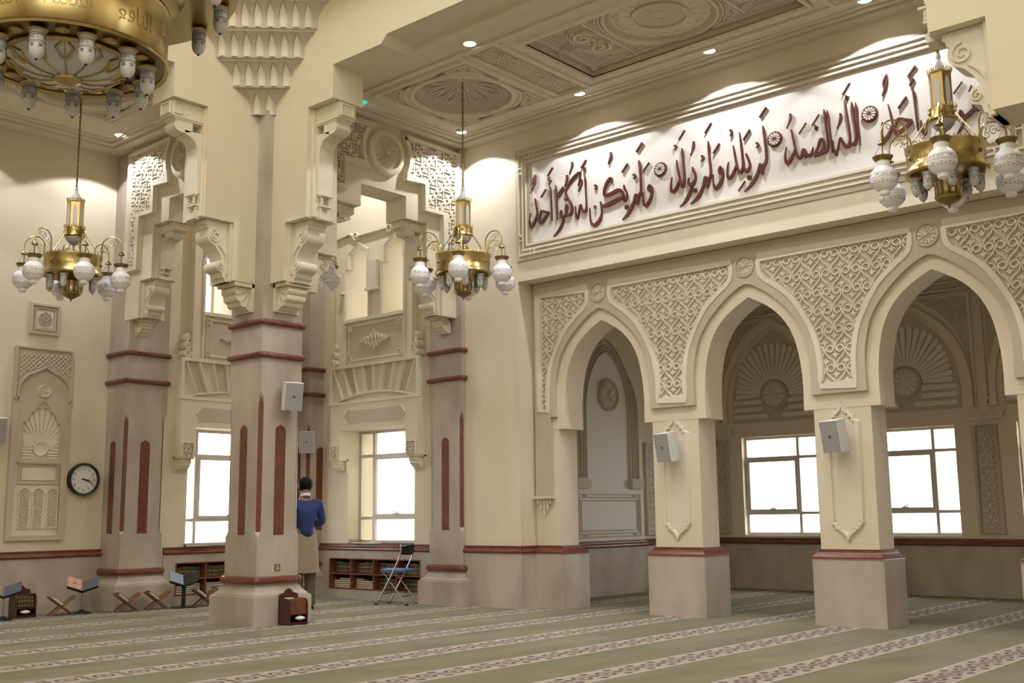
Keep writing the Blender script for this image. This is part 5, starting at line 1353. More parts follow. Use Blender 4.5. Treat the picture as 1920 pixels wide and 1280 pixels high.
# slots and signs
th = thing('exit_light', 'small green lit sign flush in the ceiling edge left of the middle chandelier', 'sign', (-9.9, 8.75, CEIL))
b = MB().box(fr, -10.22, -10.12, 8.72, 9.12, 0, .022); b.build('housing', 'lamp_ring', th)
b = MB().box(fr, -10.23, -10.11, 8.70, 8.80, .0, .028); b.build('lens', 'exit', th)
th = thing('exit_light', 'small green lit sign flush in the ceiling edge behind the big chandelier', 'sign', (-12.6, 7.3, CEIL))
b = MB().box(fr, -12.75, -12.35, 7.33, 7.43, 0, .022); b.build('housing', 'lamp_ring', th)
b = MB().box(fr, -12.44, -12.33, 7.32, 7.44, .0, .028); b.build('lens', 'exit', th)
LL = ['corner downlight behind the rod of the middle chandelier', 'ceiling downlight above the left end of the calligraphy band', 'ceiling downlight above the middle of the calligraphy band', 'ceiling downlight at the top edge above the right part of the calligraphy',
      'ceiling downlight above the right-hand chandelier, outside the photo', 'ceiling downlight close to the big beam, right of the star medallion', 'ceiling downlight beyond the beam edge, outside the photo', 'second ceiling downlight beyond the beam edge, outside the photo']
def downlight(x, y, label, watts, cone=122, zz=None):
    fr = FC(zz or CEIL)
    CEILZ = zz or CEIL
    th = thing('downlight', label, 'ceiling lamp', (x, y, CEILZ), 'recessed round downlights')
    m = MB(); m.lathe(fr, x, y, [(.085, 0), (.085, .008), (.07, .012), (.066, .004)], 24, cap=False); m.build('rim', 'lamp_ring', th)
    m = MB(); m.lathe(fr, x, y, [(.0, .006), (.067, .006)], 24, cap=False); m.build('lens', 'lamp', th)
    l = light('downlight_lamp', 'SPOT', (x, y, CEILZ - .02), watts, (0.98, 0.98, 1.0), aim=(x, y, 0), spot_size=math.radians(cone), spot_blend=.10, shadow_soft_size=.05)
for (x, y), lab in zip(LAMPS_R, LL):
    downlight(x, y, lab, 125)
for (x, y), lab in zip(LAMPS_L, ['ceiling downlight in the corner above the left pilaster', 'left aisle downlight behind the big chandelier', 'left aisle downlight over the inner edge, hidden by the big chandelier']):
    downlight(x, y, lab, 125)
for (x, y) in LAMPS_BAY:
    downlight(x, y, 'ceiling downlight of the corner bay behind the middle column', 170, 150, 7.02)
# ================================================================ chandeliers
TXT_V, TXT_F = text_mesh(shape_ar('لا اله الا الله محمد رسول الله'), 2)
_tx0, _tx1 = min(v[0] for v in TXT_V), max(v[0] for v in TXT_V)
def wrap_text(mb, rad, z0, h, a0, copies, cx=0, cy=0, V=None, F=None):
    V = V or TXT_V
    F = F or TXT_F
    x0, x1 = min(v[0] for v in V), max(v[0] for v in V)
    span = 2 * PI / copies * .88
    for c in range(copies):
        P = []
        for x, y in V:
            a = a0 + 2 * PI * c / copies + span * (x - x0) / (x1 - x0)
            z = z0 + h * (y + .25)
            r = rad(z) + .0015
            P.append((cx + r * math.cos(a), cy + r * math.sin(a), z))
        mb.add(P, F)
def band(mb, rad, z, cx=0, cy=0, t=.0014, seg=28):
    r = rad(z) + .0006
    mb.tube([(cx + r * math.cos(2 * PI * k / seg), cy + r * math.sin(2 * PI * k / seg), z) for k in range(seg)], t, 4, closed=True)
def v_lathe(mb, prof, cx=0, cy=0, seg=20, cap=True):
    mb.lathe(WORLD, cx, cy, prof, seg, cap)
GR = .120
def globe_rad(zc):
    return lambda z: math.sqrt(max(1e-6, GR * GR - (z - zc) ** 2))
def glass_cylinder(parent, cx, cy, zt, r, L):
    """Etched glass tube lamp with brass collar and black tip."""
    g = MB(); v_lathe(g, [(r, zt), (r, zt - L * .55), (r * .98, zt - L * .70), (r * .80, zt - L * .86), (r * .42, zt - L * .96), (.004, zt - L)], cx, cy, 16)
    o = g.build('glass_tube', 'frost_dim', parent, smooth=True)
    m = MB()
    rad = lambda z: r
    for f_ in (.16, .21, .42, .47):
        band(m, rad, zt - L * f_, cx, cy, r * .03, 20)
    wrap_text(m, rad, zt - L * .39, L * .17, 0.4, 1, cx, cy)
    for k in range(6):
        a = k * PI / 3
        for d in (-.03, .03):
            m.box(Fr((cx + r * math.cos(a), cy + r * math.sin(a), 0), (-math.sin(a), math.cos(a), 0), (0, 0, 1), (math.cos(a), math.sin(a), 0)), -r * .22, r * .22, zt - L * (.58 + d) - r * .05, zt - L * (.58 + d) + r * .05, 0, .0015)
    v_lathe(m, [(r * .22, zt - L * .985), (r * .20, zt - L * 1.01), (.002, zt - L * 1.04)], cx, cy, 8)
    m2 = m.build('lettering', 'ink', None); m2.parent = o
    c = MB(); v_lathe(c, [(r * .9, zt + r * .35), (r * 1.18, zt + r * .2), (r * 1.28, zt + .0), (r * 1.1, zt - r * .15), (r * .98, zt - r * .1)], cx, cy, 18)
    m3 = c.build('collar', 'brass', None, smooth=True); m3.parent = o
    return o
def chandelier():
    th = thing('chandelier', 'x', 'chandelier', (0, 0, 0), 'six-globe brass chandeliers')
    Z = 0.0
    m = MB(); m.tube([(0, 0, 6.575), (0, 0, 5.15)], .009, 6)
    for k in range(34):
        z = 5.16 + k * .04
        m.tube([(0, 0, z), (0, 0, z + .028)], .013 if k % 2 else .010, 6)
    m.build('rod', 'brass_dark', th)
    m = MB(); v_lathe(m, [(.016, 5.20), (.022, 5.165), (.014, 5.15), (.03, 5.12), (.062, 5.07), (.074, 5.045), (.074, 5.03), (.06, 5.03)], seg=20); m.build('cap', 'frost_dim', th, smooth=True)
    hexa = lambda r, z, a0=.26: [(r * math.cos(a0 + PI * k / 3), r * math.sin(a0 + PI * k / 3), z) for k in range(6)]
    m = MB(); m.loft([hexa(.100, 5.03), hexa(.104, 5.015), hexa(.098, 5.0), hexa(.098, 4.68)])
    for k in range(30):
        a = 2 * PI * k / 30
        m.tube([(.098 * math.cos(a), .098 * math.sin(a), 5.02), (.106 * math.cos(a), .106 * math.sin(a), 5.05)], .005, 4)
    m.build('lantern', 'brass', th)
    m = MB()
    for k in range(6):
        a = .26 + PI / 6 + PI * k / 3
        fr = Fr((.098 * math.cos(PI / 6) * math.cos(a), .098 * math.cos(PI / 6) * math.sin(a), 0), (-math.sin(a), math.cos(a), 0), (0, 0, 1), (math.cos(a), math.sin(a), 0))
        m.prism(fr, [(-.024, 4.71), (.024, 4.71), (.024, 4.90), (.016, 4.94), (0, 4.975), (-.016, 4.94), (-.024, 4.90)], -.002, .003)
    m.build('lantern_pane', 'frost_dim', th)
    m = MB(); v_lathe(m, [(.098, 4.70), (.116, 4.685), (.118, 4.60), (.125, 4.585), (.105, 4.57)], seg=24)
    for k in range(24):
        a = 2 * PI * k / 24
        m.tube([(.117 * math.cos(a), .117 * math.sin(a), 4.685), (.122 * math.cos(a), .122 * math.sin(a), 4.715)], .006, 4)
    for k in range(6):
        a = PI * k / 3
        v_lathe(m, [(.004, 4.66), (.014, 4.65), (.014, 4.635), (.004, 4.625)], .12 * math.cos(a), .12 * math.sin(a), 8)
    m.build('collar', 'brass', th, smooth=True)
    m = MB(); v_lathe(m, [(.105, 4.575), (.095, 4.54), (.06, 4.50), (.02, 4.475), (.004, 4.465)], seg=20); m.build('glass_bowl', 'frost_dim', th, smooth=True)
    m = MB(); v_lathe(m, [(.012, 4.47), (.012, 4.05)], seg=8); m.build('stem', 'brass_dark', th)
    for k in range(6):
        a = PI * k / 3
        m = MB()
        for q in range(11):
            t0, t1 = q / 11, (q + .85) / 11
            P = [((.118 + (.315 - .118) * t) * math.cos(a), (.118 + (.315 - .118) * t) * math.sin(a), 4.62 + (4.34 - 4.62) * t) for t in (t0, t1)]
            m.tube(P, .007 if q % 2 else .005, 5)
        m.build('chain', 'brass', th)
    m = MB(); v_lathe(m, [(.30, 4.325), (.335, 4.33), (.338, 4.315), (.330, 4.30), (.326, 4.15), (.345, 4.125), (.350, 4.10), (.335, 4.085), (.27, 4.10), (.05, 4.13)], seg=40, cap=False)
    for k in range(44):
        a = 2 * PI * k / 44
        m.tube([(.333 * math.cos(a - .05), .333 * math.sin(a - .05), 4.325), (.335 * math.cos(a), .335 * math.sin(a), 4.352), (.333 * math.cos(a + .05), .333 * math.sin(a + .05), 4.325)], .004, 4)
    dr = m.build('drum', 'brass', th, smooth=True)
    m = MB()
    V, F = NAME_TXT[0]
    for k in range(6):
        a = PI * k / 3 + .28
        for n_, rr in ((8, .020), (5, .010)):
            fr = Fr((.327 * math.cos(a - .28 + .02), .327 * math.sin(a - .28 + .02), 0), (-math.sin(a - .26), math.cos(a - .26), 0), (0, 0, 1), (math.cos(a - .26), math.sin(a - .26), 0))
            m.lathe(fr, 0, 4.225, [(rr, 0), (rr * .9, .012), (.002, .02)], n_)
        V, F = NAME_TXT[k % len(NAME_TXT)]
        x0, x1 = min(v[0] for v in V), max(v[0] for v in V)
        m.add([(.329 * math.cos(a + .5 * (x - x0) / (x1 - x0)), .329 * math.sin(a + .5 * (x - x0) / (x1 - x0)), 4.195 + .075 * y) for x, y in V], F)
    q_ = m.build('drum_ornament', 'brass_dark', None); q_.parent = dr
    m = MB(); v_lathe(m, [(.05, 4.13), (.08, 4.06), (.118, 4.02), (.118, 4.0), (.112, 3.99), (.112, 3.90), (.120, 3.885), (.11, 3.87)], seg=24); m.build('lower_body', 'brass', th, smooth=True)
    m = MB(); v_lathe(m, [(.11, 3.872), (.09, 3.85), (.045, 3.825), (.012, 3.81), (.008, 3.79), (.001, 3.775)], seg=20); m.build('finial', 'brass_dark', th, smooth=True)
    for k in range(6):
        a = PI * k / 3
        ca, sa = math.cos(a), math.sin(a)
        R = .57
        zc = 4.045
        ar = MB()
        P = [(.335, 4.28), (.335, 4.40)] + [(.335 + .1175 * (1 - math.cos(math.radians(q))), 4.46 + .12 * math.sin(math.radians(q))) for q in range(0, 181, 15)] + [(R, 4.42), (R, 4.375)]
        ar.tube([(r * ca, r * sa, z) for r, z in P], .0075, 6)
        f2 = Fr((0, 0, 0), (ca, sa, 0), (0, 0, 1), (-sa, ca, 0))
        for (u, v, r0, a0, tr) in ((.385, 4.46, .045, 2.4, 1.3), (.455, 4.50, .045, 1.2, 1.3), (.375, 4.385, .035, 2.0, 1.2), (.505, 4.515, .03, .8, 1.1)):
            ar.tube([f2.p(*q) for q in spiral(u, v, r0, .008, a0, tr, 14)], .004, 4)
        arm = ar.build('arm', 'brass', th, smooth=True)
        c = MB(); v_lathe(c, [(.006, 4.40), (.022, 4.385), (.036, 4.365), (.038, 4.355), (.02, 4.352), (.006, 4.345), (.006, 4.24)], R * ca, R * sa, 14)
        for q in range(3):
            b_ = a + 2 * PI * q / 3
            c.tube([(R * ca + .012 * math.cos(b_), R * sa + .012 * math.sin(b_), 4.35), (R * ca + .075 * math.cos(b_), R * sa + .075 * math.sin(b_), zc + .195)], .0025, 4)
        o = c.build('hanger', 'brass_dark', None, smooth=True); o.parent = arm
        g = MB()
        v_lathe(g, [(.055, zc + .19), (.058, zc + .15), (.060, zc + .105)] + [(GR * math.sin(math.radians(q)), zc + GR * math.cos(math.radians(q))) for q in range(34, 158, 9)] + [(.040, zc - .108), (.046, zc - .118), (.046, zc - .140), (.036, zc - .150), (.004, zc - .150)], R * ca, R * sa, 24)
        gl = g.build('globe', 'frost', th, smooth=True)
        c = MB(); v_lathe(c, [(.056, zc + .150), (.066, zc + .158), (.086, zc + .188), (.088, zc + .196), (.07, zc + .198)], R * ca, R * sa, 22)
        o = c.build('globe_collar', 'brass_dark', None, smooth=True); o.parent = gl
        t_ = MB()
        gr = globe_rad(zc)
        band(t_, gr, zc + .034, R * ca, R * sa, .0009); band(t_, gr, zc - .006, R * ca, R * sa, .0009)
        wrap_text(t_, gr, zc + .001, .030, a + .5, 2, R * ca, R * sa)
        for q in range(10):
            b_ = 2 * PI * q / 10
            for dz in (-.010, .010):
                r = gr(zc - .047 + dz) + .001
                t_.box(Fr((R * ca + r * math.cos(b_), R * sa + r * math.sin(b_), zc - .047 + dz), (-math.sin(b_), math.cos(b_), 0), (0, 0, 1), (math.cos(b_), math.sin(b_), 0)), -.008, .008, -.002, .002, -.002, .001)
        o = t_.build('lettering', 'ink', None); o.parent = gl
        t_ = MB()
        for q in range(10):
            b_ = 2 * PI * (q + .5) / 10
            r = gr(zc - .047)
            t_.lathe(Fr((R * ca + r * math.cos(b_), R * sa + r * math.sin(b_), zc - .047), (-math.sin(b_), math.cos(b_), 0), (0, 0, 1), Vector((math.cos(b_), math.sin(b_), -.45)).normalized()), 0, 0, [(.010, -.004), (.010, .0015), (.002, .0018)], 10)
        o = t_.build('flower_spots', 'motif', None); o.parent = gl
    for k in range(8):
        a = 2 * PI * k / 8 + .2
        glass_cylinder(th, .262 * math.cos(a), .262 * math.sin(a), 4.075, .041, .165)
    return th
NAME_TXT = [text_mesh(shape_ar(s_), 2) for s_ in ('المغني', 'النافع', 'البديع')]
def face(px, py, th_deg):
    return math.atan2(-py, -px) + math.radians(th_deg)
ch = chandelier()
ch['label'] = 'brass six-globe chandelier hanging just left of the calligraphy band'
ch.location = (-9.04, 9.44, 0); ch.rotation_euler.z = face(-9.04, 9.44, -6)
c2 = copy_tree(ch); c2['label'] = 'brass six-globe chandelier in front of the calligraphy at the upper right'
c2.location = (-3.19, 9.44, 0); c2.rotation_euler.z = face(-3.19, 9.44, -3)
c3 = copy_tree(ch); c3['label'] = 'brass six-globe chandelier hanging above the clock'
c3.location = (-12.46, 6.20, 0); c3.rotation_euler.z = face(-12.46, 6.20, 13)

c4 = copy_tree(ch); c4['label'] = 'brass chandelier with white globes, mostly hidden behind the middle column'
c4.location = (-11.97, 9.13, .44); c4.rotation_euler.z = face(-11.97, 9.13, 50)

# big tiered chandelier of the dome, top left
BX, BY = -6.635, 3.20
big = thing('tiered_chandelier', 'huge tiered brass chandelier with Arabic names, cut by the top left corner', 'chandelier', (BX, BY, 4.15))
m = MB(); v_lathe(m, [(.60, 4.165), (.625, 4.15), (.632, 4.165), (.62, 4.185), (.615, 4.50), (.63, 4.52), (.625, 4.545), (.56, 4.56)], BX, BY, 64, cap=False)
m.build('lower_drum', 'brass', big, smooth=True)
m = MB()
for k in range(9):
    V, F = NAME_TXT[(k + 2) % 3]
    x0, x1 = min(v[0] for v in V), max(v[0] for v in V)
    a = math.atan2(-BY, -BX) - 1.02 + k * 2 * PI / 9 + .07
    m.add([(BX + .6185 * math.cos(a + .44 * (x - x0) / (x1 - x0)), BY + .6185 * math.sin(a + .44 * (x - x0) / (x1 - x0)), 4.27 + .17 * y) for x, y in V], F)
m.build('lettering', 'brass_dark', big)
m = MB(); v_lathe(m, [(.62, 4.17), (.38, 4.172)], BX, BY, 64, cap=False); m.build('underside_plate', 'brass_dark', big)
m = MB(); v_lathe(m, [(.385, 4.172), (.37, 4.14), (.30, 4.085), (.18, 4.05), (.07, 4.04)], BX, BY, 48, cap=False); m.build('glass_bowl', 'frost_dim', big, smooth=True)
m = MB()
v_lathe(m, [(.40, 4.168), (.405, 4.155), (.388, 4.140), (.375, 4.15)], BX, BY, 48, cap=False)
v_lathe(m, [(.075, 4.05), (.09, 4.04), (.085, 4.02), (.05, 4.005), (.004, 4.0)], BX, BY, 20)
for k in range(12):
    a = 2 * PI * k / 12
    m.tube([(BX + r * math.cos(a), BY + r * math.sin(a), z - .004) for r, z in ((.375, 4.15), (.30, 4.085), (.18, 4.05), (.08, 4.04))], .006, 4)
    for s_ in (-1, 1):
        m.tube([(BX + r * math.cos(a + s_ * d), BY + r * math.sin(a + s_ * d), z - .004) for r, z, d in ((.37, 4.145, .05), (.34, 4.115, .16), (.30, 4.085, .10), (.27, 4.072, .05))], .011, 4)
m.build('bowl_mount', 'brass', big, smooth=True)
for k in range(11):
    a = math.atan2(-BY, -BX) + 2 * PI * (k + .35) / 11
    glass_cylinder(big, BX + .50 * math.cos(a), BY + .50 * math.sin(a), 4.145, .048, .185)
m = MB()
for k in range(11):
    a = math.atan2(-BY, -BX) + 2 * PI * (k + .85) / 11
    v_lathe(m, [(.04, 4.17), (.045, 4.155), (.02, 4.145), (.004, 4.14)], BX + .50 * math.cos(a), BY + .50 * math.sin(a), 12)
m.build('underside_bosses', 'brass', big, smooth=True)
m = MB(); v_lathe(m, [(.56, 4.55), (.56, 4.66), (.70, 4.68), (.72, 4.70), (.71, 5.0), (.73, 5.03), (.6, 5.05)], BX, BY, 64, cap=False); m.build('middle_drum', 'brass', big, smooth=True)
m = MB(); v_lathe(m, [(.60, 4.72), (1.06, 4.72), (1.07, 4.74), (1.06, 5.1), (1.08, 5.13), (.9, 5.15)], BX, BY, 72, cap=False); m.build('upper_drum', 'brass', big, smooth=True)
for k in range(14):
    a = math.atan2(-BY, -BX) + 2 * PI * (k + .5) / 14
    glass_cylinder(big, BX + .96 * math.cos(a), BY + .96 * math.sin(a), 4.70, .048, .185)
m = MB()
v_lathe(m, [(.05, 5.1), (.05, 12.0)], BX, BY, 10)
for k in range(6):
    a = PI * k / 3
    m.tube([(BX + .9 * math.cos(a), BY + .9 * math.sin(a), 5.14), (BX + .05 * math.cos(a), BY + .05 * math.sin(a), 6.6)], .012, 5)
m.build('suspension', 'brass_dark', big)

# ================================================================ left wall fittings
FLW = FX(XL)
th = thing('wall_niche_panel', 'tall carved wall panel with lattice, sunburst and three small grilles, left of the clock', 'carved panel', (XL, 6.78, .95))
u0, u1 = 6.385, 7.165
sh = smooth_pts([(.365, 2.78), (.365, 2.86), (.34, 2.98), (.26, 3.08), (.12, 3.15), (0, 3.215)], 4)
ar_ = [(6.79 - a, b) for a, b in sh] + [(6.79 + a, b) for a, b in reversed(sh[:-1])]
MB().prism(FLW, rect(u0, u1, .935, 3.47), 0, .05, holes=[rect(u0 + .085, u1 - .085, 1.0, 2.66)]).build('frame', 'taupe', th)
MB().prism(FLW, [(6.43, 3.44), (6.43, 2.80)] + [(6.40, 2.78)][:0] + ar_ + [(7.15, 2.80), (7.15, 3.44)], .05, .055).build('lattice_ground', 'taupe', th)
m = MB()
poly = [(6.43, 3.43), (6.43, 2.83)] + [(6.79 + (a - 6.79) * 1.02, b + .02) for a, b in ar_] + [(7.15, 2.83), (7.15, 3.43)]
for k in range(-24, 30):
    for sg in (-1, 1):
        ln = [(6.43 + .062 * k + sg * t_ * .04, 2.75 + t_ * .04) for t_ in range(20)]
        for r in clip_runs(ln, poly):
            m.ribbon(FLW, r, .012, .05, .075)
m.build('lattice', 'trim', th)
m = MB(); m.ribbon(FLW, [(6.41, 2.77), (6.44, 2.79)] + [(6.79 + (a - 6.79) * .97, b) for a, b in ar_] + [(7.13, 2.79), (7.16, 2.77)], .035, .05, .095); m.ribbon(FLW, rect(u0 + .015, u1 - .015, 2.78, 3.455)[1:] + rect(u0 + .015, u1 - .015, 2.78, 3.455)[:1], .03, .05, .085); m.build('arch_rim', 'taupe', th)
m = MB(); rosette(m, FLW, 6.79, 2.89, .075, .05, .075, 8); ring(m, FLW, 6.79, 2.89, .078, .014, .05, .075, 20); m.build('rosette', 'trim', th)
MB().sheet(FLW, rect(u0 + .08, u1 - .08, 1.0, 2.67), .018).build('field', 'trim', th)
lob = [(6.53, 2.0), (6.53, 2.46), (6.56, 2.47), (6.58, 2.49), (6.60, 2.55), (6.63, 2.60), (6.66, 2.62), (6.69, 2.63), (6.70, 2.69), (6.745, 2.735), (6.79, 2.76)]
lob = lob + [(2 * 6.79 - a, b) for a, b in reversed(lob[:-1])]
m = MB()
m.prism(FLW, rect(u0 + .085, u1 - .085, 1.94, 2.79), .018, .053, holes=[lob]); m.ribbon(FLW, lob, .02, .045, .062); m.build('lobed_arch', 'taupe', th)
m = MB()
for k in range(19):
    a = PI * (k + .0) / 18
    ca, sa = math.cos(a), math.sin(a)
    r2 = .26 + .36 * max(0, sa) ** 1.5
    if k in (0, 18):
        r2 = .24
    m.prism(FLW, [(6.79 + r * ca - w * sa, 2.13 + r * sa + w * ca) for r, w in ((.11, -.010), (r2, -.027 - .012 * sa), (r2 + .02, 0), (r2, .027 + .012 * sa), (.11, .010))], .018, .036)
for k in range(3):
    for sg in (-1, 1):
        a_, b_ = 6.79 + sg * .10, 6.79 + sg * .255
        m.box(FLW, min(a_, b_), max(a_, b_), 2.085 - .04 * k - .013, 2.085 - .04 * k + .013, .018, .036)
m.lathe(FLW, 6.79, 2.13, [(.10, .018), (.10, .045), (.085, .05), (.07, .035), (0, .035)], 24)
m.build('sunburst', 'trim', th)
m = MB(); m.ribbon(FLW, rect(6.525, 7.065, 1.68, 1.935), .03, .018, .045, closed=True); m.ribbon(FLW, rect(6.56, 7.03, 1.715, 1.90), .012, .018, .035, closed=True); m.build('plain_panel', 'taupe', th)
m, b = MB(), MB()
for uc in (6.615, 6.80, 6.99):
    pl = [(uc - .07, 1.09), (uc + .07, 1.09), (uc + .07, 1.52), (uc + .078, 1.545), (uc + .06, 1.59), (uc, 1.615), (uc - .06, 1.59), (uc - .078, 1.545), (uc - .07, 1.52)]
    b.sheet(FLW, pl, .021)
    m.ribbon(FLW, pl, .018, .018, .04, closed=True)
    for k in range(-14, 22):
        for sg in (-1, 1):
            ln = [(uc + .038 * k + sg * t_ * .012, 1.07 + t_ * .020) for t_ in range(30)]
            for r in clip_runs(ln, pl):
                m.ribbon(FLW, r, .009, .018, .034)
b.build('grille_ground', 'taupe', th); m.build('grilles', 'trim', th)
th = thing('square_medallion', 'square carved plaster tile with a round flower, under the left chandelier', 'carved panel', (XL, 6.76, 3.86))
m = MB(); m.ribbon(FLW, rect(6.575, 6.945, 3.675, 4.055), .05, 0, .05, closed=True); m.ribbon(FLW, rect(6.62, 6.90, 3.72, 4.01), .03, 0, .038, closed=True); m.build('frame', 'taupe', th)
MB().box(FLW, 6.56, 6.96, 3.66, 4.07, 0, .02).build('tile', 'taupe', th)
MB().sheet(FLW, rect(6.645, 6.875, 3.745, 3.985), .023).build('field', 'trim', th)
m = MB()
for k in range(8):
    a = PI * k / 4
    ring(m, FLW, 6.76 + .05 * math.cos(a), 3.865 + .05 * math.sin(a), .042, .012, .02, .04, 14)
ring(m, FLW, 6.76, 3.865, .03, .01, .02, .045, 12)
m.build('flower', 'taupe', th)
# clock
th = thing('wall_clock', 'round black-rimmed wall clock with black numerals showing about twenty past three', 'clock', (XL, 7.405, 1.735))
cu, cv = 7.405, 1.735
m = MB(); m.lathe(FLW, cu, cv, [(.215, 0), (.225, .02), (.225, .075), (.213, .095), (.195, .09), (.186, .06)], 48, cap=False); m.build('rim', 'clock_rim', th, smooth=True)
m = MB(); m.lathe(FLW, cu, cv, [(.19, .055), (0, .056)], 48, cap=False); m.build('face', 'white', th)
m = MB()
for k in range(1, 13):
    V, F = text_mesh(str(k), 2)
    w = max(v[0] for v in V) - min(v[0] for v in V)
    xm = (max(v[0] for v in V) + min(v[0] for v in V)) / 2
    a = PI / 2 - 2 * PI * k / 12
    m.add([FLW.p(cu + .145 * math.cos(a) + (x - xm) * .055, cv + .145 * math.sin(a) + (y - .36) * .055, .0575) for x, y in V], F)
for k in range(60):
    a = 2 * PI * k / 60
    m.box(Fr(FLW.p(cu + .178 * math.cos(a), cv + .178 * math.sin(a), .0565), FLW.u, FLW.v, FLW.n), -.0015, .0015, -.0015, .0015, 0, .001)
m.build('numerals', 'ink', th)
m = MB()
for ang, L, w in ((-10, .10, .007), (-24, .145, .005)):
    a = math.radians(ang)
    m.prism(FLW, [(cu + x * math.cos(a) - y * math.sin(a), cv + x * math.sin(a) + y * math.cos(a)) for x, y in ((-.03, -w), (L * .8, -w), (L, 0), (L * .8, w), (-.03, w))], .060, .063)
m.lathe(FLW, cu, cv, [(.012, .058), (.012, .066), (.002, .067)], 12)
m.build('hands', 'ink', th)

# ================================================================ loudspeakers
def speaker(o, yaw, label, w=.22, h=.33, d=.17, tilt=10):
    th = thing('loudspeaker', label, 'speaker', (0, 0, 0), 'white wall loudspeakers')
    fr = Fr((0, 0, 0), (1, 0, 0), (0, 0, 1), (0, -1, 0))
    m = MB(); z = [rect(-w * .40, w * .40, -h * .5, h * .5), rect(-w * .5, w * .5, -h * .5, h * .5)]
    m.loft([[fr.p(a, b, n) for a, b in z[0 if n < .02 else 1]] for n in (0, .06, d - .01)] + [[fr.p(a * .97, b * .98, d) for a, b in z[1]]]); m.build('case', 'spk', th)
    m = MB(); m.prism(fr, [(a * .93, b * .95) for a, b in z[1]], d, d + .006); m.build('mesh_front', 'spk_grill', th)
    m = MB(); m.box(fr, -.014, .014, -.013, .013, d + .006, d + .009); m.build('badge', 'ink', th)
    m = MB(); m.box(fr, -.007, .007, -.006, .006, d + .009, d + .0095); m.build('badge_mark', 'motif', th)
    m = MB(); m.box(fr, -.03, .03, -.05, .05, -.06, .0); m.build('mount', 'spk', th)
    th.location = o
    th.rotation_euler = (math.radians(-tilt), 0, yaw)
    th.rotation_euler = Matrix.Rotation(yaw, 3, 'Z').to_euler()
    e = (Matrix.Rotation(yaw, 3, 'Z') @ Matrix.Rotation(math.radians(tilt), 3, 'X')).to_euler()
    th.rotation_euler = e
    return th
speaker((-10.41, 7.90, 2.61), math.radians(72), 'white loudspeaker on the right face of the middle stone column')
speaker((-13.41, 10.56, 2.33), math.radians(40), 'white loudspeaker on the slim corner pilaster, just right of the middle column', tilt=4)
speaker((-7.19, 11.10, 1.99), math.radians(-12), 'white loudspeaker on the pier between the first and second arches', h=.34, w=.24)
speaker((-5.07, 11.10, 2.005), math.radians(-14), 'white loudspeaker on the pier between the second and third arches', h=.34, w=.24)
speaker((-14.22, 6.17, 2.35), math.radians(75), 'white loudspeaker at the left edge of the photo, cut by the frame')
# socket on the column
th = thing('power_socket', 'small brass power socket low on the right face of the middle column', 'socket', (-10.473, 7.829, .63))
fs = FX(-10.473)
MB().box(fs, 7.79, 7.868, .592, .668, 0, .008).build('plate', 'plate', th)
m = MB(); m.box(fs, 7.812, 7.824, .61, .625, .008, .010); m.box(fs, 7.836, 7.848, .61, .625, .008, .010); m.box(fs, 7.824, 7.836, .637, .652, .008, .010); m.build('holes', 'white', th)
# ================================================================ books and stands
def book_mesh(name, w, h, d, cov, gold=True):
    """Upright book: u = thickness, spine towards +n."""
    fr = Fr((0, 0, 0), (1, 0, 0), (0, 0, 1), (0, -1, 0))
    m = MB()
    m.cur = 0
    m.box(fr, -w / 2, w / 2, 0, h, d - .006, d); m.box(fr, -w / 2, -w / 2 + .003, 0, h, 0, d - .006); m.box(fr, w / 2 - .003, w / 2, 0, h, 0, d - .006)
    m.cur = 1
    m.box(fr, -w / 2 + .003, w / 2 - .003, .003, h - .004, .004, d - .006)
    if gold:
        m.cur = 2
        for z0, z1 in ((.10, .22), (.30, .34), (.46, .62), (.72, .76), (.84, .94)):
            m.box(fr, -w / 2 + .001, w / 2 - .001, z0 * h, z1 * h, d, d + .001)
    o = m.build(name, [cov, 'paper', 'gold'])
    return o
B_UP = book_mesh('book', .030, .165, .12, 'book_green')
B_BR = book_mesh('book', .030, .155, .12, 'book_brown')
B_FL = book_mesh('book', .028, .17, .12, 'book_brown', gold=False)
PROTO = {'g': B_UP, 'b': B_BR, 'f': B_FL}
USED = set()
def place_book(kind, M4, label, group):
    o = PROTO[kind]
    if kind in USED:
        o = o.copy()
        COL.objects.link(o)
    USED.add(kind)
    o.matrix_world = M4
    tag(o, label, 'book', group)
    return o
def frame_matrix(fr, u, v, n):
    """Book axes: local x along fr.u, local -y along fr.n, z up."""
    p = fr.p(u, v, n)
    return Matrix(((fr.u.x, -fr.n.x, fr.v.x, p.x), (fr.u.y, -fr.n.y, fr.v.y, p.y), (fr.u.z, -fr.n.z, fr.v.z, p.z), (0, 0, 0, 1)))
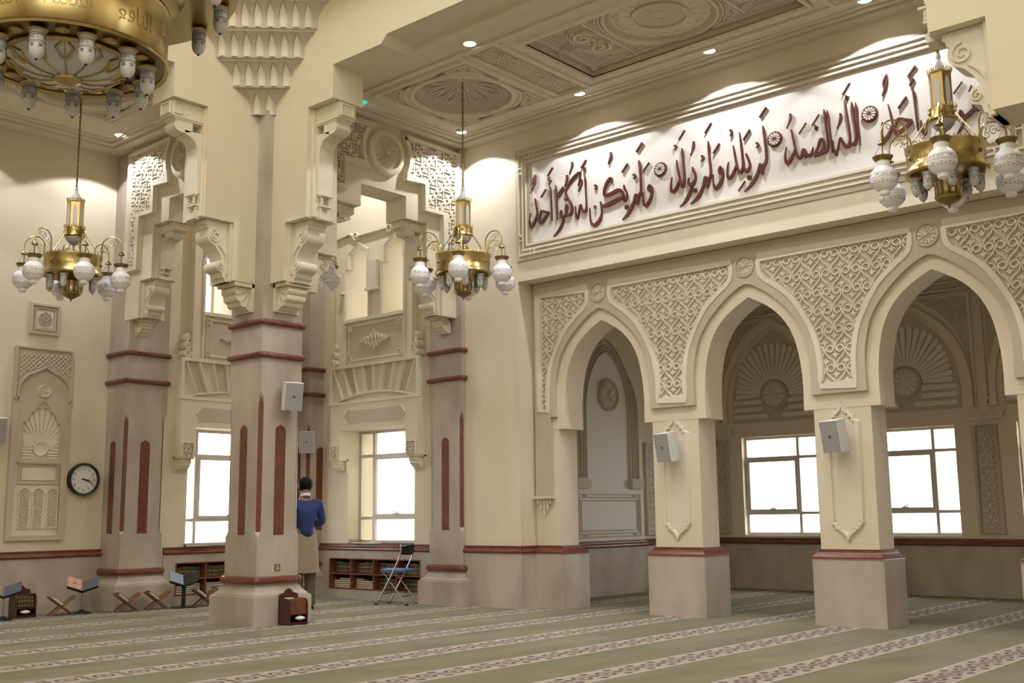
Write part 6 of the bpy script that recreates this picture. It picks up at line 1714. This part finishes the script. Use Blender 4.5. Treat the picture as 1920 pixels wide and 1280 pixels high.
for side, fr in (('right-bay', Fr((-11.07, 10.88, 0), (-1, 0, 0), (0, 0, 1), (0, -1, 0))), ('left-bay', Fr((XB, 8.39, 0), (0, 1, 0), (0, 0, 1), (1, 0, 0)))):
    order = ['fourth', 'third', 'second', 'first'] if side == 'right-bay' else ['first', 'second', 'third', 'fourth']
    for c in range(4):
        if side == 'left-bay' and c > 2:
            continue
        u0 = .19 + 1.985 * c / 4
        g = 'upright books on the upper shelf, %s cubby of the %s bookcase' % (order[c], side)
        lab = 'gold-banded book upright on upper shelf, %s cubby of %s bookcase' % (order[c], side)
        n = 13
        for k in range(n):
            place_book('g' if (k // 4 + c) % 2 else 'b', frame_matrix(fr, u0 + .025 + k * .0335, .366, -.19 + random.uniform(-.004, .004)), lab, g)
        g = 'books on the lower shelf, %s cubby of the %s bookcase' % (order[c], side)
        if side == 'right-bay' and c < 2:
            lab = 'gold-banded book upright on lower shelf, %s cubby of right-bay bookcase' % order[c]
            for k in range(n):
                place_book('g', frame_matrix(fr, u0 + .025 + k * .0335, .146, -.19 + random.uniform(-.004, .004)), lab, g)
        else:
            lab = 'book stacked flat on lower shelf, %s cubby of %s bookcase' % (order[c], side)
            stacks = ((.09, 4), (.23, 4), (.36, 5)) if c % 2 == 0 else ((.10, 5), (.24, 5), (.37, 4))
            for us, cnt in stacks:
                for q in range(cnt):
                    p = fr.p(u0 + us + random.uniform(-.006, .006), .146 + .029 * q + .014, -.17)
                    mt = Matrix(((fr.n.x, -fr.u.x * 0 + 0, 0, 0), (0, 0, 0, 0), (0, 0, 0, 0), (0, 0, 0, 1)))
                    # lying: thickness up, page edges towards the room
                    x_, y_, z_ = fr.v, fr.n, fr.u
                    mt = Matrix(((x_.x, y_.x, z_.x, p.x), (x_.y, y_.y, z_.y, p.y), (x_.z, y_.z, z_.z, p.z), (0, 0, 0, 1)))
                    mt = mt @ Matrix.Translation((0, .12, -.085))
                    place_book('f', mt, lab, g)
# books on the sills
def flat_book(o, yaw, w, d, h, cov, label, group=None):
    th = thing('book', label, 'book', o, group)
    m = MB(); m.wbox(-w / 2, w / 2, -d / 2, d / 2, 0, .004); m.wbox(-w / 2, w / 2, -d / 2, d / 2, h - .004, h); m.wbox(-w / 2, -w / 2 + .005, -d / 2, d / 2, .004, h - .004)
    a = m.build('cover', cov); a.parent = th
    m = MB().wbox(-w / 2 + .005, w / 2 - .006, -d / 2 + .006, d / 2 - .006, .004, h - .004); a = m.build('pages', 'paper'); a.parent = th
    th.rotation_euler.z = yaw
    return th
flat_book((-12.55, 10.865, .80), .1, .24, .17, .035, 'book_brown', 'brown book at the bottom of the pile on the right bay window sill')
flat_book((-12.62, 10.865, .836), -.2, .17, .13, .022, 'wood_red', 'small red-brown book on top of the pile on the right bay window sill')
flat_book((-12.28, 10.865, .80), .05, .24, .17, .032, 'paper', 'pale closed book beside the pile on the right bay window sill')
flat_book((-13.82, 8.82, .80), 1.5, .24, .17, .035, 'book_green', 'dark closed book lying on the left bay window sill, nearer the clock')
flat_book((-13.82, 9.02, .80), 1.6, .22, .16, .028, 'book_brown', 'brown closed book lying on the left bay window sill, nearer the middle column')

def wooden_box(o, yaw, label, books=True, tissue='tissue'):
    th = thing('book_box', label, 'book box', o, 'mahogany book boxes on the carpet')
    fr = Fr((0, 0, 0), (1, 0, 0), (0, 0, 1), (0, -1, 0))
    W, D, H = .13, .20, .29
    sd = [(0, 0), (D, 0), (D, H - .05), (D - .015, H - .015), (D - .05, H), (0, H)]
    for s_ in (-1, 1):
        f2 = Fr((s_ * (W - .008), 0, 0), (0, -1, 0), (0, 0, 1), (s_, 0, 0))
        a = MB().prism(f2, sd, -.008, .008).build('side_panel', 'wood'); a.parent = th
    cr = [(-W, 0), (W, 0), (W, H + .03), (W - .02, H + .05), (.06, H + .062), (.045, H + .085), (.02, H + .102), (0, H + .106), (-.02, H + .102), (-.045, H + .085), (-.06, H + .062), (-W + .02, H + .05), (-W, H + .03)]
    a = MB().prism(fr, cr, 0, .014).build('back_board', 'wood'); a.parent = th
    for z in (.006, .11):
        a = MB().box(fr, -W + .016, W - .016, z, z + .012, .014, D - .01).build('shelf', 'wood'); a.parent = th
    a = MB().box(fr, -W + .016, W - .016, H - .02, H - .005, .014, D - .045).build('lid', 'wood' if books else 'wood_red'); a.parent = th
    a = MB().box(fr, -W + .016, W - .016, .018, .030, D - .02, D - .008).build('front_rail', 'wood'); a.parent = th
    if not books:
        a = MB().box(fr, -W + .016, W - .016, .12, H - .02, .06, D - .012).build('front_panel', 'red'); a.parent = th
    R = Matrix.Translation(o) @ Matrix.Rotation(yaw, 4, 'Z')
    th.rotation_euler.z = yaw
    return th, R
th, R = wooden_box((-13.93, 6.47, 0), math.radians(90), 'mahogany book box full of books standing against the wall below the clock')
FRB = Fr((0, 0, 0), (1, 0, 0), (0, 0, 1), (0, -1, 0))
for k in range(7):
    place_book('g' if k < 5 else 'b', R @ frame_matrix(FRB, -.098 + k * .0325, .123, .045) @ Matrix.Scale(.90, 4), 'gold-banded book standing in the mahogany box at the lower left', 'books in the lower left box')
def tissue(o, label):
    th = MB()
    rnd = random.Random(4)
    lo = []
    for k in range(7):
        r = .045 * math.sin(PI * (k + .6) / 7.4)
        lo.append([(o[0] + r * (1 + .3 * rnd.random()) * math.cos(2 * PI * q / 9), o[1] + 1.2 * r * (1 + .3 * rnd.random()) * math.sin(2 * PI * q / 9), o[2] + .008 * k) for q in range(9)])
    th.loft(lo)
    return tag(th.build('tissue', 'tissue'), label, 'tissue')
tissue((-13.76, 6.47, .045), 'crumpled white tissue in the lower opening of the box by the left wall')
th, R = wooden_box((-10.352, 7.90, 0), math.radians(90), 'red wooden box with curved crest against the plinth of the middle column', books=False)
tissue((-10.17, 7.93, .048), 'crumpled white tissue at the foot of the red wooden box by the middle column')
flat_book((-10.24, 7.83, .288), 1.2, .09, .06, .012, 'paper', 'small pale booklet on top of the red wooden box by the middle column')

def rehal(o, yaw, label, book, book_label, bk='book_green'):
    """Folding X-shaped book rest: u = across, n = depth."""
    th = thing('book_rest', label, 'book rest', o, 'folding wooden book rests on the carpet')
    fr = Fr((0, 0, 0), (1, 0, 0), (0, 0, 1), (0, -1, 0))
    for s_ in (-1, 1):
        t = Vector((s_ * .145, .0)) ; q = Vector((-s_ * .165, .235))
        d = (q - t).normalized()
        nn = Vector((-d.y, d.x)) * .006
        L = (q - t).length
        def seg(a, b, n0, n1, m):
            A, B = t + d * a, t + d * b
            m.prism(fr, [(A.x + nn.x, A.y + nn.y), (B.x + nn.x, B.y + nn.y), (B.x - nn.x, B.y - nn.y), (A.x - nn.x, A.y - nn.y)], n0, n1)
        m = MB()
        seg(L * .45, L * .90, -.10, .10, m); seg(L * .90, L * .955, -.085, .085, m); seg(L * .955, L, -.055, .055, m)
        a = m.build('board', 'wood_mid'); a.parent = th
        for c in (-.075, .075):
            m = MB(); seg(0.0, L * .46, c - .022, c + .022, m); a = m.build('leg', 'wood_mid'); a.parent = th
    th.rotation_euler.z = yaw
    if book:
        b = thing('book', book_label, 'book', o, 'closed books lying on the book rests')
        t, q = Vector((.145, 0)), Vector((-.165, .235))
        d = (q - t).normalized(); nn = Vector((d.y, -d.x)); nn = nn if nn.y > 0 else -nn
        L = (q - t).length
        def slab(a, b_, h0, h1, n0, n1, m):
            A, B = t + d * (L * a), t + d * (L * b_)
            m.prism(fr, [(A.x + nn.x * h0, A.y + nn.y * h0), (B.x + nn.x * h0, B.y + nn.y * h0), (B.x + nn.x * h1, B.y + nn.y * h1), (A.x + nn.x * h1, A.y + nn.y * h1)], n0, n1)
        m = MB(); slab(.50, .93, .007, .011, -.09, .09, m); slab(.50, .93, .034, .038, -.09, .09, m); slab(.925, .93, .011, .034, -.09, .09, m); a = m.build('cover', bk); a.parent = b
        m = MB(); slab(.505, .925, .011, .034, -.085, .085, m); a = m.build('pages', 'paper'); a.parent = b
        b.rotation_euler.z = yaw
    return th
YW = math.radians(78)
rehal((-13.74, 6.92, 0), YW, 'X-shaped wooden book rest between the book box and the grey stand by the left wall', True, 'closed book on the rest between the book box and the grey stand', 'book_blue')
rehal((-13.50, 7.69, 0), YW, 'X-shaped wooden book rest in front of the left pilaster, nearer the grey stand', True, 'closed book on the rest in front of the left pilaster, nearer the grey stand', 'book_brown')
rehal((-13.48, 8.12, 0), YW, 'X-shaped wooden book rest in front of the left pilaster, nearer the black stand', True, 'closed book on the rest in front of the left pilaster, nearer the black stand', 'book_green')
rehal((-13.36, 8.77, 0), YW, 'X-shaped wooden book rest right of the black stand, beside the middle column', True, 'closed pale-edged book on the rest beside the middle column', 'book_blue')
rehal((-13.55, 9.22, 0), YW, 'X-shaped wooden book rest mostly hidden behind the middle column', True, 'pale blue book sticking out behind the middle column', 'book_blue')

def reading_stand(o, yaw, label, wide, mats, hz=.285, post=.011):
    th = thing('reading_stand', label, 'reading stand', o, 'pedestal reading stands by the left wall')
    if wide:
        a = MB().wbox(-.16, .16, -.10, .10, 0, .012).build('base', 'black'); a.parent = th
        a = MB().wbox(-.028, .028, -.015, .015, .012, hz).build('post', 'black'); a.parent = th
    else:
        m = MB(); v_lathe(m, [(.115, 0), (.112, .012), (.05, .03), (.022, .05), (.014, .055)], seg=20); a = m.build('base', 'black', smooth=True); a.parent = th
        m = MB(); v_lathe(m, [(post, .05), (post, hz)], seg=12); a = m.build('post', 'chrome', smooth=True); a.parent = th
    for s_, mt in ((-1, mats[0]), (1, mats[1])):
        tl = math.radians(38)
        f2 = Fr((0, 0, hz), (math.cos(.33) * 1, 0, math.sin(.33) * s_) if s_ > 0 else (math.cos(.33), 0, -math.sin(.33)), (0, math.cos(tl), math.sin(tl)), (0, -math.sin(tl), math.cos(tl)))
        P = [(0, -.04), (s_ * .185, -.04), (s_ * .20, -.025), (s_ * .20, .15), (s_ * .185, .165), (0, .165)]
        a = MB().prism(f2, P, 0, .010).build('tray_wing', 'slate' if not wide else 'black'); a.parent = th
        m = MB(); m.box(f2, min(0, s_ * .2), max(0, s_ * .2), -.045, -.035, 0, .03); a = m.build('tray_lip', 'black'); a.parent = th
    th.rotation_euler.z = yaw
    return th
def page(o, yaw, hz, mt, label, ornate=True):
    th = thing('book', label, 'book', o, None)
    tl = math.radians(38)
    f2 = Fr((0, 0, hz), (math.cos(.33), 0, -math.sin(.33)), (0, math.cos(tl), math.sin(tl)), (0, -math.sin(tl), math.cos(tl)))
    a = MB().prism(f2, rect(-.195, -.01, -.03, .16), .011, .034).build('pages', 'paper'); a.parent = th
    a = MB().prism(f2, rect(-.198, -.008, -.033, .163), .034, .037).build('cover', mt[0]); a.parent = th
    if ornate:
        m = MB(); m.ribbon(f2, rect(-.185, -.02, -.02, .15), .012, .037, .0375, closed=True)
        for k in range(8):
            q = k * PI / 4
            m.lathe(f2, -.1025 + .055 * math.cos(q), .065 + .06 * math.sin(q), [(.014, .037), (.014, .0375), (0, .0375)], 8)
        m.lathe(f2, -.1025, .065, [(.03, .037), (.03, .0375), (0, .0375)], 14)
        a = m.build('cover_ornament', mt[1]); a.parent = th
    th.rotation_euler.z = yaw
YS = math.radians(62)
reading_stand((-13.74, 7.20, 0), YS, 'grey reading stand on a round base holding a red ornate book, below the clock', False, ('slate', 'slate'))
page((-13.74, 7.20, 0), YS, .285, ('book_cream', 'book_red'), 'ornate red and cream book on the grey reading stand below the clock')
reading_stand((-13.61, 6.13, 0), YS, 'grey reading stand at the lower left edge of the photo, half cut off', False, ('slate', 'slate'))
page((-13.61, 6.13, 0), YS, .285, ('gold', 'slate'), 'ornate yellow-framed book on the stand at the lower left edge')
reading_stand((-13.38, 8.46, 0), YS, 'black reading stand with a thick post and flat base, in front of the left bookcase', True, ('book_blue', 'black'), hz=.30)
page((-13.38, 8.46, 0), YS, .30, ('book_blue', 'ink'), 'pale blue page lying on the black reading stand', ornate=False)

# ---------------------------------------------------------------- folding chair
def chair(o, yaw):
    th = thing('folding_chair', 'grey tubular folding chair with a blue seat beside the right bookcase', 'chair', o)
    # local: x = front, z up
    W = .19
    for s_ in (-1, 1):
        y = s_ * W
        m = MB(); m.tube([(.24, y, 0.012), (.225, y, .03), (-.02, y, .46), (-.10, y, .62), (-.135, y, .74), (-.12, y, .79), (-.11, y * .8, .80)], .0105, 8); a = m.build('back_post', 'chrome', smooth=True); a.parent = th
        m = MB(); m.tube([(-.20, y * .88, .012), (-.19, y * .88, .03), (.12, y * .88, .40), (.16, y * .88, .435)], .0105, 8); a = m.build('rear_leg', 'chrome', smooth=True); a.parent = th
        for x, yy in ((.245, y), (-.205, y * .88)):
            m = MB(); m.tube([(x - .025, yy, .010), (x + .025, yy, .010)], .013, 8); a = m.build('foot', 'black', smooth=True); a.parent = th
    for x, z, w in ((.155, .15, W), (-.12, .115, W * .88)):
        m = MB(); m.tube([(x, -w, z), (x, w, z)], .008, 8); a = m.build('crossbar', 'chrome', smooth=True); a.parent = th
    P = [(.21, -.15), (.20, -.175), (.16, -.185), (-.15, -.17), (-.16, -.16), (-.16, .16), (-.15, .17), (.16, .185), (.20, .175), (.21, .15)]
    m = MB().prism(Fr((0, 0, .44), (1, 0, 0), (0, 1, 0), (0, 0, 1)), P, 0, .012); a = m.build('seat_pan', 'chrome'); a.parent = th
    m = MB(); m.loft([[(x * k, y * k, z) for x, y in P] for k, z in ((.97, .452), (.99, .462), (.95, .476), (.80, .482))]); a = m.build('seat', 'blue_seat', smooth=True); a.parent = th
    m = MB(); lo = []
    for k in range(9):
        y = -.19 + .38 * k / 8
        bx = -.125 - .03 * (1 - (y / .19) ** 2)
        e = .07 - .018 * abs(y / .19) ** 3
        lo.append([(bx + .008, y, .735 - e), (bx - .006, y, .735 - e), (bx - .03, y, .735 + e), (bx - .016, y, .735 + e)])
    m.loft(lo); a = m.build('backrest', 'black', smooth=True); a.parent = th
    th.rotation_euler.z = yaw
chair((-11.33, 10.52, 0), math.radians(200))

# ================================================================ the man
def skinned(name, J, E, mt, parent, sub=2):
    me = bpy.data.meshes.new(name)
    me.from_pydata([j[:3] for j in J], E, [])
    me.materials.append(M[mt])
    o = bpy.data.objects.new(name, me)
    COL.objects.link(o)
    o.parent = parent
    md = o.modifiers.new('skin', 'SKIN')
    md.use_smooth_shade = True
    sv = me.skin_vertices[0].data
    for k, j in enumerate(J):
        r = j[3]
        sv[k].radius = r if isinstance(r, tuple) else (r, r)
        sv[k].use_root = (k == 0)
    s_ = o.modifiers.new('smooth', 'SUBSURF')
    s_.levels = sub
    s_.render_levels = sub
    return o
def man(o, yaw):
    """Standing, facing local +x, hands folded in front of the chest."""
    th = thing('person', 'man in a blue sweater and khaki tunic standing behind the middle column, seen from behind', 'person', o)
    J = [(0, 0, .93, (.13, .10)), (0, 0, 1.10, (.125, .095)), (0, 0, 1.30, (.115, .08)), (0, 0, 1.41, (.06, .05)), (.01, 0, 1.49, .052), (.015, 0, 1.56, .055), (.02, 0, 1.62, (.078, .092)), (.015, 0, 1.685, (.06, .075))]
    E = [(0, 1), (1, 2), (2, 3), (3, 4), (4, 5), (5, 6), (6, 7)]
    def addj(par, *js):
        for j in js:
            J.append(j); E.append((par, len(J) - 1)); par = len(J) - 1
        return par
    for s_ in (-1, 1):
        addj(0, (0, s_ * .085, .86, .085), (.01, s_ * .09, .50, .055), (-.01, s_ * .09, .12, .038), (.0, s_ * .09, .06, .036), (.14, s_ * .10, .03, .028))
        w = addj(3, (-.01, s_ * .165, 1.37, .04), (-.02, s_ * .225, 1.12, .04), (.19, s_ * .10, 1.10, .032), (.235, s_ * .035, 1.12, (.026, .018)))
        for f_ in range(4):
            x, y, z = J[w][:3]
            dz = .03 - .02 * f_
            addj(w, (x + .022, y - s_ * .035, z + dz, .0085), (x + .024, y - s_ * (.062 + .006 * (f_ in (1, 2))), z + dz - .004, .0078), (x + .014, y - s_ * .085, z + dz - .010, .007))
        addj(w, (J[w][0] + .0, J[w][1] - s_ * .01, J[w][2] + .045, .009), (J[w][0] + .006, J[w][1] - s_ * .035, J[w][2] + .058, .008))
    skinned('body', J, E, 'skin', th, 2)
    # sweater
    J = [(0, 0, .90, (.155, .118)), (0, 0, 1.02, (.158, .118)), (-.005, 0, 1.20, (.175, .122)), (-.008, 0, 1.34, (.165, .115)), (0, 0, 1.43, (.10, .085)), (.005, 0, 1.465, (.075, .07))]
    E = [(0, 1), (1, 2), (2, 3), (3, 4), (4, 5)]
    for s_ in (-1, 1):
        addj(3, (-.01, s_ * .185, 1.375, .070), (-.025, s_ * .24, 1.12, .055), (.17, s_ * .115, 1.10, .043))
    # skin radii give width along the local side axis; squash front to back
    o_ = skinned('sweater', J, E, 'sweater', th, 2)
    m = MB()
    lo = []
    for z, a, b, dx in ((.98, .150, .115, 0), (.90, .165, .125, 0), (.75, .185, .14, 0), (.60, .20, .15, .01), (.47, .215, .165, .012), (.465, .20, .15, .012)):
        lo.append([(dx + b * math.cos(2 * PI * k / 32) * (1 + .035 * math.cos(9 * 2 * PI * k / 32) * (1.0 - z) * 1.6), a * math.sin(2 * PI * k / 32) * (1 + .03 * math.cos(8 * 2 * PI * k / 32) * (1.0 - z) * 1.6), z) for k in range(32)])
    m.loft(lo); a = m.build('tunic', 'khaki', smooth=True); a.parent = th
    for s_ in (-1, 1):
        m = MB()
        m.loft([[(.008 + .075 * w * math.cos(2 * PI * k / 18), s_ * .088 + .08 * w * math.sin(2 * PI * k / 18), z) for k in range(18)] for z, w in ((.62, 1.08), (.45, 1.0), (.25, .92), (.08, .95), (.05, .97))])
        a = m.build('trouser_leg', 'olive', smooth=True); a.parent = th
        m = MB()
        m.loft([[(.05 + (.13 + d) * math.cos(2 * PI * k / 16), s_ * .098 + (.042 + d) * math.sin(2 * PI * k / 16), z) for k in range(16)] for d, z in ((0, 0), (.004, .02), (-.01, .05), (-.03, .07))])
        a = m.build('shoe', 'black', smooth=True); a.parent = th
    m = MB(); lo = []
    for z, r in ((1.465, .082), (1.485, .072), (1.505, .064), (1.50, .058)):
        lo.append([(.005 + r * math.cos(2 * PI * k / 20), r * .98 * math.sin(2 * PI * k / 20), z - .015 * math.cos(2 * PI * k / 20)) for k in range(20)])
    m.loft(lo, cap=False); a = m.build('collar', 'collar', smooth=True); a.parent = th
    # hair: cap over back, top and sides of the skull
    m = MB(); lo = []
    for i in range(10):
        ph = i / 9
        zc = 1.545 + .185 * ph
        w = (.062, .078, .088, .094, .097, .097, .094, .084, .062, .004)[i]
        d0 = (.03, .055, .078, .092, .098, .100, .098, .09, .07, .004)[i]
        fx = (-.02, -.01, .0, .015, .05, .085, .098, .092, .07, .004)[i]
        ring_ = []
        for k in range(20):
            q = 2 * PI * k / 20
            cx_ = math.cos(q)
            ring_.append((.012 + (fx if cx_ > 0 else d0) * cx_, w * math.sin(q), zc + .004 * math.cos(5 * q)))
        lo.append(ring_)
    m.loft(lo); a = m.build('hair', 'hair', smooth=True); a.parent = th
    # face: nose, ears, eyes, mouth
    m = MB()
    m.loft([[(.095, -.012, 1.60), (.095, .012, 1.60), (.118, 0, 1.592)], [(.095, -.006, 1.645), (.095, .006, 1.645), (.10, 0, 1.642)]]); 
    a = m.build('nose', 'skin'); a.parent = th
    for s_ in (-1, 1):
        m = MB(); m.loft([[(.01 + r * math.cos(2 * PI * k / 10), s_ * (.083 + d), 1.615 + 1.6 * r * math.sin(2 * PI * k / 10)) for k in range(10)] for r, d in ((.012, 0), (.020, .010), (.018, .014), (.008, .012))]); a = m.build('ear', 'skin', smooth=True); a.parent = th
        m = MB(); m.lathe(Fr((.092, s_ * .032, 1.632), (0, 1, 0), (0, 0, 1), (1, 0, 0)), 0, 0, [(.012, 0), (.010, .004), (.002, .006)], 10); a = m.build('eye', 'ink', smooth=True); a.parent = th
    m = MB(); m.box(Fr((.095, 0, 1.572), (0, 1, 0), (0, 0, 1), (1, 0, 0)), -.022, .022, -.005, .005, -.004, .004); a = m.build('mouth', 'book_red'); a.parent = th
    th.rotation_euler.z = yaw
man((-11.83, 9.28, 0), math.radians(163))

# ================================================================ outside the windows
struct(MB().wbox(-60, 40, -30, 70, -.5, -.2), 'ground', 'ground')
def block(x0, x1, y0, y1, h, label, nx):
    th = thing('neighbouring_building', label, 'building', ((x0 + x1) / 2, (y0 + y1) / 2, 0))
    MB().wbox(x0, x1, y0, y1, -.2, h).build('walls', 'facade', th)
    fr = FY(y0)
    for r in range(int(h / 3)):
        for k in range(nx):
            u = x0 + (k + .5) * (x1 - x0) / nx
            MB().box(fr, u - .6, u + .6, .9 + 3 * r, 2.4 + 3 * r, -.05, .05).build('shutter', 'facade2', th)
    return th
block(-40, -17, 19, 26, 7, 'pale building seen overexposed through the two bay windows', 7)
block(-15.5, -1, 27, 33, 10, 'pale building seen overexposed through the side hall windows', 4)
th = thing('tree', 'leafy tree outside the top of the right bay window', 'tree', (-18.6, 17.0, 0))
m = MB(); m.tube([(-17.2, 17.6, -.2), (-17.2, 17.6, 1.6), (-17.6, 17.6, 2.9)], [.12, .09, .06], 8); m.build('trunk', 'wood_mid', th)
m = MB()
rnd = random.Random(9)
for k in range(900):
    a, b, r = rnd.uniform(0, 6.28), rnd.gauss(0, .45), rnd.uniform(.2, 1) ** .5
    c = Vector((-17.7 + .8 * r * math.cos(a), 17.6 + .8 * r * math.sin(a), 3.35 + .55 * b))
    u = Vector((rnd.uniform(-1, 1), rnd.uniform(-1, 1), rnd.uniform(-1, 1))).normalized()
    w = u.orthogonal().normalized()
    m.add([c - u * .09, c + w * .04, c + u * .09, c - w * .04], [(0, 1, 2, 3)])
m.build('foliage', 'leaf', th)
